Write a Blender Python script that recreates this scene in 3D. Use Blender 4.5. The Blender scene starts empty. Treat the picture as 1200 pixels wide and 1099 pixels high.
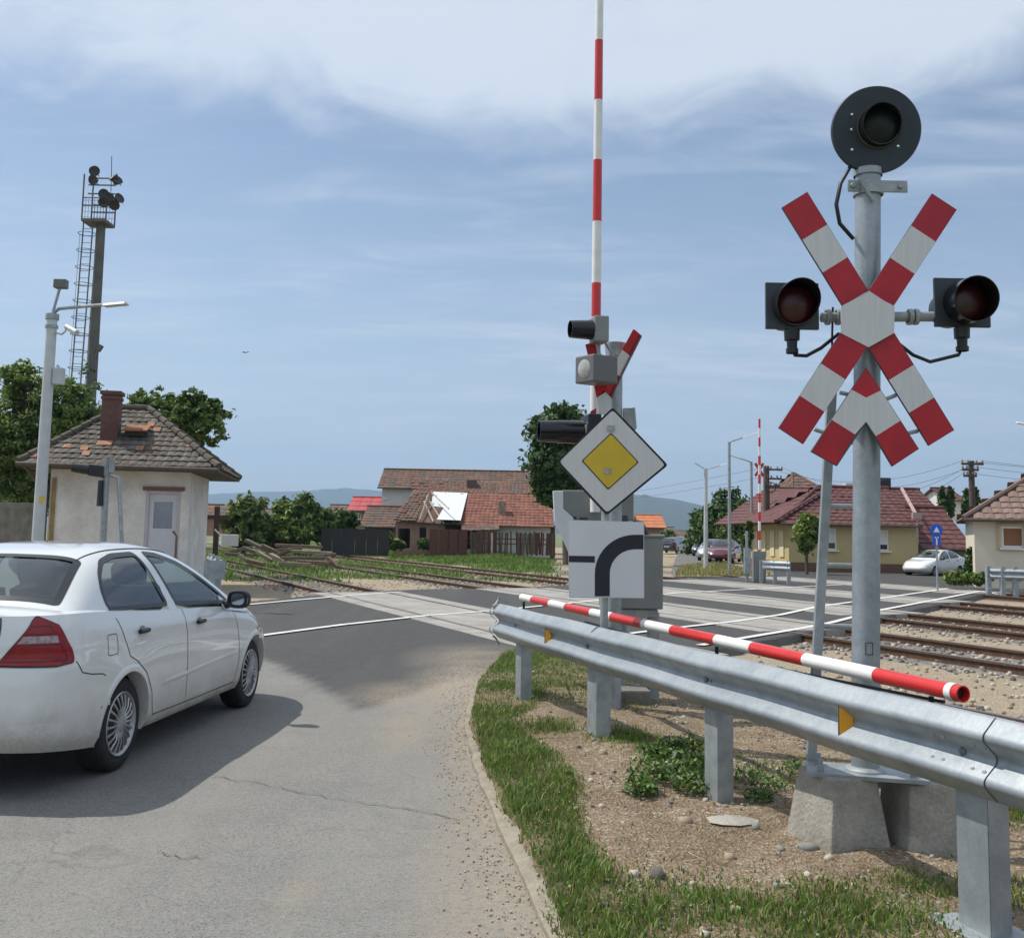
import bpy, bmesh, math, random
import numpy as np
from mathutils import Vector, Matrix
R_ = math.radians
random.seed(7); rng = np.random.default_rng(11)
sc = bpy.context.scene
col = sc.collection

# ------------------------------------------------------------------ camera
CAMH = 1.6
P_ = math.atan(124/1200.0); RO = R_(1.05)
cd = Vector((0, math.cos(P_), math.sin(P_))); r0 = Vector((1, 0, 0)); u0 = Vector((0, -math.sin(P_), math.cos(P_)))
cu = u0*math.cos(RO) - r0*math.sin(RO); cr = r0*math.cos(RO) + u0*math.sin(RO)
camd = bpy.data.cameras.new('camera'); cam = bpy.data.objects.new('camera', camd); col.objects.link(cam)
M = Matrix((cr, cu, -cd)).transposed().to_4x4(); M.translation = Vector((0, 0, CAMH)); cam.matrix_world = M
camd.sensor_fit = 'HORIZONTAL'; camd.sensor_width = 36; camd.lens = 36.0
camd.shift_y = -49.5/1200; camd.clip_start = 0.05; camd.clip_end = 40000
sc.camera = cam

def ray(x, y): return cd + cr*((x-600)/1200.0) - cu*((y-500)/1200.0)
def G(x, y, z=0.0):
    v = ray(x, y); return Vector((0, 0, CAMH)) + v*((z-CAMH)/v.z)
def D(x, y, Y):
    v = ray(x, y); return Vector((0, 0, CAMH)) + v*(Y/v.y)

# ------------------------------------------------------------------ world, sun, exposure
SUN = Vector((-.53, .17, .83)).normalized()
elev = math.asin(SUN.z); az = math.atan2(SUN.x, SUN.y)
w = bpy.data.worlds.new('World'); sc.world = w; w.use_nodes = True
nt = w.node_tree; nt.nodes.clear()
def WN(t, **k):
    n = nt.nodes.new(t)
    for a, b in k.items(): setattr(n, a, b)
    return n
sky = WN('ShaderNodeTexSky', sky_type='NISHITA', sun_disc=False, sun_elevation=elev, sun_rotation=az, altitude=300, air_density=1.0, dust_density=1.2, ozone_density=1.0)
bg = WN('ShaderNodeBackground'); out = WN('ShaderNodeOutputWorld')
bg.inputs[1].default_value = 0.10
tc = WN('ShaderNodeTexCoord'); sep = WN('ShaderNodeSeparateXYZ'); nt.links.new(tc.outputs['Generated'], sep.inputs[0])
def wmath(op, a, b=None, clamp=False):
    n = WN('ShaderNodeMath', operation=op, use_clamp=clamp)
    for i, v in enumerate((a, b)):
        if v is None: continue
        if isinstance(v, (int, float)): n.inputs[i].default_value = v
        else: nt.links.new(v, n.inputs[i])
    return n.outputs[0]
den = wmath('ADD', sep.outputs[2], 0.12)
cx_ = wmath('DIVIDE', sep.outputs[0], den); cy_ = wmath('DIVIDE', sep.outputs[1], den)
comb = WN('ShaderNodeCombineXYZ'); nt.links.new(cx_, comb.inputs[0]); nt.links.new(cy_, comb.inputs[1])
def wnoise(scale, detail, dist, off, sx=1, sy=1, rot=0):
    mp = WN('ShaderNodeMapping'); mp.inputs['Location'].default_value = off; mp.inputs['Scale'].default_value = (sx, sy, 1); mp.inputs['Rotation'].default_value = (0, 0, rot)
    nt.links.new(comb.outputs[0], mp.inputs[0])
    n = WN('ShaderNodeTexNoise'); n.inputs['Scale'].default_value = scale; n.inputs['Detail'].default_value = detail; n.inputs['Distortion'].default_value = dist
    n.inputs['Roughness'].default_value = 0.55
    nt.links.new(mp.outputs[0], n.inputs[0]); return n.outputs[0]
def wmap(v, a, b, c, d):
    n = WN('ShaderNodeMapRange', interpolation_type='SMOOTHSTEP'); nt.links.new(v, n.inputs[0])
    for i, x in enumerate((a, b, c, d)): n.inputs[i+1].default_value = x
    return n.outputs[0]
big = wmath('ADD', wmath('MULTIPLY', wnoise(0.80, 9, 0.7, (2.6, 0.35, 0)), .62), wmath('MULTIPLY', wnoise(3.4, 9, 1.2, (0.3, 1.1, 0), 1, .8), .38)); streak = wmath('ADD', wmath('MULTIPLY', wnoise(1.2, 9, 1.0, (0.4, 3.3, 0), 0.6, 1.5, R_(20)), .6), wmath('MULTIPLY', wnoise(4.5, 9, 1.3, (1.4, .3, 0), 0.5, 1.5, R_(-12)), .4))
# broad cloud bank high up, wisps lower down
elevm = wmap(sep.outputs[2], 0.25, 0.46, 0.0, 0.46)
bank = wmap(wmath('ADD', big, elevm), 0.69, 0.99, 0.0, 0.90)
wisp = wmap(streak, 0.42, 0.74, 0.03, 0.52)
low = wmap(sep.outputs[2], 0.0, 0.38, 0.46, 0.04)
mask = wmath('MAXIMUM', bank, wisp)
mask = wmath('ADD', mask, low, True)
mix = WN('ShaderNodeMixRGB'); nt.links.new(mask, mix.inputs[0]); nt.links.new(sky.outputs[0], mix.inputs[1]); mix.inputs[2].default_value = (6.3, 6.9, 7.7, 1)
nt.links.new(mix.outputs[0], bg.inputs[0]); nt.links.new(bg.outputs[0], out.inputs[0])

sl = bpy.data.lights.new('sun', 'SUN'); sl.energy = 4.0; sl.angle = R_(0.6); sl.color = (1, .95, .87)
so = bpy.data.objects.new('sun', sl); col.objects.link(so)
so.rotation_euler = (-SUN).to_track_quat('-Z', 'Y').to_euler(); so.location = (-30, 10, 50)
sc.render.engine = 'CYCLES'
sc.view_settings.view_transform = 'Standard'; sc.view_settings.look = 'None'; sc.view_settings.exposure = 0.25; sc.view_settings.gamma = 1
sc.cycles.max_bounces = 8; sc.cycles.transparent_max_bounces = 12; sc.cycles.volume_bounces = 0

# ------------------------------------------------------------------ materials
MATS = {}
def mat(name, color=(.5, .5, .5), rough=.6, metal=0.0, var=0.0, vscale=8.0, bump=0.0, bscale=60.0, color2=None, spec=.5, coat=0.0, speck=0.0, emit=None, sx=(1, 1, 1), transl=0.0, detail=6.0):
    if name in MATS: return MATS[name]
    m = bpy.data.materials.new(name); m.use_nodes = True; t = m.node_tree; N = t.nodes; L = t.links
    b = N['Principled BSDF']; b.inputs['Base Color'].default_value = (*color, 1); b.inputs['Roughness'].default_value = rough; b.inputs['Metallic'].default_value = metal
    b.inputs['Specular IOR Level'].default_value = spec; b.inputs['Coat Weight'].default_value = coat; b.inputs['Coat Roughness'].default_value = .04
    tc = N.new('ShaderNodeTexCoord'); mp = N.new('ShaderNodeMapping'); mp.inputs['Scale'].default_value = sx; L.new(tc.outputs['Object'], mp.inputs[0])
    cur = None
    if var or color2:
        n = N.new('ShaderNodeTexNoise'); n.inputs['Scale'].default_value = vscale; n.inputs['Detail'].default_value = detail; n.inputs['Roughness'].default_value = .62; L.new(mp.outputs[0], n.inputs[0])
        r = N.new('ShaderNodeMapRange'); L.new(n.outputs[0], r.inputs[0]); r.inputs[1].default_value = .32; r.inputs[2].default_value = .68
        mx = N.new('ShaderNodeMixRGB'); L.new(r.outputs[0], mx.inputs[0])
        c2 = color2 if color2 else tuple(c*(1-var) for c in color)
        mx.inputs[1].default_value = (*color, 1); mx.inputs[2].default_value = (*c2, 1); cur = mx.outputs[0]
        if rough > .12 and not coat:
            rr = N.new('ShaderNodeMapRange'); L.new(n.outputs[0], rr.inputs[0]); rr.inputs[3].default_value = max(rough-.12, .05); rr.inputs[4].default_value = min(rough+.12, 1); L.new(rr.outputs[0], b.inputs['Roughness'])
    if speck:
        v = N.new('ShaderNodeTexNoise'); v.inputs['Scale'].default_value = bscale*1.3; v.inputs['Detail'].default_value = 3; L.new(mp.outputs[0], v.inputs[0])
        r2 = N.new('ShaderNodeMapRange'); L.new(v.outputs[0], r2.inputs[0]); r2.inputs[1].default_value = .3; r2.inputs[2].default_value = .7; r2.inputs[3].default_value = 1-speck; r2.inputs[4].default_value = 1+speck
        m2 = N.new('ShaderNodeMixRGB'); m2.blend_type = 'MULTIPLY'; m2.inputs[0].default_value = 1
        if cur: L.new(cur, m2.inputs[1])
        else: m2.inputs[1].default_value = (*color, 1)
        L.new(r2.outputs[0], m2.inputs[2]); cur = m2.outputs[0]
    if cur: L.new(cur, b.inputs['Base Color'])
    if bump:
        n2 = N.new('ShaderNodeTexNoise'); n2.inputs['Scale'].default_value = bscale; n2.inputs['Detail'].default_value = 5; L.new(mp.outputs[0], n2.inputs[0])
        bp = N.new('ShaderNodeBump'); bp.inputs['Strength'].default_value = bump; bp.inputs['Distance'].default_value = .02; L.new(n2.outputs[0], bp.inputs['Height']); L.new(bp.outputs[0], b.inputs['Normal'])
    if transl:
        tr = N.new('ShaderNodeBsdfTranslucent'); ms = N.new('ShaderNodeMixShader'); ms.inputs[0].default_value = transl
        if cur: L.new(cur, tr.inputs[0])
        else: tr.inputs[0].default_value = (*color, 1)
        L.new(b.outputs[0], ms.inputs[1]); L.new(tr.outputs[0], ms.inputs[2]); L.new(ms.outputs[0], N['Material Output'].inputs[0])
    if emit: b.inputs['Emission Color'].default_value = (*emit, 1); b.inputs['Emission Strength'].default_value = 1
    MATS[name] = m; return m

def glassmat(name, tint, transp=.55):
    if name in MATS: return MATS[name]
    m = bpy.data.materials.new(name); m.use_nodes = True; N = m.node_tree.nodes; L = m.node_tree.links; N.remove(N['Principled BSDF'])
    g = N.new('ShaderNodeBsdfGlossy'); g.inputs['Roughness'].default_value = .02; g.inputs[0].default_value = (1, 1, 1, 1)
    t = N.new('ShaderNodeBsdfTransparent'); t.inputs[0].default_value = (*tint, 1)
    f = N.new('ShaderNodeFresnel'); f.inputs[0].default_value = 1.5
    a = N.new('ShaderNodeMath'); a.operation = 'ADD'; a.inputs[1].default_value = .06; L.new(f.outputs[0], a.inputs[0])
    ms = N.new('ShaderNodeMixShader'); L.new(a.outputs[0], ms.inputs[0]); L.new(t.outputs[0], ms.inputs[1]); L.new(g.outputs[0], ms.inputs[2]); L.new(ms.outputs[0], N['Material Output'].inputs[0])
    MATS[name] = m; return m

RED = mat('red_reflective', (.46, .006, .018), .42, color2=(.33, .006, .016), vscale=7, speck=.08, bump=.05, bscale=300)
WHT = mat('white_reflective', (.64, .64, .635), .45, color2=(.575, .575, .565), vscale=9, sx=(5, 1, .35), speck=.05, bump=.05, bscale=300)
BLK = mat('black_paint', (.012, .013, .016), .4, var=.3, bump=.05)
BLKG = mat('black_gloss', (.01, .011, .014), .18)
GALV = mat('galvanised', (.37, .40, .42), .46, .45, color2=(.25, .285, .31), vscale=6, bump=.05, bscale=40, speck=.06)
GALVD = mat('galvanised_dull', (.40, .43, .44), .55, .45, color2=(.26, .29, .30), vscale=9, bump=.08, bscale=60)
GREY = mat('grey_cabinet', (.24, .25, .245), .5, .1, var=.15, vscale=4, bump=.03)
LGREY = mat('light_grey_paint', (.50, .52, .53), .45, var=.12, vscale=4)
CONC = mat('concrete', (.40, .375, .33), .9, color2=(.20, .185, .15), vscale=3.5, bump=.45, bscale=45, speck=.12)
CONCD = mat('weathered_concrete', (.22, .21, .185), .9, color2=(.12, .115, .10), vscale=4, bump=.4, bscale=30, speck=.1)
YEL = mat('yellow_reflective', (.66, .47, .03), .4, var=.12, vscale=9)
AMB = mat('amber_reflector', (.85, .38, .02), .25, var=.1)
RUST = mat('rusty_steel', (.16, .085, .05), .75, .3, color2=(.075, .045, .03), vscale=14, bump=.3, bscale=60)
RAILT = mat('rail_head', (.42, .38, .33), .32, .85, color2=(.25, .18, .13), vscale=20)
WOODD = mat('old_wood', (.20, .16, .12), .9, color2=(.09, .07, .055), vscale=6, bump=.5, bscale=30, sx=(1, 8, 8))
BARK = mat('bark', (.13, .10, .075), .95, var=.5, vscale=8, bump=.6, bscale=30)
RUB = mat('rubber', (.018, .018, .019), .85, var=.3, bump=.2)
MARK = mat('road_marking_paint', (.74, .74, .71), .7, color2=(.52, .51, .48), vscale=3, bump=.2, bscale=80, speck=.1)
REDT = mat('red_paint', (.62, .025, .02), .3, var=.15, vscale=10, coat=.3)
WHTT = mat('white_paint', (.80, .79, .76), .35, var=.10, vscale=10)

# ------------------------------------------------------------------ mesh helpers
class MB:
    def __init__(s): s.v = []; s.f = []; s.m = []; s.mi = 0
    def add(s, vs, fs, mi=None):
        o = len(s.v); s.v += [tuple(v) for v in vs]
        for f in fs: s.f.append(tuple(i+o for i in f)); s.m.append(s.mi if mi is None else mi)
    def box(s, c, size, rz=0, mi=None, R=None, top=(1, 1)):
        hx, hy, hz = [a/2 for a in size]; vs = []
        for z in (-1, 1):
            kx, ky = top if z == 1 else (1, 1)
            for x, y in ((-1, -1), (1, -1), (1, 1), (-1, 1)): vs.append(Vector((x*hx*kx, y*hy*ky, z*hz)))
        Mx = R if R is not None else Matrix.Rotation(rz, 3, 'Z')
        vs = [Mx @ v + Vector(c) for v in vs]
        s.add(vs, [(3, 2, 1, 0), (4, 5, 6, 7), (0, 1, 5, 4), (1, 2, 6, 5), (2, 3, 7, 6), (3, 0, 4, 7)], mi)
    def tube(s, pts, r, n=12, caps=True, mi=None):
        pts = [Vector(p) for p in pts]; k = len(pts); rs = r if isinstance(r, (list, tuple)) else [r]*k
        t0 = (pts[1]-pts[0]).normalized(); a = Vector((0, 0, 1)) if abs(t0.z) < .9 else Vector((1, 0, 0))
        x = t0.cross(a).normalized(); vs = []
        for i, p in enumerate(pts):
            t = (pts[min(i+1, k-1)]-pts[max(i-1, 0)]).normalized(); x = (x - t*x.dot(t)).normalized(); y = t.cross(x)
            for j in range(n):
                an = 2*math.pi*j/n; vs.append(p+(x*math.cos(an)+y*math.sin(an))*rs[i])
        fs = [(i*n+j, i*n+(j+1) % n, (i+1)*n+(j+1) % n, (i+1)*n+j) for i in range(k-1) for j in range(n)]
        if caps: fs += [tuple(range(n-1, -1, -1)), tuple((k-1)*n+j for j in range(n))]
        s.add(vs, fs, mi)
    def prism(s, poly, off, mi=None):
        """poly: list of Vector; extruded by vector off"""
        n = len(poly); off = Vector(off); vs = [Vector(p) for p in poly]+[Vector(p)+off for p in poly]
        fs = [tuple(range(n)), tuple(range(2*n-1, n-1, -1))]+[(i, i+n, (i+1) % n+n, (i+1) % n) for i in range(n)]
        s.add(vs, fs, mi)
    def lathe(s, prof, o, axis, n=24, mi=None):
        """prof: list (t along axis, radius)"""
        axis = Vector(axis).normalized(); a = Vector((0, 0, 1)) if abs(axis.z) < .9 else Vector((1, 0, 0)); x = axis.cross(a).normalized(); y = axis.cross(x); o = Vector(o); vs = []
        for t, r in prof:
            for j in range(n):
                an = 2*math.pi*j/n; vs.append(o+axis*t+(x*math.cos(an)+y*math.sin(an))*r)
        s.add(vs, [(i*n+j, i*n+(j+1) % n, (i+1)*n+(j+1) % n, (i+1)*n+j) for i in range(len(prof)-1) for j in range(n)], mi)
    def grid(s, pts, nu, nv, mi=None, close=False):
        fs = [(i*nv+j, i*nv+j+1, ((i+1) % nu)*nv+j+1, ((i+1) % nu)*nv+j) for i in range(nu if close else nu-1) for j in range(nv-1)]
        s.add(pts, fs, mi)
    def build(s, name, mats, parent=None, smooth=False, bevel=0, label=None, sangle=40, kind=None, seg=2):
        me = bpy.data.meshes.new(name); me.from_pydata(s.v, [], s.f)
        if not isinstance(mats, (list, tuple)): mats = [mats]
        for m in mats: me.materials.append(m)
        if len(mats) > 1: me.polygons.foreach_set('material_index', s.m)
        bm = bmesh.new(); bm.from_mesh(me); bmesh.ops.recalc_face_normals(bm, faces=bm.faces)
        if smooth:
            for f in bm.faces: f.smooth = True
            for e in bm.edges:
                if len(e.link_faces) == 2 and e.calc_face_angle(0) > R_(sangle): e.smooth = False
        bm.to_mesh(me); bm.free()
        o = bpy.data.objects.new(name, me); col.objects.link(o)
        if parent: o.parent = parent
        if bevel:
            b = o.modifiers.new('bevel', 'BEVEL'); b.width = bevel; b.segments = seg; b.limit_method = 'ANGLE'; b.angle_limit = R_(35)
        if label: o['label'] = label
        if kind: o['kind'] = kind
        return o

def build_each(mb, name, mats, parent=None, **kw):
    """one object per separate piece collected in mb"""
    par = list(range(len(mb.v)))
    def f(i):
        while par[i] != i: par[i] = par[par[i]]; i = par[i]
        return i
    for fc in mb.f:
        a = f(fc[0])
        for i in fc[1:]: par[f(i)] = a
    comp = {}
    for k, fc in enumerate(mb.f): comp.setdefault(f(fc[0]), []).append(k)
    r = None
    for ks in comp.values():
        ids = sorted({i for k in ks for i in mb.f[k]}); mp = {i: n for n, i in enumerate(ids)}; q = MB(); q.v = [mb.v[i] for i in ids]; q.f = [tuple(mp[i] for i in mb.f[k]) for k in ks]; q.m = [mb.m[k] for k in ks]; r = q.build(name, mats, parent, **kw)
    return r

def thing(name, label, cat, loc=(0, 0, 0), rz=0, group=None, scale=None):
    o = bpy.data.objects.new(name, None); col.objects.link(o); o.location = loc; o.rotation_euler = (0, 0, rz); o['label'] = label; o['category'] = cat; o.empty_display_size = .2
    if group: o['group'] = group
    if scale: o.scale = (scale,)*3
    return o
def tag(o, label, cat, group=None):
    o['label'] = label; o['category'] = cat
    if group: o['group'] = group
    return o
def copy_tree(o, parent=None, kids=None):
    if kids is None:
        kids = {}
        for q in bpy.data.objects:
            if q.parent: kids.setdefault(q.parent.name, []).append(q)
    c = o.copy(); col.objects.link(c); c.parent = parent
    if parent is not None: c.matrix_parent_inverse = o.matrix_parent_inverse.copy()
    for ch in kids.get(o.name, []): copy_tree(ch, c, kids)
    return c
def struct(o): o['kind'] = 'structure'; return o
def catmull(xs, ys):
    xs = np.array(xs, float); ys = np.array(ys, float)
    m = np.gradient(ys, xs)
    def f(x):
        x = min(max(x, xs[0]), xs[-1]); i = int(min(max(np.searchsorted(xs, x)-1, 0), len(xs)-2)); h = xs[i+1]-xs[i]; t = (x-xs[i])/h
        return float((2*t**3-3*t*t+1)*ys[i]+(t**3-2*t*t+t)*h*m[i]+(-2*t**3+3*t*t)*ys[i+1]+(t**3-t*t)*h*m[i+1])
    return f
def smooth01(t): t = min(max(t, 0), 1); return t*t*(3-2*t)
def pt_in(poly, x, y):
    c = False; n = len(poly); j = n-1
    for i in range(n):
        xi, yi = poly[i]; xj, yj = poly[j]
        if (yi > y) != (yj > y) and x < (xj-xi)*(y-yi)/(yj-yi+1e-12)+xi: c = not c
        j = i
    return c
def sdist(poly, X, Y):
    """numpy signed distance, positive inside"""
    P = np.array(poly); n = len(P); d = np.full(X.shape, 1e9); ins = np.zeros(X.shape, bool)
    for i in range(n):
        a = P[i]; b = P[(i+1) % n]; e = b-a; t = np.clip(((X-a[0])*e[0]+(Y-a[1])*e[1])/(e@e+1e-12), 0, 1)
        d = np.minimum(d, np.hypot(X-a[0]-t*e[0], Y-a[1]-t*e[1]))
        c = ((a[1] > Y) != (b[1] > Y)) & (X < (b[0]-a[0])*(Y-a[1])/(b[1]-a[1]+1e-12)+a[0]); ins ^= c
    return np.where(ins, d, -d)
def npmesh(name, V, F, mats, matidx=None, smooth=False, parent=None):
    me = bpy.data.meshes.new(name); V = np.asarray(V, np.float32); F = np.asarray(F, np.int32); k = F.shape[1]
    me.vertices.add(len(V)); me.vertices.foreach_set('co', V.ravel()); me.loops.add(F.size); me.loops.foreach_set('vertex_index', F.ravel())
    me.polygons.add(len(F)); me.polygons.foreach_set('loop_start', np.arange(0, F.size, k, dtype=np.int32)); me.polygons.foreach_set('loop_total', np.full(len(F), k, np.int32))
    for m in (mats if isinstance(mats, (list, tuple)) else [mats]): me.materials.append(m)
    if matidx is not None: me.polygons.foreach_set('material_index', np.asarray(matidx, np.int32))
    if smooth: me.polygons.foreach_set('use_smooth', np.ones(len(F), bool))
    me.update(calc_edges=True); me.validate()
    o = bpy.data.objects.new(name, me); col.objects.link(o)
    if parent: o.parent = parent
    return o
def vnoise(X, Y, s, seed=0):
    """smooth value noise"""
    r = np.random.default_rng(seed).random((64, 64)); x = X*s+1000; y = Y*s+1000; xi = np.floor(x).astype(int); yi = np.floor(y).astype(int); fx = x-xi; fy = y-yi
    fx = fx*fx*(3-2*fx); fy = fy*fy*(3-2*fy); g = lambda a, b: r[a % 64, b % 64]
    return (g(xi, yi)*(1-fx)+g(xi+1, yi)*fx)*(1-fy)+(g(xi, yi+1)*(1-fx)+g(xi+1, yi+1)*fx)*fy
def fbm(X, Y, s, seed=0, o=4):
    t = 0; a = .5
    for i in range(o): t = t+a*vnoise(X, Y, s*2**i, seed+i); a *= .5
    return t
# ------------------------------------------------------------------ terrain, roads, tracks
TH = R_(24.2); TV = Vector((-math.sin(TH), math.cos(TH), 0)); NV = Vector((math.cos(TH), math.sin(TH), 0))
TRK = [7.35, 12.35, 16.45, 21.2, 26.5]
def nt_(n, t): return NV*n + TV*t
def nd(t):
    N = t.nodes; L = t.links
    def mk(ty, ins=(), **k):
        n = N.new(ty)
        for a, b in k.items(): setattr(n, a, b)
        for i, v in enumerate(ins):
            if v is None: continue
            if hasattr(v, 'is_output'): L.new(v, n.inputs[i])
            else: n.inputs[i].default_value = v
        return n
    return mk
def ground_mat():
    m = bpy.data.materials.new('trackside_ground'); m.use_nodes = True; t = m.node_tree; mk = nd(t); b = t.nodes['Principled BSDF']; b.inputs['Roughness'].default_value = .95; b.inputs['Specular IOR Level'].default_value = .2
    g = mk('ShaderNodeNewGeometry'); pos = g.outputs['Position']
    def math_(op, a, c=None, d=None): return mk('ShaderNodeMath', (a, c, d), operation=op).outputs[0]
    def mr(v, a, c, d, e): return mk('ShaderNodeMapRange', (v, a, c, d, e)).outputs[0]
    dn = mk('ShaderNodeVectorMath', (pos, tuple(NV)), operation='DOT_PRODUCT').outputs['Value']
    def noise(s, det=5, ro=.6, dist=0.): return mk('ShaderNodeTexNoise', (pos, None, s, det, ro), ).outputs[0]
    dist = None
    for c in TRK:
        a = math_('ABSOLUTE', math_('SUBTRACT', dn, c)); dist = a if dist is None else math_('MINIMUM', dist, a)
    n1 = noise(.9); n2 = noise(4.0); nf = noise(34., 4); nb = noise(.25, 6)
    bal = mr(math_('ADD', dist, math_('MULTIPLY', n1, 1.2)), 1.55, 2.0, 1.0, 0.0)
    vor = mk('ShaderNodeTexVoronoi', (pos, None, 26.)); vcol = mk('ShaderNodeSeparateColor', (vor.outputs['Color'],)).outputs[0]
    vor2 = mk('ShaderNodeTexVoronoi', (pos, None, 60.)); vcol2 = mk('ShaderNodeSeparateColor', (vor2.outputs['Color'],)).outputs[0]
    def ramp(v, c1, c2): return mk('ShaderNodeMixRGB', (v, (*c1, 1), (*c2, 1))).outputs[0]
    balc = ramp(vcol, (.10, .09, .085), (.34, .32, .29)); tanc = ramp(math_('MULTIPLY', math_('ADD', vcol2, n2), .5), (.24, .18, .115), (.52, .44, .33))
    c = mk('ShaderNodeMixRGB', (bal, tanc, balc)).outputs[0]
    at = mk('ShaderNodeAttribute', attribute_name='grass').outputs['Fac']
    gm = mr(math_('ADD', at, math_('MULTIPLY', math_('SUBTRACT', math_('MULTIPLY', math_('ADD', n1, nb), .5), .5), 1.9)), .42, .58, 0., 1.)
    gc = ramp(n2, (.075, .12, .025), (.15, .19, .05)); gc = mk('ShaderNodeMixRGB', (nf, gc, (.06, .10, .02, 1))).outputs[0]
    c = mk('ShaderNodeMixRGB', (gm, c, gc)).outputs[0]
    t.links.new(c, b.inputs['Base Color'])
    h = math_('ADD', math_('MULTIPLY', vor.outputs['Distance'], .8), math_('ADD', nf, math_('MULTIPLY', vor2.outputs['Distance'], .5)))
    bp = mk('ShaderNodeBump', (.8, .05, None, h)); 
    for l in list(bp.inputs): pass
    bp.inputs['Height'].default_value = 0; t.links.new(h, bp.inputs['Height']); bp.inputs['Strength'].default_value = .8; bp.inputs['Distance'].default_value = .04
    t.links.new(bp.outputs[0], b.inputs['Normal']); return m
GROUND = ground_mat()
def terr_h(X, Y):
    n = X*NV.x+Y*NV.y; ang = X/np.maximum(Y, 1.0)
    sm = lambda t: np.clip(t, 0, 1)**2*(3-2*np.clip(t, 0, 1))
    rise = .75*sm((n-18.5)/16.)*sm((.03-ang)/.05)
    return -.115+.05*(fbm(X, Y, .5, 3)-.5)+rise
def grass_f(X, Y):
    n = X*NV.x+Y*NV.y; ang = X/np.maximum(Y, 1.0); left = ang < .04
    a = np.where(left, np.clip((n-16.0)/6, 0, 1)*.95+.0, .1)
    a = np.where(left & (n > 9) & (n < 16) & (Y > 36), .55, a)
    a = np.where(left & (Y > 33) & (n <= 9), .5, a)
    a = np.where((X > 9) & (Y < 26) & (n > 13.6) & (n < 15.4) & (ang > .46), .75, a)
    a = np.where((~left) & (Y > 40), .35, a)
    return a
def grid_sheet(name, x0, x1, y0, y1, rx, ry, hf, m, attrs, smooth=True):
    xs = np.arange(x0, x1+rx, rx); ys = np.arange(y0, y1+ry, ry); X, Y = np.meshgrid(xs, ys, indexing='ij'); Z = hf(X, Y); nx, ny = X.shape
    V = np.stack([X.ravel(), Y.ravel(), Z.ravel()], 1); i, j = np.meshgrid(np.arange(nx-1), np.arange(ny-1), indexing='ij'); a = (i*ny+j).ravel()
    F = np.stack([a, a+ny, a+ny+1, a+1], 1); o = npmesh(name, V, F, m, smooth=smooth)
    for k, f in attrs.items():
        at = o.data.attributes.new(k, 'FLOAT', 'POINT'); at.data.foreach_set('value', f(X, Y).ravel().astype(np.float32))
    return o
ground = struct(grid_sheet('ground', -75, 75, 1.5, 125, .6, .6, terr_h, GROUND, {'grass': grass_f}))
FARG = mat('far_field', (.16, .17, .07), .95, color2=(.10, .13, .045), vscale=.01)
mb = MB(); S = 8800
mb.add([(-S, -300, -.3), (S, -300, -.3), (S, 9200, -.3), (-S, 9200, -.3)], [(0, 1, 2, 3)]); struct(mb.build('terrain', FARG))

# ---- verge (raised island under the guardrail) and kerb
kpx = [(760, 1330), (690, 1180), (650, 1099), (603, 1000), (562, 905), (548, 850), (556, 812), (585, 780), (612, 770)]
kerb = [G(*q) for q in kpx]
ring = [(p.x, p.y) for p in kerb]+[tuple(G(665, 770).xy), tuple(G(725, 779).xy)]
for t in (8.5, 4, 0, -4): ring.append(tuple(nt_(5.55, t).xy))
ring += [(8, 0.2), (1, .2)]
def verge_h(X, Y):
    d = sdist(ring, X, Y); sm = np.clip(d/.12+.6, 0, 1)
    m = .06+.07*np.clip((Y-4.5)/4, 0, 1)*np.clip(1-(X-1)/2, 0, 1)
    z = m+.07*(fbm(X, Y, 1.7, 5)-.45)+.03*(fbm(X, Y, 9, 9)-.45)
    return np.where(d > -.1, sm*np.maximum(z, .012)-(1-sm)*.2, -.3)
def vz(x, y): return float(verge_h(np.array([[x]]), np.array([[y]]))[0, 0])
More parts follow.
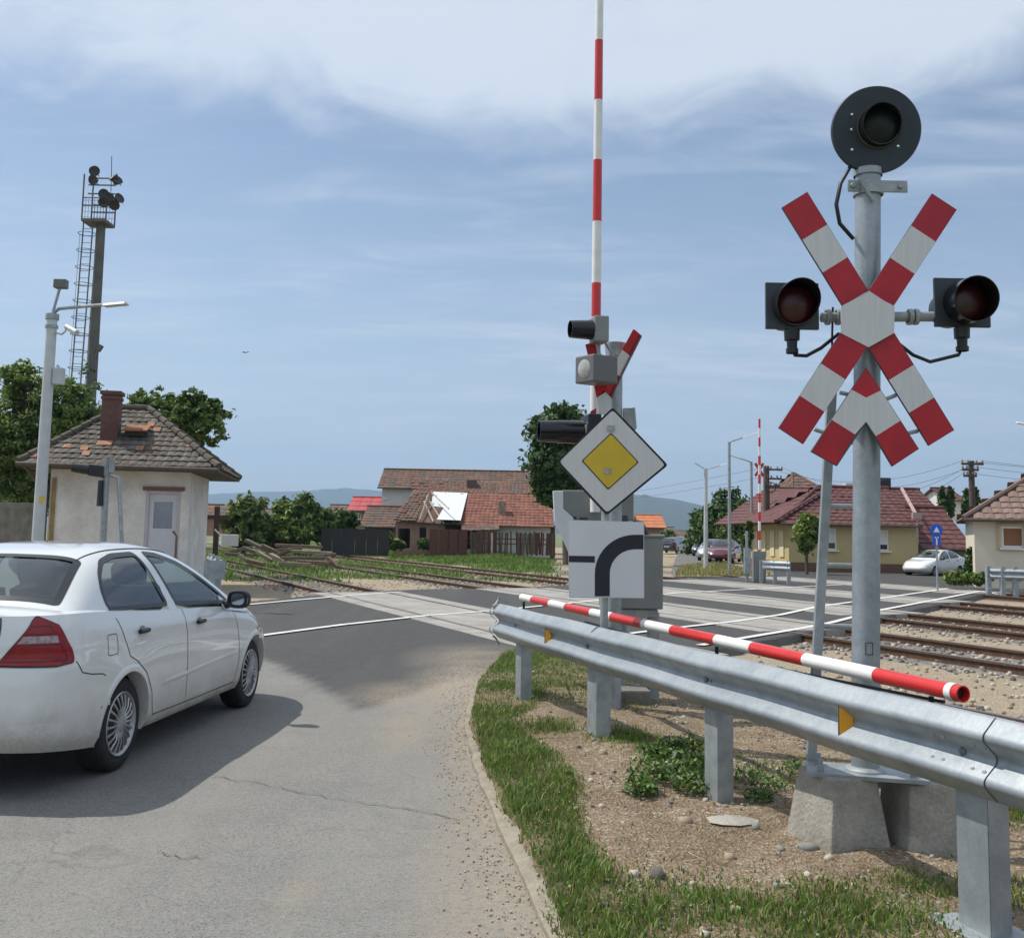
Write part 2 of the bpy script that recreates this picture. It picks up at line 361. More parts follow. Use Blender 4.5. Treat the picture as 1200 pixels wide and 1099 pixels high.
def soil_mat():
    m = bpy.data.materials.new('soil'); m.use_nodes = True; t = m.node_tree; mk = nd(t); b = t.nodes['Principled BSDF']; b.inputs['Roughness'].default_value = .95; b.inputs['Specular IOR Level'].default_value = .15
    pos = mk('ShaderNodeNewGeometry').outputs['Position']
    n1 = mk('ShaderNodeTexNoise', (pos, None, 2.2, 6, .6)).outputs[0]; n2 = mk('ShaderNodeTexNoise', (pos, None, 30., 5, .7)).outputs[0]; n3 = mk('ShaderNodeTexNoise', (pos, None, 110., 3, .6)).outputs[0]
    vor = mk('ShaderNodeTexVoronoi', (pos, None, 55.)); vc = mk('ShaderNodeSeparateColor', (vor.outputs['Color'],)).outputs[0]
    mr = lambda v, a, c: mk('ShaderNodeMapRange', (v, a, c, 0., 1.)).outputs[0]
    c = mk('ShaderNodeMixRGB', (mr(n1, .35, .65), (.335, .25, .16, 1), (.20, .14, .088, 1))).outputs[0]
    c = mk('ShaderNodeMixRGB', (mr(n2, .42, .72), c, (.43, .345, .245, 1))).outputs[0]
    st = mk('ShaderNodeMath', (mr(vc, .86, .88), mr(n1, .62, .42)), operation='MULTIPLY').outputs[0]
    c = mk('ShaderNodeMixRGB', (st, c, (.50, .45, .38, 1))).outputs[0]
    dk = mk('ShaderNodeMath', (mr(vc, .10, .08), .5), operation='MULTIPLY').outputs[0]
    c = mk('ShaderNodeMixRGB', (dk, c, (.13, .09, .06, 1))).outputs[0]
    at = mk('ShaderNodeAttribute', attribute_name='grass').outputs['Fac']
    gm = mk('ShaderNodeMath', (mr(mk('ShaderNodeMath', (at, n2), operation='ADD').outputs[0], .75, 1.3), .75), operation='MULTIPLY').outputs[0]
    c = mk('ShaderNodeMixRGB', (gm, c, (.075, .085, .03, 1))).outputs[0]
    t.links.new(c, b.inputs['Base Color'])
    h = mk('ShaderNodeMath', (n2, mk('ShaderNodeMath', (n3, vor.outputs['Distance']), operation='ADD').outputs[0]), operation='ADD').outputs[0]
    bp = t.nodes.new('ShaderNodeBump'); bp.inputs['Strength'].default_value = .9; bp.inputs['Distance'].default_value = .025; t.links.new(h, bp.inputs['Height']); t.links.new(bp.outputs[0], b.inputs['Normal']); return m
SOIL = soil_mat()
# grass density over the verge, in world metres
kxy = [(p.x, p.y) for p in kerb]
def kd(X, Y):
    d = np.full(np.shape(X), 9.)
    for (ax, ay), (bx, by) in zip(kxy[:-1], kxy[1:]):
        ex, ey = bx-ax, by-ay; t = np.clip(((X-ax)*ex+(Y-ay)*ey)/(ex*ex+ey*ey), 0, 1); d = np.minimum(d, np.hypot(X-ax-t*ex, Y-ay-t*ey))
    return d
blobs = [(G(790, 895), .42, .55), (G(735, 880), .35, .8), (G(700, 838), .5, .7), (G(650, 815), .6, .8), (G(890, 915), .45, .6), (G(850, 1085), .55, .95), (G(1000, 1085), .45, .9), (G(930, 1099), .5, .9), (G(730, 1099), .6, 1.), (G(1080, 1060), .25, .7), (G(1190, 960), .4, .9), (G(1185, 1060), .3, .7), (G(950, 920), .4, .55), (G(640, 870), .3, .9)]
def vgrass(X, Y):
    d = kd(X, Y); wdt = .38+.12*np.sin(Y*2.1)+.2*np.clip((Y-7)/2, 0, 1)+.12*np.clip((8-Y)/4, 0, 1); a = np.clip((wdt-d)/.16+.5, 0, 1)*np.clip((d+.0)/.05, .25, 1)
    for c, r, s in blobs: a = np.maximum(a, s*np.clip(1.25-np.hypot(X-c.x, (Y-c.y))/r, 0, 1))
    a = np.maximum(a, .55*np.clip((Y-9.3)/1.2, 0, 1))
    return a*np.clip(fbm(X, Y, 2.2, 21)*2.6-.45, 0.1, 1)
struct(grid_sheet('verge', -1.2, 8.2, .2, 14.6, .05, .05, verge_h, SOIL, {'grass': vgrass}))
KER = mat('kerb_concrete', (.30, .265, .21), .9, color2=(.19, .16, .12), vscale=6, bump=.4, bscale=50, speck=.12)
pts = []
kk = kerb[:-1]
nk = []
for i in range(len(kk)-1):
    for s in range(16): nk.append(kk[i].lerp(kk[i+1], s/16))
nk.append(kk[-1]); mb = MB(); prof = [(-.035, -.05), (-.03, .025), (-.012, .036), (.075, .045), (.09, .03), (.09, -.05)]; P = []
for i, p in enumerate(nk):
    t = (nk[min(i+1, len(nk)-1)]-nk[max(i-1, 0)]).normalized(); nn = Vector((t.y, -t.x, 0)); w_ = .02*(vnoise(np.array([i*.35]), np.array([.5]), 1, 3)[0]-.5); hh_ = .55+.75*vnoise(np.array([i*.22]), np.array([7.5]), 1, 8)[0]
    for j_, (a, z) in enumerate(prof): P.append(p+nn*(a+w_*(1+.5*math.sin(i*2.3+j_)))+Vector((0, 0, z*hh_ if z > 0 else z)))
mb.grid(P, len(nk), len(prof)); struct(mb.build('kerb', KER, smooth=True))

# ---- road surface: old grey asphalt, newer dark asphalt over the crossing
rpoly = [(-32, -4), (-32, 17.5), (-9, 18.8), (-6.3, 21.2), tuple(G(403, 694).xy), tuple(G(500, 690).xy), tuple(G(600, 689).xy), tuple(G(667, 685).xy), tuple(G(779, 679).xy), tuple(G(900, 675).xy), (14.0, 53), (14, 62), (30, 66), (34, 40), (18, 33.6), tuple((G(1149, 692)+Vector((.6, -.1, 0))).xy), tuple((G(1060, 710)+Vector((.5, -.3, 0))).xy), tuple((G(945, 736)+Vector((.3, -.3, 0))).xy), tuple((G(850, 752)+Vector((.3, -.3, 0))).xy), (.9, 12.0), (2, 9), (3, -4)]
def road_h(X, Y):
    d = sdist(rpoly, X, Y); return np.where(d > -.01, .006*(fbm(X, Y, .8, 2)-.5), -.4)
dpoly = [tuple(G(*q).xy) for q in [(255, 735), (300, 768), (345, 790), (424, 832), (452, 824), (505, 806), (560, 792), (610, 772)]]+[(6, 12), (40, 30), (40, 70), (-4, 60), (-9, 18)]
def dark_f(X, Y): return np.clip(sdist(dpoly, X, Y)/.16+.5+1.0*(fbm(X, Y, 3, 8)-.47), 0, 1)
def dirt_f(X, Y):
    a = np.clip(1-kd(X, Y)/.40, 0, 1)**1.5*.75
    for c, rx, ry, s in [(G(545, 800), .6, 2.2, .75), (G(470, 812), .55, .9, .5), (G(480, 850), .3, 1.2, .45), (G(560, 770), .9, 1.6, .45), (G(580, 1000), .4, 2, .5), (G(345, 1040), .06, .3, .35)]:
        a = np.maximum(a, s*np.clip(1.2-np.hypot((X-c.x)/rx, (Y-c.y)/ry), 0, 1))
    return np.clip(a*(.5+1.2*fbm(X, Y, 4, 31)), 0, 1)
def road_mat():
    m = bpy.data.materials.new('asphalt'); m.use_nodes = True; t = m.node_tree; mk = nd(t); b = t.nodes['Principled BSDF']; b.inputs['Specular IOR Level'].default_value = .35
    pos = mk('ShaderNodeNewGeometry').outputs['Position']
    no = lambda s, d=4, r=.6: mk('ShaderNodeTexNoise', (pos, None, s, d, r)).outputs[0]
    mr = lambda v, a, c, e=0., f=1.: mk('ShaderNodeMapRange', (v, a, c, e, f)).outputs[0]
    mx = lambda f, a, c: mk('ShaderNodeMixRGB', (f, a, c)).outputs[0]
    mu = lambda a, c: mk('ShaderNodeMath', (a, c), operation='MULTIPLY').outputs[0]
    n1 = no(.7, 6); n2 = no(5.); n3 = no(150., 3, .8); vor = mk('ShaderNodeTexVoronoi', (pos, None, 120.)); vc = mk('ShaderNodeSeparateColor', (vor.outputs['Color'],)).outputs[0]
    at = lambda s: mk('ShaderNodeAttribute', attribute_name=s).outputs['Fac']
    old = mx(mr(n1, .3, .7), (.165, .160, .150, 1), (.215, .208, .192, 1)); new = mx(mr(n1, .3, .7), (.037, .037, .038, 1), (.054, .053, .052, 1))
    c = mx(at('dark'), old, new); c = mx(mu(mr(n2, .5, .75), .25), c, (.11, .10, .09, 1))
    c = mx(mu(mu(mr(vc, .75, .95), .45), mr(at('dark'), 0., 1., 1., .45)), c, (.30, .28, .25, 1)); c = mx(mu(mr(vc, .25, .05), .5), c, (.05, .048, .045, 1))
    # wheel-path wear along the driving direction
    mp = mk('ShaderNodeMapping', (pos,)); mp.inputs['Rotation'].default_value = (0, 0, R_(8)); mp.inputs['Scale'].default_value = (1.1, .06, 1); st = mk('ShaderNodeTexNoise', (mp.outputs[0], None, 1.2, 3, .5)).outputs[0]
    c = mx(mu(mu(mr(st, .45, .7), .30), mr(at('dark'), 0., 1., 1., .25)), c, (.25, .24, .215, 1))
    # sparse cracks and tar lines
    cv = mk('ShaderNodeTexVoronoi', (mk('ShaderNodeVectorMath', (pos, mk('ShaderNodeVectorMath', (mk('ShaderNodeTexNoise', (pos, None, 1.5, 4, .6)).outputs['Color'], (.9, .9, 0)), operation='MULTIPLY').outputs[0]), operation='ADD').outputs[0], None, .28), feature='DISTANCE_TO_EDGE').outputs['Distance']
    c = mx(mu(mr(cv, .004, .0015), mu(mr(n1, .45, .6), .22)), c, (.045, .042, .04, 1))
    c = mx(mu(mu(at('dirt'), mr(no(22., 6, .75), .33, .56)), 1.4), c, (.30, .25, .185, 1)); c = mx(mu(mr(no(2.3, 8, .75), .55, .72), .30), c, (.10, .097, .09, 1)); c = mx(mu(mu(mr(no(9., 6, .8), .58, .70), .35), mr(at('dark'), 0., 1., 1., .2)), c, (.27, .255, .225, 1))
    m2 = mk('ShaderNodeMixRGB', (1., c, mr(n3, .3, .7, .78, 1.22)), blend_type='MULTIPLY').outputs[0]; t.links.new(m2, b.inputs['Base Color'])
    t.links.new(mr(n1, .3, .7, .75, .92), b.inputs['Roughness'])
    bp = t.nodes.new('ShaderNodeBump'); bp.inputs['Strength'].default_value = .35; bp.inputs['Distance'].default_value = .008; t.links.new(mk('ShaderNodeMath', (n3, vor.outputs['Distance']), operation='ADD').outputs[0], bp.inputs['Height']); t.links.new(bp.outputs[0], b.inputs['Normal']); return m
ASPH = road_mat()
struct(grid_sheet('road', -32, 36, -4, 67, .14, .14, road_h, ASPH, {'dark': dark_f, 'dirt': dirt_f}, smooth=False))
def flat(name, pts, z, m, kind='structure', th=.3):
    mb = MB(); mb.prism([Vector((p[0], p[1], z)) for p in pts], (0, 0, -th)); o = mb.build(name, m)
    if kind: o['kind'] = kind
    return o
FASPH = mat('far_asphalt', (.15, .145, .135), .9, color2=(.115, .11, .10), vscale=.4, speck=.1, bump=.2, bscale=50)
fr = [G(790, 674), G(787, 668), G(791, 655), G(797, 643), G(801, 637), G(803, 633)]; fr2 = [G(812, 633), G(820, 638), G(832, 646), G(848, 658), G(880, 666), G(897, 675)]
flat('far_road', [p.xy for p in fr+fr2], -.05, FASPH, th=.2)
# grassy island and pavement between the road and the street
PAVE = mat('paving', (.36, .33, .28), .9, color2=(.27, .245, .21), vscale=2, bump=.3, bscale=20, speck=.1)
# ---- crossing panels, rails, sleepers
PAN = mat('panel_concrete', (.35, .33, .295), .85, color2=(.235, .222, .20), vscale=1.6, bump=.3, bscale=60, speck=.12)
mb = MB(); spans = []
for c in TRK:
    ts = [t for t in np.arange(4, 75, .1) if pt_in(rpoly, *nt_(c, t).xy) and nt_(c, t).y > 9]
    t0, t1 = (min(ts)+.15, max(ts)-.15) if ts else (0, 0)
    if c > 20: t1 = min(t1, t0+16)
    spans.append((t0, t1))
    t = t0
    while t < t1-.3:
        l = min(1.2, t1-t)
        for a, b_ in ((-1.18, -.80), (-.66, .66), (.80, 1.18)):
            p = nt_(c+(a+b_)/2, t+l/2); mb.box((p.x, p.y, -.06+random.uniform(-.002, .002)), (b_-a, l-.012, .145), rz=TH)
        t += l
struct(mb.build('crossing_panel', PAN, bevel=.008, seg=1))
def sweep_rail(mb, c, t0, t1):
    pr = [(-.07, -.15), (-.07, -.135), (-.012, -.11), (-.012, -.03), (-.036, -.018), (-.034, .014), (.034, .014), (.036, -.018), (.012, -.03), (.012, -.11), (.07, -.135), (.07, -.15)]
    k = 12; P = []
    for i in range(k):
        t = t0+(t1-t0)*i/(k-1)
        for a, z in pr:
            q = nt_(c+a, t); P.append((q.x, q.y, z))
    n = len(pr); fs = []; mi = []
    for i in range(k-1):
        for j in range(n):
            fs.append((i*n+j, i*n+(j+1) % n, (i+1)*n+(j+1) % n, (i+1)*n+j)); mi.append(1 if j in (5,) else 0)
    o = len(mb.v); mb.v += P; mb.f += [tuple(x+o for x in f) for f in fs]; mb.m += mi
SLP = mat('sleeper', (.30, .25, .19), .9, color2=(.16, .12, .085), vscale=9, bump=.4, bscale=40, sx=(1, 6, 1)); slm = None
lab = ['nearest railway track crossing right behind the guardrail and running off past the white hut', 'second railway track from the guardrail with stony ballast beside it', 'third railway track counted from the guardrail, bedded in pale gravel', 'fourth railway track counted from the guardrail, near the far kerb', 'farthest railway track, running in front of the houses']
for k, c in enumerate(TRK):
    tr = thing('railway_track', lab[k], 'railway track', loc=(0, 0, 0), group='railway tracks over the crossing')
    tm = 88 if k < 3 else 92
    for s in (-.75, .75):
        mb = MB(); sweep_rail(mb, c+s, -8, tm if k < 3 else spans[k][1]+4); mb.build('rail', [RUST, RAILT], tr)
    t = -6.0; cnt = 0
    while t < tm:
        p = nt_(c, t)
        if not (spans[k][0]-.4 < t < spans[k][1]+.4) and (t < spans[k][0] or t < 70) and cnt < 98 and p.y > 5 and not (k > 2 and t > spans[k][1]+3):
            if slm is None:
                mb = MB(); mb.box((0, 0, -.165), (2.4, .24, .13)); 
                for s in (-.75, .75):
                    for q in (-.11, .11): mb.box((s+q, 0, -.095), (.06, .12, .05), mi=1)
                slm = mb.build('sleeper', [SLP, mat('clip', (.45, .36, .27), .6, .2, var=.3)], tr, bevel=.012, seg=1); so_ = slm
            else:
                so_ = slm.copy(); col.objects.link(so_); so_.parent = tr
            so_.location = (p.x, p.y, random.uniform(-.012, .006)-(.045 if t < spans[k][0] else 0)); so_.rotation_euler = (0, 0, TH+random.uniform(-.015, .015)); cnt += 1
        t += .65
# ---- painted lines
def strip(pts, wd, z=.019, name='road_marking'):
    mb = MB(); P = []; q = []
    for i in range(len(pts)-1):
        for s in range(10): q.append(pts[i].lerp(pts[i+1], s/10))
    q.append(pts[-1])
    for i, p in enumerate(q):
        t = (q[min(i+1, len(q)-1)]-q[max(i-1, 0)]).normalized(); nn = Vector((t.y, -t.x, 0))
        for s in (-1, 1): P.append((p.x+nn.x*s*wd/2, p.y+nn.y*s*wd/2, z))
    mb.grid(P, len(q), 2); return struct(mb.build(name, MARK))
strip([G(262, 711.5), G(291, 709), G(350, 703.5), G(407, 698.5), G(470, 694)], .14)
strip([G(290, 748), G(314, 744.5), G(400, 733), G(500, 722), G(580, 716), G(680, 706), G(797, 695), G(900, 690), G(997, 685)], .14)
strip([G(607, 768), G(640, 758), G(700, 748), G(787, 737), G(860, 729), G(915, 721), G(960, 711), G(1029, 702), G(1111, 690)], .14)
strip([G(820, 757), G(850, 752), G(945, 736), G(975, 730), G(1029, 716), G(1098, 703), G(1149, 693)], .14)
strip([G(1120, 695), G(1149, 693), G(1170, 697)], .14, z=.022)

# ---- loose stones and ballast
def stones(name, P, size, m, flat_=.7):
    k = len(P); base = np.array([(-1, -1, -1), (1, -1, -1), (1, 1, -1), (-1, 1, -1), (-1, -1, 1), (1, -1, 1), (1, 1, 1), (-1, 1, 1)], float)*.5
    V = base[None]*(1+rng.uniform(-.35, .35, (k, 8, 3)))*np.array([1, 1, flat_]); V[:, 4:, :2] *= .65
    a = rng.uniform(0, 6.28, k); c, s = np.cos(a), np.sin(a); x = V[..., 0]*c[:, None]-V[..., 1]*s[:, None]; y = V[..., 0]*s[:, None]+V[..., 1]*c[:, None]; V = np.stack([x, y, V[..., 2]], -1)*size[:, None, None]+P[:, None, :]
    F = np.array([(3, 2, 1, 0), (4, 5, 6, 7), (0, 1, 5, 4), (1, 2, 6, 5), (2, 3, 7, 6), (3, 0, 4, 7)]); F = (F[None]+8*np.arange(k)[:, None, None]).reshape(-1, 4)
    mi = np.repeat(rng.integers(0, len(m), k), 6); o = npmesh(name, V.reshape(-1, 3), F, m, mi); return o
SM = [mat('stone_pale', (.50, .45, .37), .9, var=.3, vscale=20), mat('stone_tan', (.36, .28, .19), .9, var=.3, vscale=20), mat('stone_grey', (.26, .245, .225), .9, var=.3, vscale=20), mat('stone_dark', (.13, .12, .11), .9, var=.3, vscale=20)]
k = 26000; n = rng.uniform(5.6, 24, k); t = np.where(rng.random(k) < .6, rng.uniform(-8, 16, k), rng.uniform(16, 50, k)); X = n*NV.x+t*TV.x; Y = n*NV.y+t*TV.y
dd = np.min(np.abs(n[:, None]-np.array(TRK)[None]), 1)
ok = (sdist(rpoly, X, Y) < -.1) & (Y > 5.5) & (Y < 46) & ((dd < 1.6) | (rng.random(k) < .3)); X = X[ok]; Y = Y[ok]; dd = dd[ok]
P = np.stack([X, Y, terr_h(X, Y)+.012], 1)
bal = dd < 1.5
a = stones('ballast', P[bal], rng.uniform(.03, .075, bal.sum()), [SM[2], SM[2], SM[3], SM[0]]); a['kind'] = 'stuff'; a['label'] = 'grey crushed stone ballast lying between the rails'; a['category'] = 'ballast'
a = stones('gravel', P[~bal], rng.uniform(.025, .06, (~bal).sum()), [SM[0], SM[1], SM[0], SM[2]]); a['kind'] = 'stuff'; a['label'] = 'pale loose gravel scattered between the railway tracks'; a['category'] = 'gravel'
k = 3600; X = rng.uniform(-.3, 4.5, k); Y = rng.uniform(3.2, 12.8, k); ok = (sdist(ring, X, Y) > .12) & (fbm(X, Y, 1.3, 77) > .43); X = X[ok]; Y = Y[ok]
P = np.stack([X, Y, verge_h(X, Y)+.003], 1)
a = stones('pebbles', P, rng.uniform(.006, .026, len(P))*rng.choice([1, 1, 1, 1.6], len(P)), SM); a['kind'] = 'stuff'; a['label'] = 'small pebbles scattered over the bare soil of the verge'; a['category'] = 'pebbles'

# ---- grass blades
def blades(name, X, Y, Z, H, wd, mats, lean=.5):
    k = len(X); a = rng.uniform(0, 6.28, k); dx = np.cos(a); dy = np.sin(a); b = rng.uniform(0, 6.28, k); l = rng.uniform(.1, lean, k)*H; lx = np.cos(b)*l; ly = np.sin(b)*l; V = np.zeros((k, 5, 3))
    V[:, 0] = np.stack([X-dx*wd/2, Y-dy*wd/2, Z-.005], 1); V[:, 1] = np.stack([X+dx*wd/2, Y+dy*wd/2, Z-.005], 1)
    V[:, 2] = np.stack([X+dx*wd*.4+lx*.35, Y+dy*wd*.4+ly*.35, Z+H*.6], 1); V[:, 3] = np.stack([X-dx*wd*.4+lx*.35, Y-dy*wd*.4+ly*.35, Z+H*.6], 1); V[:, 4] = np.stack([X+lx, Y+ly, Z+H*.95], 1)
    o = 5*np.arange(k)[:, None]; F1 = o+np.array([[0, 1, 2]]); F2 = o+np.array([[0, 2, 3]]); F3 = o+np.array([[3, 2, 4]])
    F = np.stack([F1, F2, F3], 1).reshape(-1, 3); mi = np.repeat(rng.integers(0, len(mats), k), 3)
    return npmesh(name, V.reshape(-1, 3), F, mats, mi)
GR = [mat('grass_green', (.14, .25, .035), .6, var=.35, vscale=3, transl=.3), mat('grass_mid', (.22, .31, .06), .6, var=.3, vscale=3, transl=.3), mat('grass_dark', (.08, .16, .03), .6, var=.3, transl=.25), mat('grass_dry', (.34, .27, .13), .8, var=.3, transl=.2)]
k = 380000; X = rng.uniform(-.6, 4.6, k); Y = rng.uniform(3.0, 13.2, k); g = vgrass(X, Y); d = sdist(ring, X, Y); ok = (rng.random(k) < np.maximum(g**1.1, .012)) & (d > -.03+.05*fbm(X, Y, 5, 3)) & ((Y < 8) | (rng.random(k) < .6)); X = X[ok]; Y = Y[ok]; g = g[ok]
a = blades('grass', X, Y, np.maximum(verge_h(X, Y), .02), rng.uniform(.012, .05, len(X))*(.5+g*.8), rng.uniform(.005, .010, len(X)), [GR[0], GR[0], GR[1], GR[1], GR[2], GR[3]], .95); a['kind'] = 'stuff'; a['label'] = 'short green grass growing along the kerb and around the guardrail posts'; a['category'] = 'grass'
k = 170000; X = rng.uniform(-40, 3, k); Y = rng.uniform(26, 78, k); gg = grass_f(X, Y); nn = fbm(X, Y, .9, 41); ok = (X/Y < .05) & (X/Y > -.36) & (rng.random(k) < gg) & (nn > .62-gg*.35) & (sdist(rpoly, X, Y) < -.2); X = X[ok]; Y = Y[ok]
a = blades('meadow_grass', X, Y, terr_h(X, Y), rng.uniform(.05, .20, len(X)), rng.uniform(.03, .07, len(X)), [GR[0], GR[1], GR[1], GR[2]], .8); a['kind'] = 'stuff'; a['label'] = 'rough green grass on the bank beyond the railway tracks'; a['category'] = 'grass'
k = 9000; X = rng.uniform(6.5, 14, k); Y = rng.uniform(38, 60, k); ip = [tuple(G(*q).xy) for q in [(792, 674), (798, 664), (846, 660), (870, 667), (905, 674)]]; ok = pt = sdist(ip, X, Y) > 0; X = X[ok]; Y = Y[ok]
a = blades('dry_grass', X, Y, np.full(len(X), -.06), rng.uniform(.1, .32, len(X)), rng.uniform(.03, .06, len(X)), [GR[3], GR[1], GR[3]], .6); a['kind'] = 'stuff'; a['label'] = 'dry yellow grass on the island before the far road'; a['category'] = 'grass'
flat('island', ip, -.035, mat('dry_ground', (.30, .25, .13), .95, color2=(.16, .17, .06), vscale=.9), th=.2)

# ---- hills
def hill(name, prof, dist, dep, m, seed):
    """prof: (pixel x, pixel y) skyline points -> ridge at the given distance"""
    xs = np.linspace(prof[0][0], prof[-1][0], 140); ys = np.interp(xs, [p[0] for p in prof], [p[1] for p in prof]); V = []; nv = 9
    for x, y in zip(xs, ys):
        y = y+2.0*(fbm(np.array([x*.02]), np.array([seed*1.0]), 1, seed)[0]-.5)*2
        top = D(x, y, dist)
        for j in range(nv):
            f = j/(nv-1)*2-1; z = -5+(top.z+5)*math.cos(f*math.pi/2)**1.2; yy = dist+f*dep; z *= 1+(.16*(vnoise(np.array([x*.09]), np.array([f*3.]), 1, seed+2)[0]-.5) if abs(f) > .1 else 0)
            V.append((top.x*yy/dist, yy, z))
    mb = MB(); mb.grid(V, len(xs), nv); return struct(mb.build(name, m, smooth=True, sangle=180))
HILL = mat('hill_forest', (.022, .036, .024), .95, color2=(.045, .06, .035), vscale=.004)
hill('hills', [(-400, 600), (-100, 592), (100, 583), (245, 580), (300, 577), (360, 575), (430, 573), (470, 577), (540, 592), (620, 604), (700, 606)], 7000, 1500, HILL, 4)
hill('hill_ridge', [(560, 622), (640, 600), (700, 585), (745, 580), (790, 585), (830, 594), (880, 606), (950, 618), (1100, 628)], 4200, 1100, HILL, 9)

# larger stones, dry stems and twigs on the bare soil
k = 170; X = rng.uniform(.2, 4.3, k); Y = rng.uniform(3.4, 12.5, k); ok = (sdist(ring, X, Y) > .25) & (vgrass(X, Y) < .5) & (fbm(X, Y, 1.1, 5) > .44); X = X[ok]; Y = Y[ok]
a = stones('rubble', np.stack([X, Y, verge_h(X, Y)+.005], 1), rng.uniform(.025, .07, len(X)), SM, .6); a['kind'] = 'stuff'; a['label'] = 'loose lumps of stone and clay on the bare verge soil'; a['category'] = 'rubble'
k = 2600; X = rng.uniform(0, 4.5, k); Y = rng.uniform(3.3, 12.5, k); ok = (sdist(ring, X, Y) > .1) & (fbm(X, Y, 1.6, 15) > .46); X = X[ok]; Y = Y[ok]; Z = verge_h(X, Y)+.004; n = len(X); a_ = rng.uniform(0, 6.28, n); l_ = rng.uniform(.015, .07, n); dx, dy = np.cos(a_)*l_, np.sin(a_)*l_; wd = .0013; V = np.stack([np.stack([X-dx+dy*wd/l_, Y-dy-dx*wd/l_, Z], 1), np.stack([X-dx-dy*wd/l_, Y-dy+dx*wd/l_, Z+.002], 1), np.stack([X+dx-dy*wd/l_, Y+dy+dx*wd/l_, Z+.006], 1), np.stack([X+dx+dy*wd/l_, Y+dy-dx*wd/l_, Z+.006], 1)], 1).reshape(-1, 3)
a = npmesh('dry_stems', V, np.arange(4*n).reshape(n, 4), [GR[3], WOODD, mat('straw', (.45, .36, .2), .9)], rng.integers(0, 3, n)); a['kind'] = 'stuff'; a['label'] = 'dry straw and twigs littering the bare verge soil'; a['category'] = 'dry stems'

# grit washed out along the kerb and a tar seam
k = 1900; i_ = rng.integers(0, len(nk)-1, k); base_ = np.array([(p.x, p.y) for p in nk]); off = np.abs(rng.normal(0, .16, k))+.02; X = base_[i_, 0]-off; Y = base_[i_, 1]+rng.uniform(-.08, .08, k); ok = (rng.random(k) < .8) & (Y > 3.3) & (sdist(ring, X, Y) < -.03); X = X[ok]; Y = Y[ok]
a = stones('grit', np.stack([X, Y, np.full(len(X), .006)], 1), rng.uniform(.003, .010, len(X)), [SM[0], SM[1], SM[1], SM[0]]); a['kind'] = 'stuff'; a['label'] = 'fine grit washed out on the asphalt along the kerb'; a['category'] = 'grit'
TAR = mat('tar_seam', (.115, .11, .10), .8, var=.5, vscale=12)
def seam(px, w_):
    q = [G(*p) for p in px]; out = []
    for a, b in zip(q[:-1], q[1:]):
        for s in range(6): out.append(a.lerp(b, s/6)+Vector((random.uniform(-.02, .02), random.uniform(-.03, .03), 0)))
    out.append(q[-1]); mb = MB(); P = []
    for i, p in enumerate(out):
        t = (out[min(i+1, len(out)-1)]-out[max(i-1, 0)]).normalized(); nn = Vector((t.y, -t.x, 0)); ww = w_*random.uniform(.3, 1.2)
        for s in (-1, 1): P.append((p.x+nn.x*s*ww/2, p.y+nn.y*s*ww/2, .0065))
    mb.grid(P, len(out), 2); struct(mb.build('tar_seam', TAR))
seam([(238, 908), (300, 918), (352, 928), (420, 940), (480, 948), (540, 962)], .008)
seam([(180, 998), (215, 1006), (240, 1004)], .008)
# ------------------------------------------------------------------ cars
PAINT = mat('white_car_paint', (.70, .71, .705), .28, var=.05, vscale=1.5, coat=1.0)

def dirty(m):
    t = m.node_tree; mk = nd(t); b = t.nodes['Principled BSDF']; src = b.inputs['Base Color'].links[0].from_socket; oc = mk('ShaderNodeTexCoord').outputs['Object']; z = mk('ShaderNodeSeparateXYZ', (oc,)).outputs[2]
    n = mk('ShaderNodeTexNoise', (oc, None, 5., 8, .7)).outputs[0]; s = mk('ShaderNodeMath', (z, mk('ShaderNodeMath', (n, -.55), operation='MULTIPLY').outputs[0]), operation='ADD').outputs[0]
    f = mk('ShaderNodeMapRange', (s, .02, .34, .75, 0.)).outputs[0]; n2 = mk('ShaderNodeTexNoise', (oc, None, 60., 4, .7)).outputs[0]; f = mk('ShaderNodeMath', (f, mk('ShaderNodeMapRange', (n2, .3, .6, .5, 1.)).outputs[0]), operation='MULTIPLY').outputs[0]
    c = mk('ShaderNodeMixRGB', (f, src, (.36, .33, .28, 1))).outputs[0]; t.links.new(c, b.inputs['Base Color']); t.links.new(mk('ShaderNodeMath', (f, .9), operation='MULTIPLY_ADD').outputs[0] if False else mk('ShaderNodeMapRange', (f, 0., .7, .28, .7)).outputs[0], b.inputs['Roughness']); t.links.new(mk('ShaderNodeMapRange', (f, 0., .5, 1., .1)).outputs[0], b.inputs['Coat Weight'])
dirty(PAINT)
PAINTS = {'white': PAINT, 'red': mat('red_car_paint', (.10, .008, .012), .25, coat=1.0), 'silver': mat('silver_car_paint', (.38, .40, .42), .3, .3, coat=1.0), 'dark': mat('dark_car_paint', (.025, .03, .04), .25, coat=1.0), 'blue': mat('blue_car_paint', (.05, .09, .2), .25, coat=1.0)}
SEAM = mat('panel_gap', (.035, .035, .035), .8); TRIM = mat('black_trim', (.012, .012, .013), .35); CABIN = mat('cabin_fabric', (.055, .055, .058), .9, var=.3)
CGL = glassmat('car_glass', (.42, .48, .47)); TAILR = mat('tail_light_red', (.26, .003, .006), .25, var=.25, vscale=16, coat=.25, spec=.4); TAILC = mat('tail_light_clear', (.42, .33, .33), .15, color2=(.16, .11, .11), vscale=40, coat=1)
RIMM = mat('rim_silver', (.42, .42, .43), .35, .6, var=.25, vscale=15); CHR = mat('chrome', (.75, .76, .78), .12, 1.0)
GRIME = mat('lower_grime', (.44, .42, .385), .6, color2=(.30, .26, .21), vscale=7)
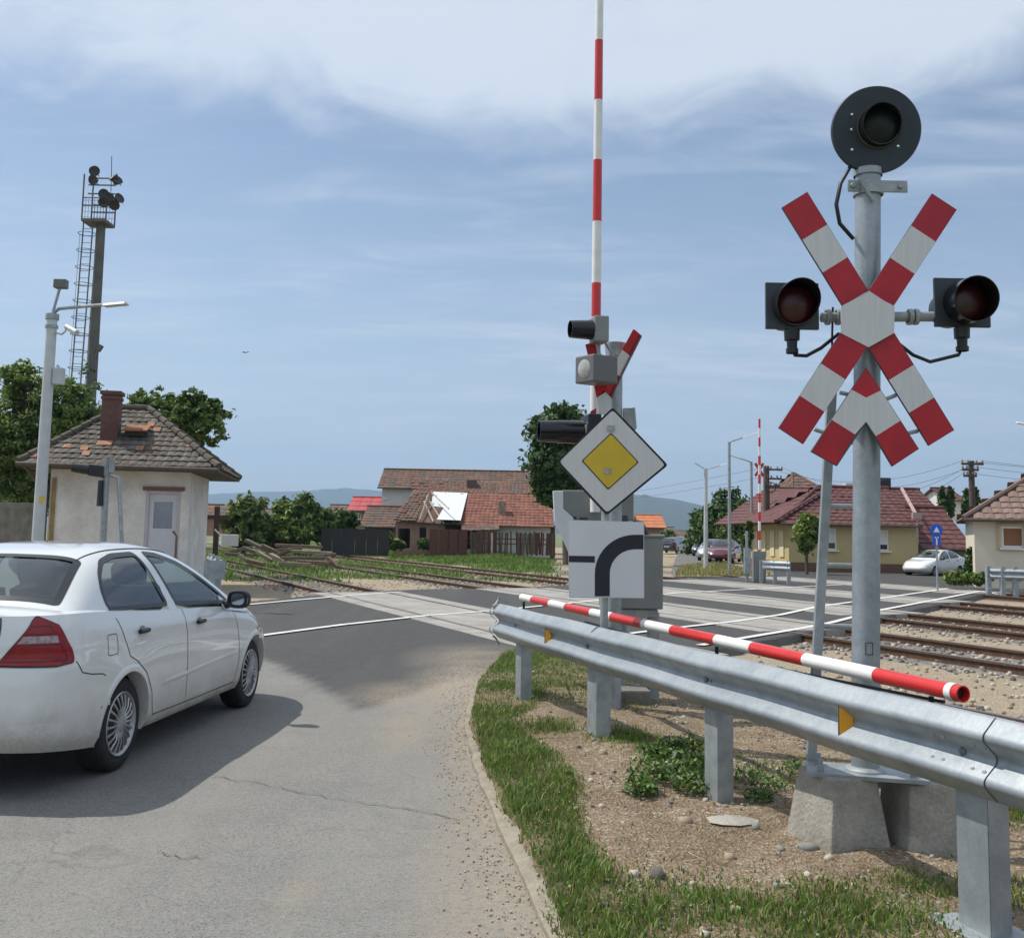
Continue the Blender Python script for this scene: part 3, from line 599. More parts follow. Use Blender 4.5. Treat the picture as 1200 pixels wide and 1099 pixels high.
zt = catmull([-1.05, -.9, -.5, 0, .8, 1.6, 2.1, 2.5, 3.0, 3.25, 3.4], [1.055, 1.06, 1.06, 1.03, .985, .95, .915, .86, .77, .71, .66])
zb = catmull([-1.05, -.6, -.35, .4, 2.1, 2.9, 3.4], [.30, .25, .22, .21, .22, .23, .27])
WV = catmull([0, .08, .2, .45, .62, .8, .92, 1], [.80, .835, .848, .857, .855, .845, .826, .795])
XR = catmull([0, .1, .3, .55, .63, .67, .8, 1], [-.90, -.955, -.985, -.985, -.975, -.955, -.945, -.915])
XF = catmull([0, .1, .3, .6, .8, 1], [3.18, 3.27, 3.33, 3.31, 3.22, 3.08])
def outline(v, s):
    """s in 0..1 from rear centre to front centre, right-hand side; returns x, |y|"""
    xr, xf, wd = XR(v), XF(v), WV(v)
    LR, LF = .72, .95
    if s < .25:
        a = s/.25*math.pi/2; p = 2/4.2; x = xr+LR*(1-abs(math.cos(a))**p); y = wd*abs(math.sin(a))**p
    elif s > .75:
        a = (1-s)/.25*math.pi/2; p = 2/3.2; x = xf-LF*(1-abs(math.cos(a))**p); y = wd*abs(math.sin(a))**p
    else:
        x = xr+LR+(xf-LF-xr-LR)*(s-.25)/.5; y = wd
    return x, y
def bodypt(v, s, off=0.0):
    x, y = outline(v, s); z = zb(x)+(zt(x)-zb(x))*v
    y += .02*math.exp(-((x)/.42)**2)*math.exp(-((z-.55)/.3)**2)+.018*math.exp(-((x-2.51)/.42)**2)*math.exp(-((z-.55)/.3)**2)
    return Vector((x, -y, z))
def bodyn(v, s):
    e = 1e-3; a = bodypt(v, max(s-e, 0)); b = bodypt(v, min(s+e, 1)); c = bodypt(max(v-e, 0), s); d = bodypt(min(v+e, 1), s)
    n = (b-a).cross(d-c)
    if n.length < 1e-12: return Vector((0, -1, 0))
    n.normalize()
    return n if n.dot(Vector((0, -1, 0)))+n.dot(Vector((-1 if s < .3 else (1 if s > .7 else 0), 0, 0))) > 0 else -n
def body_s_of_x(v, x):
    lo, hi = .02, .98
    for _ in range(28):
        m = (lo+hi)/2
        if outline(v, m)[0] < x: lo = m
        else: hi = m
    return lo
def on_body(x, z, off):
    v = (z-zb(x))/(zt(x)-zb(x)); v = min(max(v, 0), 1); s = body_s_of_x(v, x); return bodypt(v, s)+bodyn(v, s)*off
def on_bodys(s, z, off):
    x, _ = outline(.6, s); v = (z-zb(x))/(zt(x)-zb(x)); v = min(max(v, 0), 1); return bodypt(v, s)+bodyn(v, s)*off
# greenhouse: sections across x
zc = catmull([-.74, -.6, -.42, -.2, .0, .25, .6, .95, 1.25, 1.5, 1.8, 2.1, 2.42], [1.07, 1.135, 1.225, 1.325, 1.40, 1.452, 1.475, 1.472, 1.44, 1.38, 1.255, 1.11, .93])
def gsec(x):
    b = zt(x)-.03; h = max(zc(x)-b, .01); return b, h
def gy0(z): return .782-.215*max(z-.98, -.1)/.42-.05*max(z-1.33, 0)
def gn(x):
    h = gsec(x)[1]; return 2.6+3.2*smooth01((h-.12)/.3)
def g_side(x, z, off=0):
    b, h = gsec(x); q = min(max((z-b)/h, 0), .9999); n = gn(x); y = gy0(z)*(1-q**n)**(1/n)
    return Vector((x, -(y+off*.93), z+off*.35))
def g_top(x, y, off=0):
    b, h = gsec(x); n = gn(x); z = b+h
    for _ in range(12): z = b+h*(1-min(abs(y)/gy0(z), .9999)**n)**(1/n)
    nx = -(zc(x+.01)-zc(x-.01))/.02; L = math.hypot(1, nx)
    return Vector((x+off*nx/L, y, z+off/L))
def ribbon(mb, poly, wd, fn, off, closed=True, step=.02, inner=None):
    """poly in 2-D surface coordinates; ribbon lies inside (towards the centroid) by wd"""
    pts = []; n = len(poly); rg = range(n if closed else n-1)
    for i in rg:
        a = Vector(poly[i]); b = Vector(poly[(i+1) % n]); k = max(1, int((b-a).length/step))
        for j in range(k): pts.append(a.lerp(b, j/k))
    if not closed: pts.append(Vector(poly[-1]))
    k = len(pts); P = []; c = sum((Vector(p) for p in poly), Vector((0, 0)))/n
    for i, p in enumerate(pts):
        a = pts[(i-1) % k] if closed or i > 0 else p; b = pts[(i+1) % k] if closed or i < k-1 else p
        t = (b-a).normalized(); nn = Vector((-t.y, t.x))
        if closed:
            if nn.dot(c-p) < 0: nn = -nn
            q0, q1 = p-nn*wd*.35, p+nn*wd*.65
        else: q0, q1 = p-nn*wd/2, p+nn*wd/2
        P += [fn(q0.x, q0.y, off), fn(q1.x, q1.y, off)]
    if closed: P += P[:2]; k += 1
    mb.grid(P, k, 2)
def patch(mb, poly, fn, off, rings=8, step=.02, mi=None):
    pts = []; n = len(poly)
    for i in range(n):
        a = Vector(poly[i]); b = Vector(poly[(i+1) % n]); k = max(1, int((b-a).length/step))
        for j in range(k): pts.append(a.lerp(b, j/k))
    c = sum(pts, Vector((0, 0)))/len(pts); P = []
    for r in range(rings+1):
        f = 1-r/rings*.995
        P += [fn(*(c+(p-c)*f), off) for p in pts]
    k = len(pts); o = len(mb.v); mb.v += [tuple(p) for p in P]
    for r in range(rings):
        for j in range(k): mb.f.append((o+r*k+j, o+r*k+(j+1) % k, o+(r+1)*k+(j+1) % k, o+(r+1)*k+j)); mb.m.append(mb.mi if mi is None else mi)
def rounded(poly, r=.04, seg=4):
    out = []; n = len(poly)
    for i in range(n):
        p = Vector(poly[i]); a = Vector(poly[i-1]); b = Vector(poly[(i+1) % n]); ra = min(r, (a-p).length*.45); rb = min(r, (b-p).length*.45); u = p+(a-p).normalized()*ra; v = p+(b-p).normalized()*rb
        for j in range(seg+1):
            t = j/seg; out.append(tuple(u*(1-t)**2+p*2*t*(1-t)+v*t*t))
    return out
WR = rounded([(-.105, 1.045), (-.10, 1.16), (-.02, 1.27), (.12, 1.352), (.34, 1.392), (.70, 1.40), (.80, 1.02)], .05)
WF = rounded([(.945, 1.018), (.84, 1.40), (1.06, 1.385), (1.34, 1.315), (1.62, 1.19), (1.86, 1.06), (1.98, .962)], .035)
RG = rounded([(-.56, -.635), (-.05, -.50), (-.03, 0), (-.05, .50), (-.56, .635), (-.60, 0)], .03)
WG = rounded([(2.20, -.64), (1.42, -.50), (1.39, 0), (1.42, .50), (2.20, .64), (2.26, 0)], .04)
WRAD = .302; WBX = (0.0, 2.51)
def make_wheel(x, side, hi=True):
    w_ = bpy.data.objects.new('wheel', None); col.objects.link(w_); w_.location = (x, side*.83, WRAD); o = side
    mb = MB(); n = 48 if hi else 16; wr = WRAD
    mb.lathe([(-.19, .20), (-.19, wr-.02), (-.17, wr-.004), (-.10, wr), (-.03, wr-.004), (-.012, wr-.014), (-.002, wr-.04), (0, wr-.07), (-.008, .205), (-.02, .20)], (0, 0, 0), (0, o, 0), n)
    mb.build('tyre', RUB, w_, smooth=True)
    mb = MB(); mb.lathe([(-.02, .20), (-.002, .208), (.004, .202), (-.004, .188), (-.03, .178), (-.07, .172)], (0, 0, 0), (0, o, 0), n)
    if hi:
        for k in range(20):
            a = 2*math.pi*k/20
            for d in (-.07, .07):
                p0 = (math.cos(a+d)*.055, math.sin(a+d)*.055); p1 = (math.cos(a-d*.35)*.185, math.sin(a-d*.35)*.185)
                mb.tube([(p0[0], o*-.004, p0[1]), ((p0[0]+p1[0])/2, o*.004, (p0[1]+p1[1])/2), (p1[0], o*-.012, p1[1])], [.0075, .0062, .0058], 5)
        mb.lathe([(-.02, .065), (.0, .06), (.006, .04), (.004, .0)], (0, 0, 0), (0, o, 0), 20)
    else:
        for k in range(7):
            a = 2*math.pi*k/7; mb.tube([(0, o*-.004, 0), (math.cos(a)*.185, o*-.012, math.sin(a)*.185)], .022, 4)
    mb.build('rim', RIMM, w_, smooth=True)
    mb = MB(); mb.lathe([(-.075, .18), (-.075, .001)], (0, 0, 0), (0, o, 0), 20); mb.build('brake_disc', TRIM, w_)
    return w_
def make_car(label, paint, hi=True, cat='car', group=None, name='parked_car'):
    T = thing(name, label, cat, group=group); nv = 46 if hi else 16; ns = 230 if hi else 80; pm = PAINTS[paint]
    SV = [0] + [i/ns for i in range(1, ns)] + [1]
    mb = MB(); holes = []
    for side in (1, -1):
        P = []
        for i in range(ns+1):
            for j in range(nv+1):
                p = bodypt(j/nv, i/ns); P.append((p.x, p.y*side, p.z))
        fs = []
        for i in range(ns):
            for j in range(nv):
                ids = (i*(nv+1)+j, i*(nv+1)+j+1, (i+1)*(nv+1)+j+1, (i+1)*(nv+1)+j); c = [sum(P[q][a] for q in ids)/4 for a in (0, 2)]
                if any(math.hypot(c[0]-wx, c[1]-WRAD) < .348 for wx in WBX) and .1 < i/ns < .93: continue
                fs.append(ids)
        mb.add(P, fs)
    # deck, bonnet and floor as ribs of constant outline station
    ribs = 14; P = []
    for i in range(ns+1):
        p = bodypt(1, i/ns)
        for j in range(ribs*2+1):
            u = (j-ribs)/ribs; P.append((p.x, p.y*-u, p.z+(.05 if p.x < .5 else .055)*(1-abs(u)**3.2)*smooth01(abs(p.y)/.55)))
    mb.grid(P, ns+1, ribs*2+1)
    P = []
    for i in range(ns+1):
        p = bodypt(0, i/ns)
        for j in (-1, 1): P.append((p.x, p.y*j, p.z))
    body = None
    # greenhouse shell
    nx = 210 if hi else 70; ny = 44 if hi else 16; G_ = []; cells = []
    for i in range(nx+1):
        x = -.73+3.14*i/nx; b, h = gsec(x)
        row = []
        for j in range(ny+1):
            a = math.pi*j/ny; n = gn(x); q = abs(math.sin(a))**(2/n) if 0 < j < ny else 0; cc = math.copysign(abs(math.cos(a))**(2/n), math.cos(a)); z = b+h*q; row.append((x, cc*gy0(z), z))
        G_ += row
    for i in range(nx):
        for j in range(ny):
            ids = (i*(ny+1)+j, i*(ny+1)+j+1, (i+1)*(ny+1)+j+1, (i+1)*(ny+1)+j); c = [sum(G_[q][a] for q in ids)/4 for a in range(3)]
            b, h = gsec(c[0]); q = (c[2]-b)/h
            if pt_in(WR, c[0], c[2]) and abs(c[1]) > .4: continue
            if pt_in(WF, c[0], c[2]) and abs(c[1]) > .4: continue
            if (pt_in(RG, c[0], c[1]) or pt_in(WG, c[0], c[1])): continue
            cells.append(ids)
    mb.add(G_, cells); body = mb.build('body', pm, T, smooth=True, sangle=38)
    # lips of the wheel arches, wells
    for side in (1, -1):
        for wx in WBX:
            mb = MB(); P = []; N_ = 44
            for k in range(N_+1):
                a = R_(-22)+R_(224)*k/N_; row = []
                for (r, off) in ((.385, .0), (.372, .006), (.352, .010), (.338, .006), (.334, -.02), (.334, -.10)):
                    x = wx+math.cos(a)*r; z = WRAD+math.sin(a)*r; z = max(z, zb(x)+.004); p = on_body(x, z, off); row.append((p.x, p.y*side, p.z))
                P += row
            mb.grid(P, N_+1, 6); mb.build('wheel_arch', pm, T, smooth=True, sangle=60)
    mb = MB()
    for wx in WBX:
        for side in (1, -1):
            P = []
            for k in range(25):
                a = R_(-5)+R_(190)*k/24
                for yy, r in ((.81, .352), (.55, .352), (.55, .02)): P.append((wx+math.cos(a)*r, side*yy, max(WRAD+math.sin(a)*r, .24)))
            mb.grid(P, 25, 3)
    mb.box((1.25, 0, .28), (3.6, 1.06, .05)); mb.box((1.25, 0, .30), (1.7, 1.56, .1)); mb.box((2.95, 0, .34), (.3, 1.06, .14)); mb.box((-.60, 0, .36), (.5, 1.1, .14))
    mb.build('underbody', TRIM, T)
    # glass and frames
    for nm, poly in (('rear_door_window', WR), ('front_door_window', WF)):
        for side in (1, -1):
            fn = lambda x, z, o: Vector((g_side(x, z, o).x, g_side(x, z, o).y*side, g_side(x, z, o).z))
            m1 = MB(); patch(m1, poly, fn, -.006, step=.05); g = m1.build(nm, CGL, T, smooth=True, sangle=180)
            m1 = MB(); ribbon(m1, poly, .030, fn, .003); m1.build('window_seal', TRIM, g)
    for nm, poly in (('rear_window', RG), ('windscreen', WG)):
        m1 = MB(); patch(m1, poly, g_top, -.004, step=.06); g = m1.build(nm, CGL, T, smooth=True, sangle=180)
        m1 = MB(); ribbon(m1, poly, .05, g_top, .003); m1.build('window_seal', TRIM, g)
    # interior
    mb = MB(); mb.box((.85, 0, .93), (2.3, 1.42, .04)); mb.box((-.28, 0, 1.045), (.55, 1.25, .03))
    for x0, zz in ((.12, 1.08), (1.08, 1.05)):
        for yy in ((-.36, .36)): mb.box((x0, yy, zz-.05), (.16, .46, .24), R=Matrix.Rotation(R_(-14), 3, 'Y'))
    mb.build('seats', CABIN, T, bevel=.05, seg=3)
    mb = MB()
    for x0, zz in ((.03, 1.235), (.99, 1.235)):
        for yy in ((-.36, .36)): mb.box((x0, yy, zz), (.10, .27, .17), R=Matrix.Rotation(R_(-14), 3, 'Y'))
    mb.build('headrest', CABIN, T, bevel=.045, seg=3)
    if hi:
        mb = MB(); mb.tube([(1.62, .36+.19*math.cos(a), 1.02+.17*math.sin(a)) for a in [2*math.pi*k/20 for k in range(21)]], .014, 6); mb.box((1.78, 0, .99), (.35, 1.36, .12)); mb.build('dashboard', CABIN, T, bevel=.01)
        mb = MB(); mb.box((-.33, -.30, 1.085), (.26, .34, .07)); mb.box((-.36, .25, 1.08), (.2, .3, .06), rz=.3); mb.build('parcel_shelf_bag', mat('pale_cloth', (.35, .36, .37), .9, var=.3), T, bevel=.03, seg=3)
    # seams
    def sb(x, z, o): return on_body(x, z, o)
    RD = [(-.14, 1.0), (-.10, .93), (-.045, .82), (.0, .74), (.10, .70), (.26, .60), (.37, .46), (.425, .32), (.44, .29)]
    def seams(side):
        f = lambda x, z, o: Vector((on_body(x, z, o).x, on_body(x, z, o).y*side, on_body(x, z, o).z))
        m1 = MB()
        for pl in (RD, [(.975, .985), (.985, .8), (1.0, .5), (1.02, .285)], [(2.02, .90), (2.06, .80), (2.10, .62), (2.11, .46), (2.06, .30), (2.04, .285)], [(.44, .288), (1.2, .283), (2.04, .285)]):
            ribbon(m1, pl, .007, f, .0016, closed=False, step=.04)
        ribbon(m1, [(-.655, .785), (-.60, .712), (-.50, .69), (-.37, .675), (-.335, .66)], .007, f, .0016, closed=False, step=.03)
        if side == 1: ribbon(m1, rounded([(-.30, .775), (-.30, .905), (-.17, .905), (-.17, .775)], .02), .005, f, .0016)
        m1.build('panel_gap', SEAM, T)
        m1 = MB()
        for pl in ([(.48, .51), (1.2, .525), (2.08, .545)],):
            P = []; 
            k = 30
            for i in range(k+1):
                x = .48+1.6*i/k; z = .485+.055*i/k; tp = smooth01(i/k*6)*smooth01((1-i/k)*6)
                for dz, of in ((-.022, .0), (-.008, .004*tp), (.004, .006*tp), (.016, .0)): P.append(f(x, z+dz, of))
            m1.grid(P, k+1, 4)
        m1.build('side_crease', pm, T, smooth=True, sangle=180)
        m1 = MB(); P = []
        for i in range(41):
            x = .36+1.80*i/40
            for z, of in ((.275, .001), (.255, .012), (.225, .010), (.205, -.03)): P.append(f(x, z, of))
        m1.grid(P, 41, 4); m1.build('sill', GRIME, T, smooth=True)
        for hx, hz in ((.21, .885), (1.245, .862)):
            m1 = MB(); p = f(hx, hz, .016); q = f(hx+.1, hz, .016); d = (q-p).normalized(); m1.tube([p-d*.072, p-d*.066, p, p+d*.066, p+d*.072], [.008, .017, .0185, .017, .008], 10); m1.build('door_handle', TRIM, T, smooth=True)
            m1 = MB(); patch(m1, rounded([(hx-.05, hz-.01), (hx-.04, hz+.035), (hx+.04, hz+.035), (hx+.05, hz-.01)], .03), f, .002, rings=3); m1.build('handle_recess', mat('recess', (.25, .26, .265), .5), T)
        # mirror
        m1 = MB(); c = Vector((1.87, side*-.93, 1.0))
        prof = [(-.055, .06), (-.052, .088), (-.03, .10), (.02, .095), (.06, .066), (.085, .02), (.088, .001)]; V = []; n = 20
        for t, r in prof:
            for j in range(n):
                a = 2*math.pi*j/n; ca, sa = math.cos(a), math.sin(a); V.append(c+Vector((t, math.copysign(abs(ca)**.7, ca)*r*.98, math.copysign(abs(sa)**.7, sa)*r*.78)))
        fs = [(i*n+j, i*n+(j+1) % n, (i+1)*n+(j+1) % n, (i+1)*n+j) for i in range(len(prof)-1) for j in range(n)]; m1.add(V, fs); m1.tube([c+Vector((.02, side*.07, -.04)), c+Vector((.03, side*.17, -.06))], [.03, .04], 8)
        mir = m1.build('wing_mirror', TRIM, T, smooth=True)
        m1 = MB(); V = [c+Vector((-.05, math.copysign(abs(math.cos(a))**.7, math.cos(a))*.09, math.copysign(abs(math.sin(a))**.7, math.sin(a))*.062)) for a in [2*math.pi*j/n for j in range(n)]]; m1.add(V, [tuple(range(n))]); m1.build('mirror_glass', mat('mirror', (.5, .53, .55), .05, 1.0), mir)
    for side in (1, -1): seams(side)
    # roof ditch
    mb = MB()
    for side in (1, -1):
        P = [g_top(x, side*.475, .002) for x in np.linspace(-.05, 1.35, 30)]; mb.tube(P, .004, 4)
    mb.build('roof_ditch', SEAM, T)
    # tail lights, wrapping round the corner: polygon in (s, z)
    s_r = lambda x: body_s_of_x(.6, x)
    def s_y(y):
        lo, hi_ = 0, .2499
        for _ in range(30):
            m = (lo+hi_)/2
            if outline(.6, m)[1] < y: lo = m
            else: hi_ = m
        return lo
    K = 6.0
    TL = [(s_y(.50)*K, .782), (s_y(.56)*K, .86), (s_y(.685)*K, 1.03), (s_y(.705)*K, 1.052), (s_r(-.88)*K, 1.052), (s_r(-.80)*K, 1.0), (s_r(-.765)*K, .93), (s_r(-.725)*K, .86), (s_r(-.70)*K, .785), (s_r(-.8)*K, .772)]
    def tband(z0, z1): 
        L_ = lambda z: np.interp(z, [.782, .86, 1.03], [s_y(.50)*K, s_y(.56)*K, s_y(.685)*K]); Rr = lambda z: np.interp(z, [.79, .87, 1.0], [s_r(-.68)*K, s_r(-.73)*K, s_r(-.80)*K])
        return [(L_(z0)+.02, z0), (L_(z1)+.02, z1), (Rr(z1)-.10, z1), (Rr(z0)-.12, z0)]
    HL = [(.80*1, .66)]
    for side in (1, -1):
        f = lambda u, z, o: Vector((on_bodys(u/K, z, o).x, on_bodys(u/K, z, o).y*side, on_bodys(u/K, z, o).z))
        m1 = MB(); patch(m1, rounded(TL, .02, 2), f, .010, rings=10, step=.02); tl = m1.build('tail_light', TAILR, T, smooth=True, sangle=180)
        m1 = MB(); ribbon(m1, TL, .018, f, .006); m1.build('tail_light_seal', TRIM, tl)
        m1 = MB(); ribbon(m1, tband(.955, 1.0), .006, f, .0125); ribbon(m1, tband(.80, .895), .005, f, .0125); m1.build('lens_groove', mat('tail_dark', (.10, .002, .004), .3), tl)
        m1 = MB(); patch(m1, tband(.905, .945), f, .013, rings=3); m1.build('reversing_lens', TAILC, tl)
        hl = [((1-.235)*K, .60), ((1-.225)*K, .70), ((1-.15)*K, .69), ((1-.09)*K, .62), ((1-.10)*K, .57)]
        m1 = MB(); patch(m1, rounded(hl, .04, 3), f, .006, rings=5); m1.build('headlight', mat('headlight', (.55, .57, .6), .08, .3, coat=1), T, smooth=True, sangle=180)
    # boot lid details
    fr_ = lambda y, z, o: Vector((on_bodys(s_y(abs(y)), z, o).x, math.copysign(1, -y)*abs(on_bodys(s_y(abs(y)), z, o).y), on_bodys(s_y(abs(y)), z, o).z))
    m1 = MB(); m1.tube([fr_(y, .955, .006) for y in np.linspace(-.48, .48, 21)], .011, 6); m1.build('boot_trim', CHR, T, smooth=True)
    m1 = MB()
    for pl in ([(-.52, 1.05), (-.49, .80), (-.40, .70), (.40, .70), (.49, .80), (.52, 1.05)],): ribbon(m1, pl, .009, fr_, .0018, closed=False, step=.03)
    m1.build('boot_gap', SEAM, T)
    m1 = MB(); m1.box((-.992, 0, .62), (.012, .52, .12)); m1.build('number_plate', WHT, T, bevel=.004)
    m1 = MB(); P = []
    for i in range(40):
        s = .222*i/39; tp = smooth01((39-i)/14)
        for z, of in ((.44, -.001), (.49, .006*tp), (.53, .008*tp), (.60, -.001)): P.append(on_bodys(s, z, of))
    m1.grid(P, 40, 4); Q = [Vector((p[0], -p[1], p[2])) for p in m1.v]; m1.grid(Q, 40, 4); m1.build('bumper_crease', pm, T, smooth=True, sangle=180)
    for wx in WBX:
        for s in (-1, 1): make_wheel(wx, s, hi).parent = T
    return T
cR = G(140, 903); cF = G(292, 828); hd = math.atan2((cF-cR).y, (cF-cR).x); axv = Vector((math.cos(hd), math.sin(hd), 0)); lft = Vector((-axv.y, axv.x, 0))
car = make_car('white four-door saloon seen from its right rear corner on the grey asphalt', 'white', name='saloon_car'); car.location = cR+lft*.835; car.rotation_euler = (0, 0, hd)
# ------------------------------------------------------------------ guardrail
gA = G(586, 708, .92); gB = G(1200, 850, .92); gd = (gB-gA); gd.z = 0; gd.normalize(); gn_ = Vector((-gd.y, gd.x, 0))
if gn_.x > 0: gn_ = -gn_      # towards the road
def g_at(px):
    v = ray(px, 760); a = Vector((v.x, v.y)).normalized(); s = (gA.x*a.y-gA.y*a.x)/(gd.y*a.x-gd.x*a.y); return gA+gd*s
GZ = .765
def wbeam(p0, p1, off=0.0, name='beam', parent=None, z=GZ, n_side=None, k=60, wob=0.0):
    nn = n_side if n_side is not None else gn_
    up_ = [(.002, .160), (.008, .1585), (.016, .152), (.062, .106), (.070, .096), (.073, .084), (.070, .072), (.062, .062), (.016, .020), (.010, .010)]; pr = up_+[(.008, 0)]+[(a, -b) for a, b in up_[::-1]]
    mb = MB(); P = []
    for i in range(k):
        p = p0.lerp(p1, i/(k-1)); wz = wob*math.sin(i*.31)
        for a, b in pr: q = p+nn*(a+off+wz*.6); P.append((q.x, q.y, z+b+wz))
    mb.grid(P, k, len(pr)); mb2 = MB(); P2 = []
    for i in range(k):
        p = p0.lerp(p1, i/(k-1)); wz = wob*math.sin(i*.31)
        for a, b in pr: q = p+nn*(a+off-.004+wz*.6); P2.append((q.x, q.y, z+b+wz))
    mb.grid(P2, k, len(pr)); n = len(pr); o = k*n
    for e in (0, k-1):
        for j in range(n-1): mb.f.append((e*n+j, e*n+j+1, o+e*n+j+1, o+e*n+j)); mb.m.append(0)
    return mb.build(name, GALV, parent, smooth=True, sangle=60)
gr = thing('guardrail', 'galvanised steel crash barrier running past the crossing signal in the right foreground', 'guardrail', loc=(0, 0, 0))
e0 = gA.copy(); e1 = gB+gd*2.2; e0.z = e1.z = 0
spl = g_at(1130); spl.z = 0
wbeam(e0, spl+gd*.16, 0, parent=gr, wob=.0035, k=90); wbeam(spl-gd*.16, e1, -.0075, parent=gr, wob=.002, k=40)
# flared end lip and end bolts
mb = MB(); a = e0-gd*.0
for s in (-1, 1):
    mb.tube([a+gn_*.07+Vector((0, 0, GZ+s*.135)), a-gd*.03+gn_*.03+Vector((0, 0, GZ+s*.16)), a-gd*.03+Vector((0, 0, GZ+s*.205))], .010, 6)
    mb.lathe([(0, .016), (.02, .016), (.02, .001)], a-gd*.03+Vector((0, 0, GZ+s*.205)), (0, 0, s), 8)
build_each(mb, 'end_bolt', GALVD, gr)
mb = MB(); P = []
for i in range(2):
    for j in range(13):
        b = -.156+.312*j/12; q = a+gn_*(.02+.07*abs(math.sin(b/.156*math.pi)))*1.0-gd*(.03*i+.035*(1-abs(math.cos(b/.156*math.pi)))*i); P.append((q.x, q.y, GZ+b*1.05))
mb.grid(P, 2, 13); mb.build('end_lip', GALV, gr, smooth=True, sangle=180)
gpost = [g_at(605), g_at(690), g_at(829), g_at(1128), g_at(1128)+gd*2.0]
for i, p in enumerate(gpost):
    zb_ = (.06, .05, -.06, -.0, 0)[i]; mb = MB(); z0, z1 = zb_-.3, .92-.03
    c = Vector((p.x, p.y, 0))-gn_*.075; ww = .075 if i < 3 else .085; R = Matrix((gd, gn_, Vector((0, 0, 1)))).transposed()
    # C-shaped post: web faces the road, flanges run back
    h = z1-z0; zc_ = (z0+z1)/2
    mb.box(tuple(c+gn_*.05+Vector((0, 0, zc_))), (ww*2, .006, h), R=R)
    for s in (-1, 1):
        mb.box(tuple(c+gd*s*(ww-.003)+Vector((0, 0, zc_))), (.006, .106, h), R=R)
        mb.box(tuple(c+gd*s*(ww-.020)-gn_*.05+Vector((0, 0, zc_))), (.034, .006, h), R=R)
    po = mb.build('post', GALVD if i < 3 else GALV, gr, bevel=.004, seg=2)
    mb = MB()
    for zz in (.83, .70):
        mb.lathe([(0, .018), (.012, .018), (.016, .012), (.016, .001)], tuple(Vector((p.x, p.y, GZ))+gn_*.004+Vector((0, 0, 0 if zz > .8 else 0))), tuple(gn_), 6)
    build_each(mb, 'bolt', GALVD, gr)
    if i >= 3:
        mb = MB(); b0 = c-gd*.03; mb.box((b0.x, b0.y, .075), (.30, .26, .014), R=R)
        for dx, dy in ((-.12, .1), (-.12, -.1)):
            q = b0+gd*dx+gn_*dy; mb.lathe([(0, .014), (.02, .014), (.02, .001)], (q.x, q.y, .08), (0, 0, 1), 6)
        mb.build('base_plate', GALVD, gr, bevel=.003)
# joint bolts and punched slot marks
mb = MB()
for dx in (-.14, -.08, .08, .14):
    for dz in (-.05, .05): mb.lathe([(0, .013), (.008, .012), (.011, .001)], tuple(spl+gd*dx+gn_*.042+Vector((0, 0, GZ+dz))), tuple(gn_), 8)
build_each(mb, 'bolt', GALVD, gr)
slot = mat('slot_dark', (.05, .05, .05), .9)
for px, dz in ((1133, .01), (833, .0), (686, 0.)):
    mb = MB(); c = g_at(px)+Vector((0, 0, 0)); c.z = GZ+dz
    for a, b, w_, h in ((-.05, 0, .005, .045), (.05, 0, .005, .045), (0, .02, .1, .004), (0, -.02, .1, .004)) if px == 1133 else ((-.012, .004, .006, .025), (.02, 0, .006, .02)):
        mb.box(tuple(c+gd*a+gn_*.0075+Vector((0, 0, b))), (w_, .004, h), R=Matrix((gd, gn_, Vector((0, 0, 1)))).transposed())
    mb.build('bolt_slot', slot, gr)
# amber reflectors in the valley of the beam
for px, s in ((647, 1.), (996, 1.0)):
    c = g_at(px); c.z = GZ; rf = MB(); hh = .066; dv = (-gd*.1+gn_*1.0).normalized(); up = Vector((0, 0, 1)); r_ = Vector((.98, -.2, 0)).normalized()
    pl = [c+gn_*.002+up*hh*.85, c+gn_*.002-up*hh*.95, c+gn_*.002+gd*.0+r_*.0-up*hh*.95, ]
    face = [(-.012, .075), (.050, .045), (.058, -.035), (-.012, -.072)]; org = c+gn_*.055
    if px == 647: face = [(-.012, .06), (.018, .05), (.045, .01), (.045, -.01), (.018, -.05), (-.012, -.06)]
    rf.prism([org+r_*x+up*z for x, z in face], Vector((0, .006, 0)), mi=1)
    rf.prism([org+r_*x*.9+up*z*.88-Vector((0, .0035, 0))+r_*.004 for x, z in face], Vector((0, .003, 0)), mi=0)
    rf.build('reflector', [AMB, mat('reflector_frame', (.07, .07, .07), .5)], gr)
    mb = MB(); mb.box(tuple(org-r_*.012-gn_*.025+Vector((0, .004, 0))), (.004, .05, .12), R=Matrix((gd, gn_, Vector((0, 0, 1)))).transposed()); mb.build('reflector_bracket', GALVD, gr)

# ------------------------------------------------------------------ lowered striped boom behind the guardrail
def striped(mb, p0, p1, r0_, r1_, bands, n=20):
    L = (p1-p0)
    for i in range(len(bands)-1):
        a, b = bands[i], bands[i+1]; mb.tube([p0+L*a, p0+L*b], [r0_+(r1_-r0_)*a, r0_+(r1_-r0_)*b], n, caps=False, mi=i % 2)
bN = G(1128, 813, .95); bF = G(611, 699.5, .95); bz = .95
bo = thing('barrier_boom', 'red and white striped tube lying level behind the top of the guardrail', 'barrier boom')
seen = [1128, 1113, 1028, 945, 883, 841, 789, 755, 718, 694, 664, 645, 624, 611]
def bt(px):
    v = ray(px, 760); a = Vector((v.x, v.y)).normalized(); d = bF-bN; s = (bN.x*a.y-bN.y*a.x)/(d.y*a.x-d.x*a.y); return s
tt = [min(max(bt(p), 0), 1) for p in seen]; 
mb = MB(); L = bF-bN
mis = [0, 0, 1, 0, 1, 0, 1, 0, 1, 0, 1, 0, 1]; mis = [1-m if False else m for m in mis]
colr = ['r', 'r', 'w', 'r', 'w', 'r', 'w', 'r', 'w', 'r', 'w', 'r', 'w']
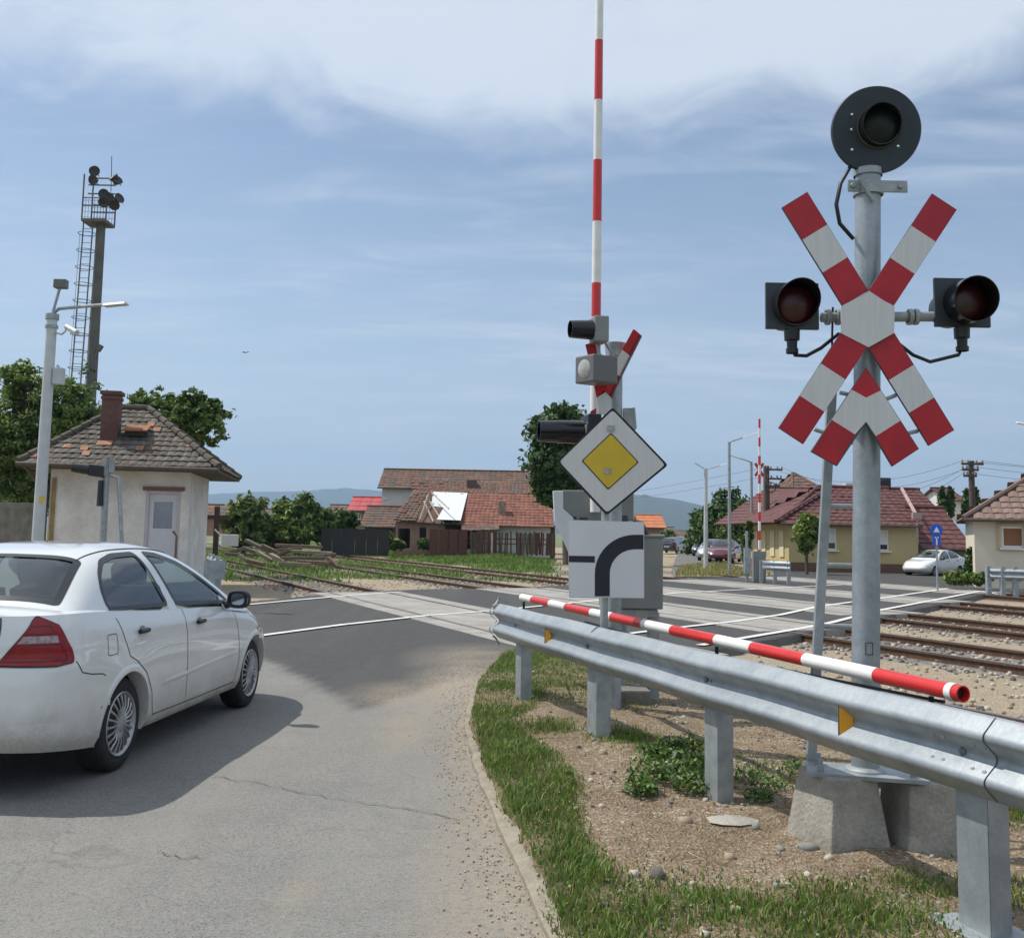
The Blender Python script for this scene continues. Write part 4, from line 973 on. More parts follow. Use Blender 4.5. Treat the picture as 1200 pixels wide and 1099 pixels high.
for i in range(len(tt)-1): mb.tube([bN+L*tt[i], bN+L*tt[i+1]], .036, 24, caps=False, mi=0 if colr[i] == 'r' else 1)
mb.build('tube', [REDT, WHTT], bo, smooth=True)
mb = MB(); dN = -L.normalized(); mb.lathe([(-.075, .0365), (-.075, .039), (-.035, .040), (-.035, .0365)], bN, dN, 24); mb.build('end_band', WHTT, bo, smooth=True)
mb = MB(); mb.lathe([(-.002, .0365), (.004, .036), (.004, .030), (-.03, .029)], bN, dN, 24); mb.build('end_ring', REDT, bo, smooth=True)
mb = MB(); mb.lathe([(-.03, .030), (-.03, .001)], bN, dN, 24); mb.build('end_hollow_shade', mat('hollow_shade_dark', (.05, .02, .018), .8, var=.5, vscale=40), bo)  # tube end is open; dark disc paints the shade of its hollow
mb = MB()
for px in (613, 840, 1090):
    q = bN+L*bt(px); b = g_at(px)-gn_*.02
    mb.tube([q-Vector((0, 0, .04)), q-Vector((0, 0, .14)), Vector((b.x, b.y, .80))], .012, 8)
build_each(mb, 'bracket', TRIM, bo)
# thin cable hanging behind the boom
mb = MB()
mb.tube([bN+L*t+Vector((.02, .03, -.055-.05*math.sin(math.pi*t))) for t in np.linspace(.02, .72, 14)], .008, 6); build_each(mb, 'cable', BLK, bo, smooth=True)

# ------------------------------------------------------------------ nearest level crossing signal
YP = 5.40
def Q(px, py, Y=YP-.12): return D(px, py, Y)
sg = thing('level_crossing_signal', 'tall galvanised signal post with crossbuck, twin red lamps and a round black lamp on top', 'crossing signal', loc=(0, 0, 0), group='level crossing signals')
pb = D(1014, 905, YP); pt = D(1017, 205, YP)
mb = MB(); mb.tube([pb, pb.lerp(pt, .5), pt], [.071, .069, .067], 32); mb.build('pole', GALV, sg, smooth=True, sangle=50)
mb = MB(); mb.lathe([(-.01, .076), (.025, .078), (.03, .07), (.03, .001)], pt, (0, 0, 1), 28); mb.build('pole_cap', GALVD, sg, smooth=True)
mb = MB(); c = pt-Vector((0, 0, .085)); mb.lathe([(-.035, .073), (-.035, .080), (.035, .080), (.035, .073)], c, (0, 0, 1), 28); mb.box(c+Vector((.105, -.06, 0)), (.17, .012, .065)); mb.box(c+Vector((-.10, -.06, -.0)), (.06, .012, .065)); mb.tube([c+Vector((-.08, -.09, .03)), c+Vector((.0, -.085, -.09))], .010, 6)
for dx in (-.105, .15): mb.lathe([(0, .016), (.014, .015), (.014, .001)], c+Vector((dx, -.066, 0)), (0, -1, 0), 6)
mb.build('clamp', GALVD, sg, bevel=.003)
# small label on the pole
mb = MB(); c = D(1019, 760, YP-.075)
for a, b, w_, h in ((-.018, 0, .003, .06), (.018, 0, .003, .06), (0, .03, .038, .003), (0, -.03, .038, .003)): mb.box((c.x+a, c.y+.003+abs(a)*.2, c.z+b), (w_, .006, h))
mb.build('plate_outline', slot, sg)
def band(poly_px, Y, th, name, m, parent, dy=0.0):
    P = [D(x, y, Y)+Vector((0, dy, 0)) for x, y in poly_px]; mb = MB(); mb.prism(P, (0, th, 0)); return mb.build(name, m, parent)
def arm(cx, cy, dx, dy, hw, cuts, Y, parent, name='crossbuck_arm'):
    """striped board along unit (dx,dy) in the board's own plane; built as one back plate + coloured facings"""
    l = math.hypot(dx, dy); ux, uy = dx/l, dy/l; nx, ny = -uy, ux; mb = MB()
    q = lambda t, s: (cx+ux*t+nx*s*hw, cy+uy*t+ny*s*hw)
    P = [D(*q(cuts[0], -1), Y), D(*q(cuts[-1], -1), Y), D(*q(cuts[-1], 1), Y), D(*q(cuts[0], 1), Y)]; mb.prism(P, (0, .018, 0), mi=2)
    for i in range(len(cuts)-1):
        P = [D(*q(cuts[i]+(.6 if i == 0 else 0), -.985), Y-.002), D(*q(cuts[i+1]-(.6 if i == len(cuts)-2 else 0), -.985), Y-.002), D(*q(cuts[i+1], .985), Y-.002), D(*q(cuts[i], .985), Y-.002)]; mb.prism(P, (0, .003, 0), mi=i % 2)
    return mb.build(name, [RED, WHT, mat('board_edge', (.06, .065, .075), .5)], parent)
YB = YP-.14
cuts = [-163, -119, -74, 74, 119, 163]
def mkcuts(): return [-164, -119, -74, -28, 28, 74, 119, 164]
arm(1017.5, 373.5, 171, 277, 17.3, mkcuts(), YB, sg); arm(1017, 373.5, -177, 270, 17.3, mkcuts(), YB-.022, sg)
hexa = [(1017, 342.5), (1048.5, 359), (1048, 390), (1018, 407), (986, 390.5), (985.5, 359)]
band(hexa, YB-.03, .006, 'crossbuck_centre', WHT, sg)
# chevron board (one folded piece shown as an upturned V)
YC = YB+.0
ch = [((1015, 431), (1015, 466), (1036, 457.5), None), ]
mb = MB(); outline_ = [(1015, 430), (1077, 526), (1046, 546.5), (1015, 495), (980, 546), (951, 530)]
# split into two convex-ish halves for a clean prism
for poly in ([(1015, 430), (1077, 526), (1046, 546.5), (1015, 495)], [(1015, 495), (981, 546), (950.5, 529), (1015, 430)]): mb.prism([D(x, y, YC) for x, y in poly], (0, .018, 0), mi=2)
for poly, m in (([(1015, 431), (1032.3, 457.5), (1015, 466), (998, 456.5)], 0), ([(1032.3, 457.5), (1055, 493), (1026.5, 511), (1015, 494), (1015, 466)], 1), ([(998, 456.5), (1015, 466), (1015, 494), (1002, 509), (975, 492)], 1), ([(1055, 493), (1076, 526), (1046, 545.5), (1026.5, 511)], 0), ([(975, 492), (1002, 509), (980.5, 545), (951.5, 529)], 0)): mb.prism([D(x, y, YC-.002) for x, y in poly], (0, .003, 0), mi=m)
mb.build('chevron_board', [RED, WHT, mat('board_edge')], sg)
mb = MB()
for a, b in (((984, 460), (997, 463)), ((954, 503), (966, 507)), ((1038, 468), (1050, 463)), ((1063, 508), (1076, 505))):
    mb.tube([D(*a, YC+.03), D(*b, YC+.03)], .012, 6)
mb.tube([D(962, 372, YP), D(1100, 371, YP)], .027, 14)
for px in (970, 982, 1066, 1073): mb.lathe([(-.012, .034), (-.012, .044), (.012, .044), (.012, .034)], D(px, 371.5, YP), (1, 0, 0), 14)
for dz in (372, 480): p = D(1015, dz, YP-.09); mb.box(p, (.06, .06, .04))
build_each(mb, 'mounting_bracket', GALVD, sg, bevel=.003)
def red_lamp(cx, cy, hw, hh, lx, ly, lr, lab, hood_len=.20, yaw=0.0, hc=.6):
    c = D(cx, cy, YP-.02); w_ = hw*2/1200*YP; h_ = hh*2/1200*YP
    mb = MB(); mb.box(c, (w_, .022, h_), rz=R_(yaw)); lp = mb.build('backboard', mat('backboard', (.035, .045, .055), .45, var=.2), sg, bevel=.003, label=lab)
    l = D(lx, ly, YP-.03); r = lr/1200*YP; ax = Vector((math.sin(R_(yaw))*-1, -math.cos(R_(yaw)), -.06)).normalized(); mb = MB()
    # hood: full ring, upper part longer
    P = []; n = 36; X_ = ax.cross(Vector((0, 0, 1))).normalized(); Z_ = X_.cross(ax)
    for rr in (r, r*.955):
        for k in (0, 1):
            for j in range(n+1):
                a = 2*math.pi*j/n; ln = hood_len*(hc+(1-hc)*math.sin(a)) if k else 0; P.append(l+X_*math.cos(a)*rr+Z_*math.sin(a)*rr*1.0+ax*ln)
    m = n+1; o = len(mb.v); mb.v += [tuple(p) for p in P]
    for j in range(n):
        mb.f += [(o+j, o+j+1, o+m+j+1, o+m+j), (o+2*m+j, o+2*m+j+1, o+3*m+j+1, o+3*m+j), (o+m+j, o+m+j+1, o+3*m+j+1, o+3*m+j)]; mb.m += [0]*3
    mb.build('lamp_hood', BLKG, lp, smooth=True, sangle=60)
    mb = MB(); mb.lathe([(.012, r*.95), (.03, r*.80), (.045, r*.45), (.05, .001)], l, ax, 32); mb.build('lens', mat('red_lens', (.055, .002, .004), .35, var=.4, vscale=20, coat=.15, bump=.15, bscale=120), lp, smooth=True, sangle=180)
    mb = MB(); mb.lathe([(0, r*1.0), (.18, r*.85), (.2, .001)], c+Vector((0, .01, 0)), (0, 1, 0), 24); mb.build('lamp_housing', BLK, lp, smooth=True)
    b = D(cx, cy+hh, YP-.02); mb = MB(); mb.tube([b, b-Vector((0, 0, .055)), b-Vector((0, 0, .06)), b-Vector((0, 0, .11))], [.042, .04, .028, .026], 14); mb.lathe([(0, .03), (.0, .033), (.025, .033), (.025, .02)], b-Vector((0, 0, .125)), (0, 0, 1), 12); mb.build('cable_gland', BLK, lp, smooth=True, sangle=40)
    return b-Vector((0, 0, .125))
g1 = red_lamp(928, 359, 31.5, 28, 930, 357, 25.5, 'left lamp board, hood facing straight out', .17, 0)
g2 = red_lamp(1127, 355, 33, 29.5, 1131, 355, 26.5, 'right lamp board, deeper hood', .155, 0, .9)
mb = MB()
mb.tube([g1+Vector((0, 0, .02)), g1+Vector((.015, 0, -.01)), D(945, 417, YP), D(962, 408, YP), D(983, 391, YP+.05)], .010, 8); build_each(mb, 'cable', BLK, sg, smooth=True); mb = MB(); mb.tube([g2+Vector((0, 0, .02)), g2+Vector((-.02, 0, -.02)), D(1090, 424, YP), D(1070, 416, YP), D(1052, 402, YP+.05)], .010, 8); build_each(mb, 'cable', BLK, sg, smooth=True); mb = MB()
mb.tube([D(996, 196, YP-.02), D(985, 215, YP-.05), D(980, 240, YP-.05), D(984, 262, YP-.04), D(1000, 280, YP)], .011, 8); mb.tube([D(976, 360, YP), D(975, 400, YP+.03), D(977, 440, YP+.06)], .006, 6)
build_each(mb, 'cable', BLK, sg, smooth=True)
# round lamp with disc backboard
c = D(1026.5, 152.5, YP-.06); ax = Vector((-.10, -1, -.10)).normalized(); rd = .237; mb = MB()
mb.lathe([(0.012, .002), (.012, rd-.005), (.004, rd), (-.012, rd), (-.012, .002)], c, ax, 64); dsk = mb.build('disc_backboard', mat('disc_blue_black', (.022, .034, .045), .5, var=.25, vscale=6), sg, smooth=True, sangle=40)
lc = c+Vector((.012, -.01, .012)); mb = MB(); P = []; X_ = ax.cross(Vector((0, 0, 1))).normalized(); Z_ = X_.cross(ax); n = 40; m = n+1
for rr in (.107, .101):
    for k in (0, 1):
        for j in range(n+1): a = 2*math.pi*j/n; P.append(lc+X_*math.cos(a)*rr+Z_*math.sin(a)*rr+ax*((.05+.055*(math.sin(a)+1)*.5+.02*math.cos(a)) if k else 0))
mb.v += [tuple(p) for p in P]
for j in range(n): mb.f += [(j, j+1, m+j+1, m+j), (2*m+j, 2*m+j+1, 3*m+j+1, 3*m+j), (m+j, m+j+1, 3*m+j+1, 3*m+j)]; mb.m += [0]*3
mb.build('lamp_hood', BLKG, dsk, smooth=True, sangle=60)
mb = MB(); mb.lathe([(.013, .108), (.020, .116), (.013, .119)], lc, ax, 40); mb.build('lens_ring', mat('brass_ring', (.16, .15, .09), .5, .4), dsk, smooth=True)
mb = MB(); mb.lathe([(.016, .101), (.03, .07), (.036, .001)], lc, ax, 32); mb.build('lens', mat('dark_lens', (.008, .016, .012), .4, var=.4, vscale=60, spec=.3), dsk, smooth=True, sangle=180)
mb = MB()
for bx, bz_ in ((998, 135), (997.5, 152.5), (998, 176), (1052, 129), (1052, 148), (1052, 172)):
    q = D(bx, bz_, c.y-.012); mb.lathe([(0, .0075), (.008, .007), (.010, .001)], q+ax*.0, ax, 10)
build_each(mb, 'rivet', CHR, dsk, smooth=True)
mb = MB(); mb.lathe([(0, .16), (.16, .12), (.18, .001)], c, -ax, 28); mb.tube([c-Vector((0, -.06, .15)), pt], .035, 10); mb.build('lamp_housing', BLK, dsk, smooth=True)
# service ladder
ld = bpy.data.objects.new('ladder', None); col.objects.link(ld); ld.parent = sg
l0 = D(950, 898, YP+.25); l1 = D(975, 455, YP+.28); r0_ = D(1003, 898, YP+.38); r1_ = D(1012, 455, YP+.36)
mb = MB(); 
def flatbar(mb, a, b, w_, d_):
    mb.prism([a+Vector((-w_/2, -d_/2, 0)), a+Vector((w_/2, -d_/2, 0)), a+Vector((w_/2, d_/2, 0)), a+Vector((-w_/2, d_/2, 0))], b-a)
flatbar(mb, l0, l1, .052, .03); mb.build('rail', GALVD, ld, bevel=.004); mb = MB(); flatbar(mb, r0_, r1_, .052, .03); mb.build('rail', GALVD, ld, bevel=.004)
for py in (520, 597, 667, 738, 805, 862):
    t = (898-py)/(898-455); mb = MB(); mb.tube([l0.lerp(l1, t), r0_.lerp(r1_, t)], .015, 8); mb.build('rung', GALVD, ld, smooth=True)
mb = MB(); b = pb.copy(); mb.box((b.x, b.y, b.z+.0), (.58, .28, .022), rz=R_(-14)); 
for dx, dy in ((-.24, -.04), (.20, -.13), (-.20, .13), (.24, .04)): mb.lathe([(0, .018), (.03, .018), (.03, .012), (.06, .012), (.06, .001)], (b.x+dx, b.y+dy, b.z+.011), (0, 0, 1), 6)
mb.build('base_plate', GALVD, sg, bevel=.004)
mb = MB(); mb.lathe([(0, .105), (.02, .10), (.035, .078), (.035, .07)], b, (0, 0, 1), 28); mb.build('base_collar', GALVD, sg, smooth=True, sangle=40)
# concrete foundation blocks
def block(name, c0, w_, d_, h, rz, top, label):
    mb = MB(); mb.box((c0[0], c0[1], c0[2]+h/2), (w_, d_, h), rz=rz, top=top); o = mb.build(name, CONC, bevel=.012, seg=2); return tag(o, label, 'concrete block', 'concrete footings under the signal')
z0 = -.05; ht = pb.z-.012-z0
q1 = D(986, 940, YP-.05); q2 = D(1072, 945, YP+.05)
block('concrete_block', (q1.x-.0, YP+.02, z0), .38, .44, ht+.01, R_(16), (.66, .74), 'left concrete footing block under the crossing signal, with its left side sunlit')
block('concrete_block', (q2.x+.0, YP+.02, z0), .34, .40, ht-.01, R_(10), (.74, .76), 'right concrete footing block under the crossing signal, crossed by a slanting shadow')
for (px, py, s, m, lb) in ((946, 998, .050, SM[2], 'flat grey stone lying in front of the left concrete footing'), (962, 989, .042, SM[1], 'brown stone lying behind the flat grey stone by the concrete footing'), (858, 966, .12, CONC, 'pale slab of concrete at the foot of the middle guardrail post')):
    c = G(px, py, .05); z = vz(c.x, c.y); me = MB(); v = [Vector((math.cos(a)*1.2*r, math.sin(a)*.8*r, zz)) for zz, r in ((-.3, .9), (.1, 1.05), (.45, .7)) for a in [2*math.pi*j/9+random.uniform(-.2, .2) for j in range(9)]]
    fl = .25 if s > .1 else 1.; me.add([c.xy.to_3d()+Vector((p.x*s, p.y*s, z+p.z*s*fl)) for p in v], [(i*9+j, i*9+(j+1) % 9, (i+1)*9+(j+1) % 9, (i+1)*9+j) for i in range(2) for j in range(9)]+[tuple(range(18, 27))])
    tag(me.build('stone', m, smooth=True, sangle=50), lb, 'stone')

# ------------------------------------------------------------------ priority road sign and bend panel
YS = 7.75
rs = thing('road_sign', 'grey post with yellow and white priority diamond above a white panel with thick black bend', 'road sign', loc=(0, 0, 0))
s0 = D(706, 852, YS); s1 = D(713, 500, YS+.03); mb = MB(); mb.tube([Vector((s0.x, s0.y, -.1)), Vector((s0.x+.01, s0.y, s1.z))], .03, 16); mb.box((s0.x, s0.y, .0), (.11, .09, 1.45)); mb.build('pole', GALVD, rs, bevel=.01)
dm = [(718, 477), (783, 545), (711, 604), (652, 541)]; cxy = (716.5, 541)
def shr(P, k, c=cxy): return [(c[0]+(x-c[0])*k, c[1]+(y-c[1])*k) for x, y in P]
YD = YS-.06
band(rounded(dm, 4, 3), YD, .015, 'diamond_plate', BLK, rs); band(rounded(shr(dm, .945), 4, 3), YD, .004, 'white_field', WHT, rs, -.003)
iy = [(716, 507), (748.5, 541.5), (712.5, 574), (681.5, 540)]; ci = (714.5, 540.7)
band(rounded(iy, 2, 2), YD, .004, 'black_border', BLK, rs, -.006); band(rounded(shr(iy, .95, ci), 2, 2), YD, .004, 'yellow_field', YEL, rs, -.009)
mb = MB()
for c_ in ((716, 502), (712, 552)): p = D(*c_, YD-.013); mb.box(p, (.055, .003, .045), rz=0)
build_each(mb, 'rivet_patch', mat('sticker', (.40, .40, .36), .5, var=.3, vscale=30), rs)
YN = YS-.05; pn = [(665.5, 609), (755, 611.5), (755, 701), (667, 700)]
band(pn, YN, .022, 'bend_panel', LGREY, rs); band(shr(pn, .985, (710.5, 655)), YN, .003, 'panel_face', mat('panel_white', (.66, .67, .70), .45, var=.06, vscale=3), rs, -.0025)
# thick black bend
arc = []; 
for k in range(11): a = R_(180-90*k/10); arc.append((753.5-0+ (753.5-699)*0 + 0, 0)) if False else None
o_c = (747, 679); Po = [(697, 698.5), (697, 679)]; Pi = []
for k in range(13):
    a = R_(180-90*k/12); Po.append((744+47*math.cos(a), 672-45.5*math.sin(a))); Pi.append((744+29.5*math.cos(a), 672-28.5*math.sin(a)))
Po = [(697, 698.5)]+Po[2:]+[(754, 626.5)]; Pi = [(714.5, 698.5)]+Pi+[(754, 643.5)]
mb = MB(); k = len(Po)
P = []
for a, b in zip(Po, Pi): P += [D(*a, YN)+Vector((0, -.0045, 0)), D(*b, YN)+Vector((0, -.0045, 0))]
mb.grid(P, k, 2); mb.build('black_bend', mat('sign_black', (.012, .014, .025), .5, var=.2), rs)
band([(666.5, 651), (697, 651.5), (697, 659), (666.5, 658.5)], YN, .003, 'black_branch', mat('sign_black'), rs, -.0045)
mb = MB()
for zz in (520, 570, 630, 685): p = D(712, zz, YS); mb.box(p, (.12, .09, .03))
mb.build('clamp', GALVD, rs)

# ------------------------------------------------------------------ barrier machine with raised boom
YM = 9.35
bm_ = thing('crossing_barrier', 'grey barrier machine behind the black bend panel with its striped boom raised upright', 'crossing barrier', loc=(0, 0, 0), group='crossing barriers')
cb = D(738, 712, YM); ct = D(738, 630, YM); mb = MB(); xw = .54
x1 = D(777, 670, YM).x; mb.box((x1-xw/2, YM+.22, (cb.z+ct.z)/2), (xw, .46, ct.z-cb.z+.02)); mb.box((x1-xw/2, YM+.22, ct.z+.02), (xw+.03, .49, .03)); mb.build('cabinet', GREY, bm_, bevel=.012)
mb = MB(); mb.box((x1-.29, YM+.22, cb.z-.05), (.50, .40, .07)); mb.build('cabinet_foot', GALVD, bm_, bevel=.006)
for dx in (-.06, -.36): mb = MB(); mb.box((x1+dx, YM+.2, (cb.z)/2-.1), (.10, .12, cb.z+.1)); mb.build('leg', GALVD, bm_, bevel=.006)
mb = MB(); c = G(724, 812, .05); mb.box((c.x, YM+.05, .14), (.36, .40, .2)); mb.build('plinth', CONCD, bm_, bevel=.015)
mb = MB(); c = D(701, 592, YM+.05); mb.box((c.x, YM+.25, c.z), (.66, .34, .27)); mb.build('drive_housing', GREY, bm_, bevel=.01)
mb = MB(); c = D(700, 600, YM); 
for dx, zz in ((-.22, 613), (-.12, 614), (.12, 612), (.25, 611)): p = D(700, zz, YM); mb.box((p.x+dx, YM+.12, p.z), (.07, .09, .12))
mb.tube([D(742, 610, YM), D(752, 613, YM-.02), D(759, 628, YM)], .022, 8); build_each(mb, 'drive_linkage', mat('linkage', (.10, .09, .08), .6, .3, var=.5, vscale=20), bm_, bevel=.004)
# side arm plate (pale) holding the boom
mb = MB(); pl = [(648, 575), (660, 575), (660, 596), (672, 607), (672, 650), (667, 648), (650, 610)]
mb.prism([D(x, y, YM-.35) for x, y in pl], (0, .10, 0)); mb.build('side_plate', mat('pale_plate', (.62, .65, .66), .45, var=.08), bm_, bevel=.006)
b0 = D(697.5, 600, YM+.02); b1 = D(698.5, 372, YM+.02); b2 = D(702.5, 2, YM+.02); up_ = (b2-b1).normalized(); b3 = b2+up_*.9
mb = MB(); 
def pxseg(a, b): return D(698.5+(372-a)/370*4, a, YM+.02), D(698.5+(372-b)/370*4, b, YM+.02)
cuts_ = [(480, 445, 1), (445, 420, 0), (420, 400, 0), (400, 372, 1), (372, 332, 0), (332, 260, 1), (260, 188, 0), (188, 118, 1), (118, 48, 0), (48, -22, 1), (-22, -92, 0), (-92, -160, 1)]
for a, b, m in cuts_:
    p, q = pxseg(a, b); ra = .047-.012*(480-a)/640; rb = .047-.012*(480-b)/640; mb.tube([p, q], [ra, rb], 4 if False else 18, caps=True, mi=m)
mb.tube([b0, pxseg(480, 470)[0]], .047, 18, mi=1); mb.build('boom', [REDT, WHTT], bm_, smooth=True, sangle=50)

# second crossing signal, seen at an angle beyond the barrier
YQ = 9.05
s2 = thing('level_crossing_signal', 'crossing signal seen edge-on beside the raised boom, with long-hooded lamps', 'crossing signal', group='level crossing signals')
p0 = D(724, 720, YQ); p1 = D(721, 405, YQ); mb = MB(); mb.tube([Vector((p1.x+.01, p1.y, .0)), p1], .066, 20); mb.build('pole', GALVD, s2, smooth=True, sangle=50)
mb = MB(); mb.lathe([(-.10, .075), (-.10, .085), (0, .095), (.02, .095), (.02, .001)], p1, (0, 0, 1), 20); mb.build('pole_cap', GALVD, s2, smooth=True, sangle=40)
# crossbuck plane turned away: striped arms
def plank(mb, pts, Y0, Y1, th=.02):
    """pts: four pixel corners with two depths (left pair Y0, right pair Y1)"""
    a, b, c, d = pts; P = [D(*a, Y0), D(*b, Y1), D(*c, Y1), D(*d, Y0)]; n = (P[1]-P[0]).cross(P[3]-P[0]).normalized(); mb.prism(P, n*th)
mb = MB(); ax0 = (708, 466); a1 = (747, 391)
def lerp2(a, b, t): return (a[0]+(b[0]-a[0])*t, a[1]+(b[1]-a[1])*t)
for t0_, t1_, m in ((0, .34, 0), (.34, .67, 1), (.67, 1., 0)):
    l0_, l1_ = lerp2((703, 458), (742, 386), t0_), lerp2((703, 458), (742, 386), t1_); r0q, r1q = lerp2((714, 466), (750, 393), t0_), lerp2((714, 466), (750, 393), t1_)
    Ya = YQ-.15; P = [D(*l0_, Ya), D(*r0q, Ya+.06), D(*r1q, Ya+.06), D(*l1_, Ya)]; mb.prism(P, (.02, .02, 0), mi=m)
mb.prism([D(714.5, 466, YQ-.10), D(717, 466, YQ-.06), D(752.5, 394, YQ-.06), D(750, 393, YQ-.10)], (0, .02, 0), mi=2)
for pl, m in (([(686, 404), (696, 400), (702, 420), (691, 424)], 0), ([(691, 424), (702, 420), (707, 440), (695, 445)], 1), ([(695, 445), (707, 440), (712, 458), (699, 466)], 0), ([(699, 466), (708, 458), (716, 466), (712, 488), (702, 484)], 1), ([(692, 482), (699, 478), (697, 500), (690, 500)], 0)):
    mb.prism([D(x, y, YQ-.16) for x, y in pl], (0, .02, 0), mi=m)
mb.build('crossbuck', [RED, WHT, mat('board_edge')], s2)
def side_lamp(parent, c, ax, hl, r, hood, box, boxm, lensm, name='signal_lamp'):
    mb = MB(); ax = Vector(ax).normalized(); R = Matrix((ax, Vector((-ax.y, ax.x, 0)).normalized(), Vector((0, 0, 1)))).transposed(); mb.box(c, box, R=R); b = mb.build(name, boxm, parent, bevel=.012)
    f = Vector(c)+ax*box[0]/2
    if hood:
        mb = MB(); mb.lathe([(0, r*1.05), (hl*.5, r*1.0), (hl, r*.92), (hl, r*.86), (0, r*.95)], f, ax, 24); mb.build('lamp_hood', BLKG, b, smooth=True, sangle=50)
    mb = MB(); mb.lathe([(.002, r*.95), (.012, r*.7), (.016, .001)], f, ax, 24); mb.build('lens', lensm, b, smooth=True, sangle=180)
    return b
LENS = mat('clear_lens', (.42, .42, .37), .15, var=.3, vscale=40, coat=1)
c = D(702, 387, YQ-.25); side_lamp(s2, c, (-1, -.25, -.03), .20, .082, True, (.13, .17, .23), GREY, LENS)
c = D(699, 434, YQ-.35); side_lamp(s2, c, (-.80, -.62, -.02), 0, .085, False, (.28, .24, .235), mat('floodlight_grey', (.13, .13, .13), .45), LENS)
c = D(692, 507, YQ-.1); side_lamp(s2, c, (-1, -.15, 0), .40, .10, True, (.12, .34, .30), BLK, mat('red_lens'), 'red_lamp')
mb = MB(); mb.tube([D(700, 398, YQ-.2), D(702, 415, YQ-.2), D(712, 425, YQ-.1), D(724, 430, YQ)], .018, 8); mb.tube([D(708, 400, YQ-.2), D(716, 412, YQ-.15), D(720, 425, YQ-.1)], .012, 8); mb.box(D(736, 489, YQ), (.09, .06, .16)); mb.box(D(712, 500, YQ), (.5, .05, .05)); mb.tube([D(688, 498, YQ-.2), D(688, 520, YQ-.2)], .02, 8); build_each(mb, 'lamp_bracket', GALVD, s2, bevel=.004)
mb = MB(); mb.tube([D(742, 478, YQ), D(744, 502, YQ)], .018, 8); mb.build('conduit', GALVD, s2)
# leafy weed beside the middle guardrail post
def leafclump(name, centres, nleaf, size, mats, rad, zf, parent=None):
    V = []; F = []
    for (c, r) in centres:
        k = nleaf; d = rng.normal(size=(k, 3)); d /= np.linalg.norm(d, axis=1)[:, None]; rr = rng.random(k)**.5*r; p = np.array(c)+d*rr[:, None]*np.array([1, 1, zf])
        V.append(p)
    C_ = np.concatenate(V); k = len(C_); n = rng.normal(size=(k, 3)); n[:, 2] = np.abs(n[:, 2])+.3; n /= np.linalg.norm(n, axis=1)[:, None]; t = np.cross(n, rng.normal(size=(k, 3))); t /= np.linalg.norm(t, axis=1)[:, None]; b = np.cross(n, t); s = size*rng.uniform(.6, 1.4, k)[:, None]
    P = np.stack([C_-t*s, C_-b*s*.45+n*s*.15, C_+t*s, C_+b*s*.45+n*s*.15], 1).reshape(-1, 3); F = np.arange(4*k).reshape(k, 4); return npmesh(name, P, F, mats, rng.integers(0, len(mats), k), parent=parent)
WL = [mat('weed_leaf', (.085, .18, .03), .5, var=.3, transl=.25), mat('weed_leaf_light', (.17, .27, .05), .5, var=.3, transl=.25), mat('weed_leaf_dark', (.05, .11, .02), .5, var=.3, transl=.2)]
cs = []
for (px, py, r, h) in ((765, 905, .16, .12), (795, 900, .18, .16), (812, 915, .14, .12), (800, 880, .16, .14), (750, 918, .12, .06), (770, 880, .14, .08), (822, 895, .12, .14)):
    c = G(px, py+18, .06); cs.append(((c.x, c.y, vz(c.x, c.y)+h*.55), r))
a = leafclump('weed', cs, 300, .020, WL, .1, .6); tag(a, 'leafy dark green weed growing against the middle guardrail post', 'plant')
cs = []
for (px, py, r, h) in ((905, 925, .14, .1), (935, 905, .14, .12), (880, 912, .12, .08), (890, 935, .1, .06)):
    c = G(px, py+8, .06); cs.append(((c.x, c.y, vz(c.x, c.y)+h*.4), r))
a = leafclump('weed', cs, 170, .017, WL, .1, .5); tag(a, 'low weed patch between the middle post and the left concrete footing', 'plant')
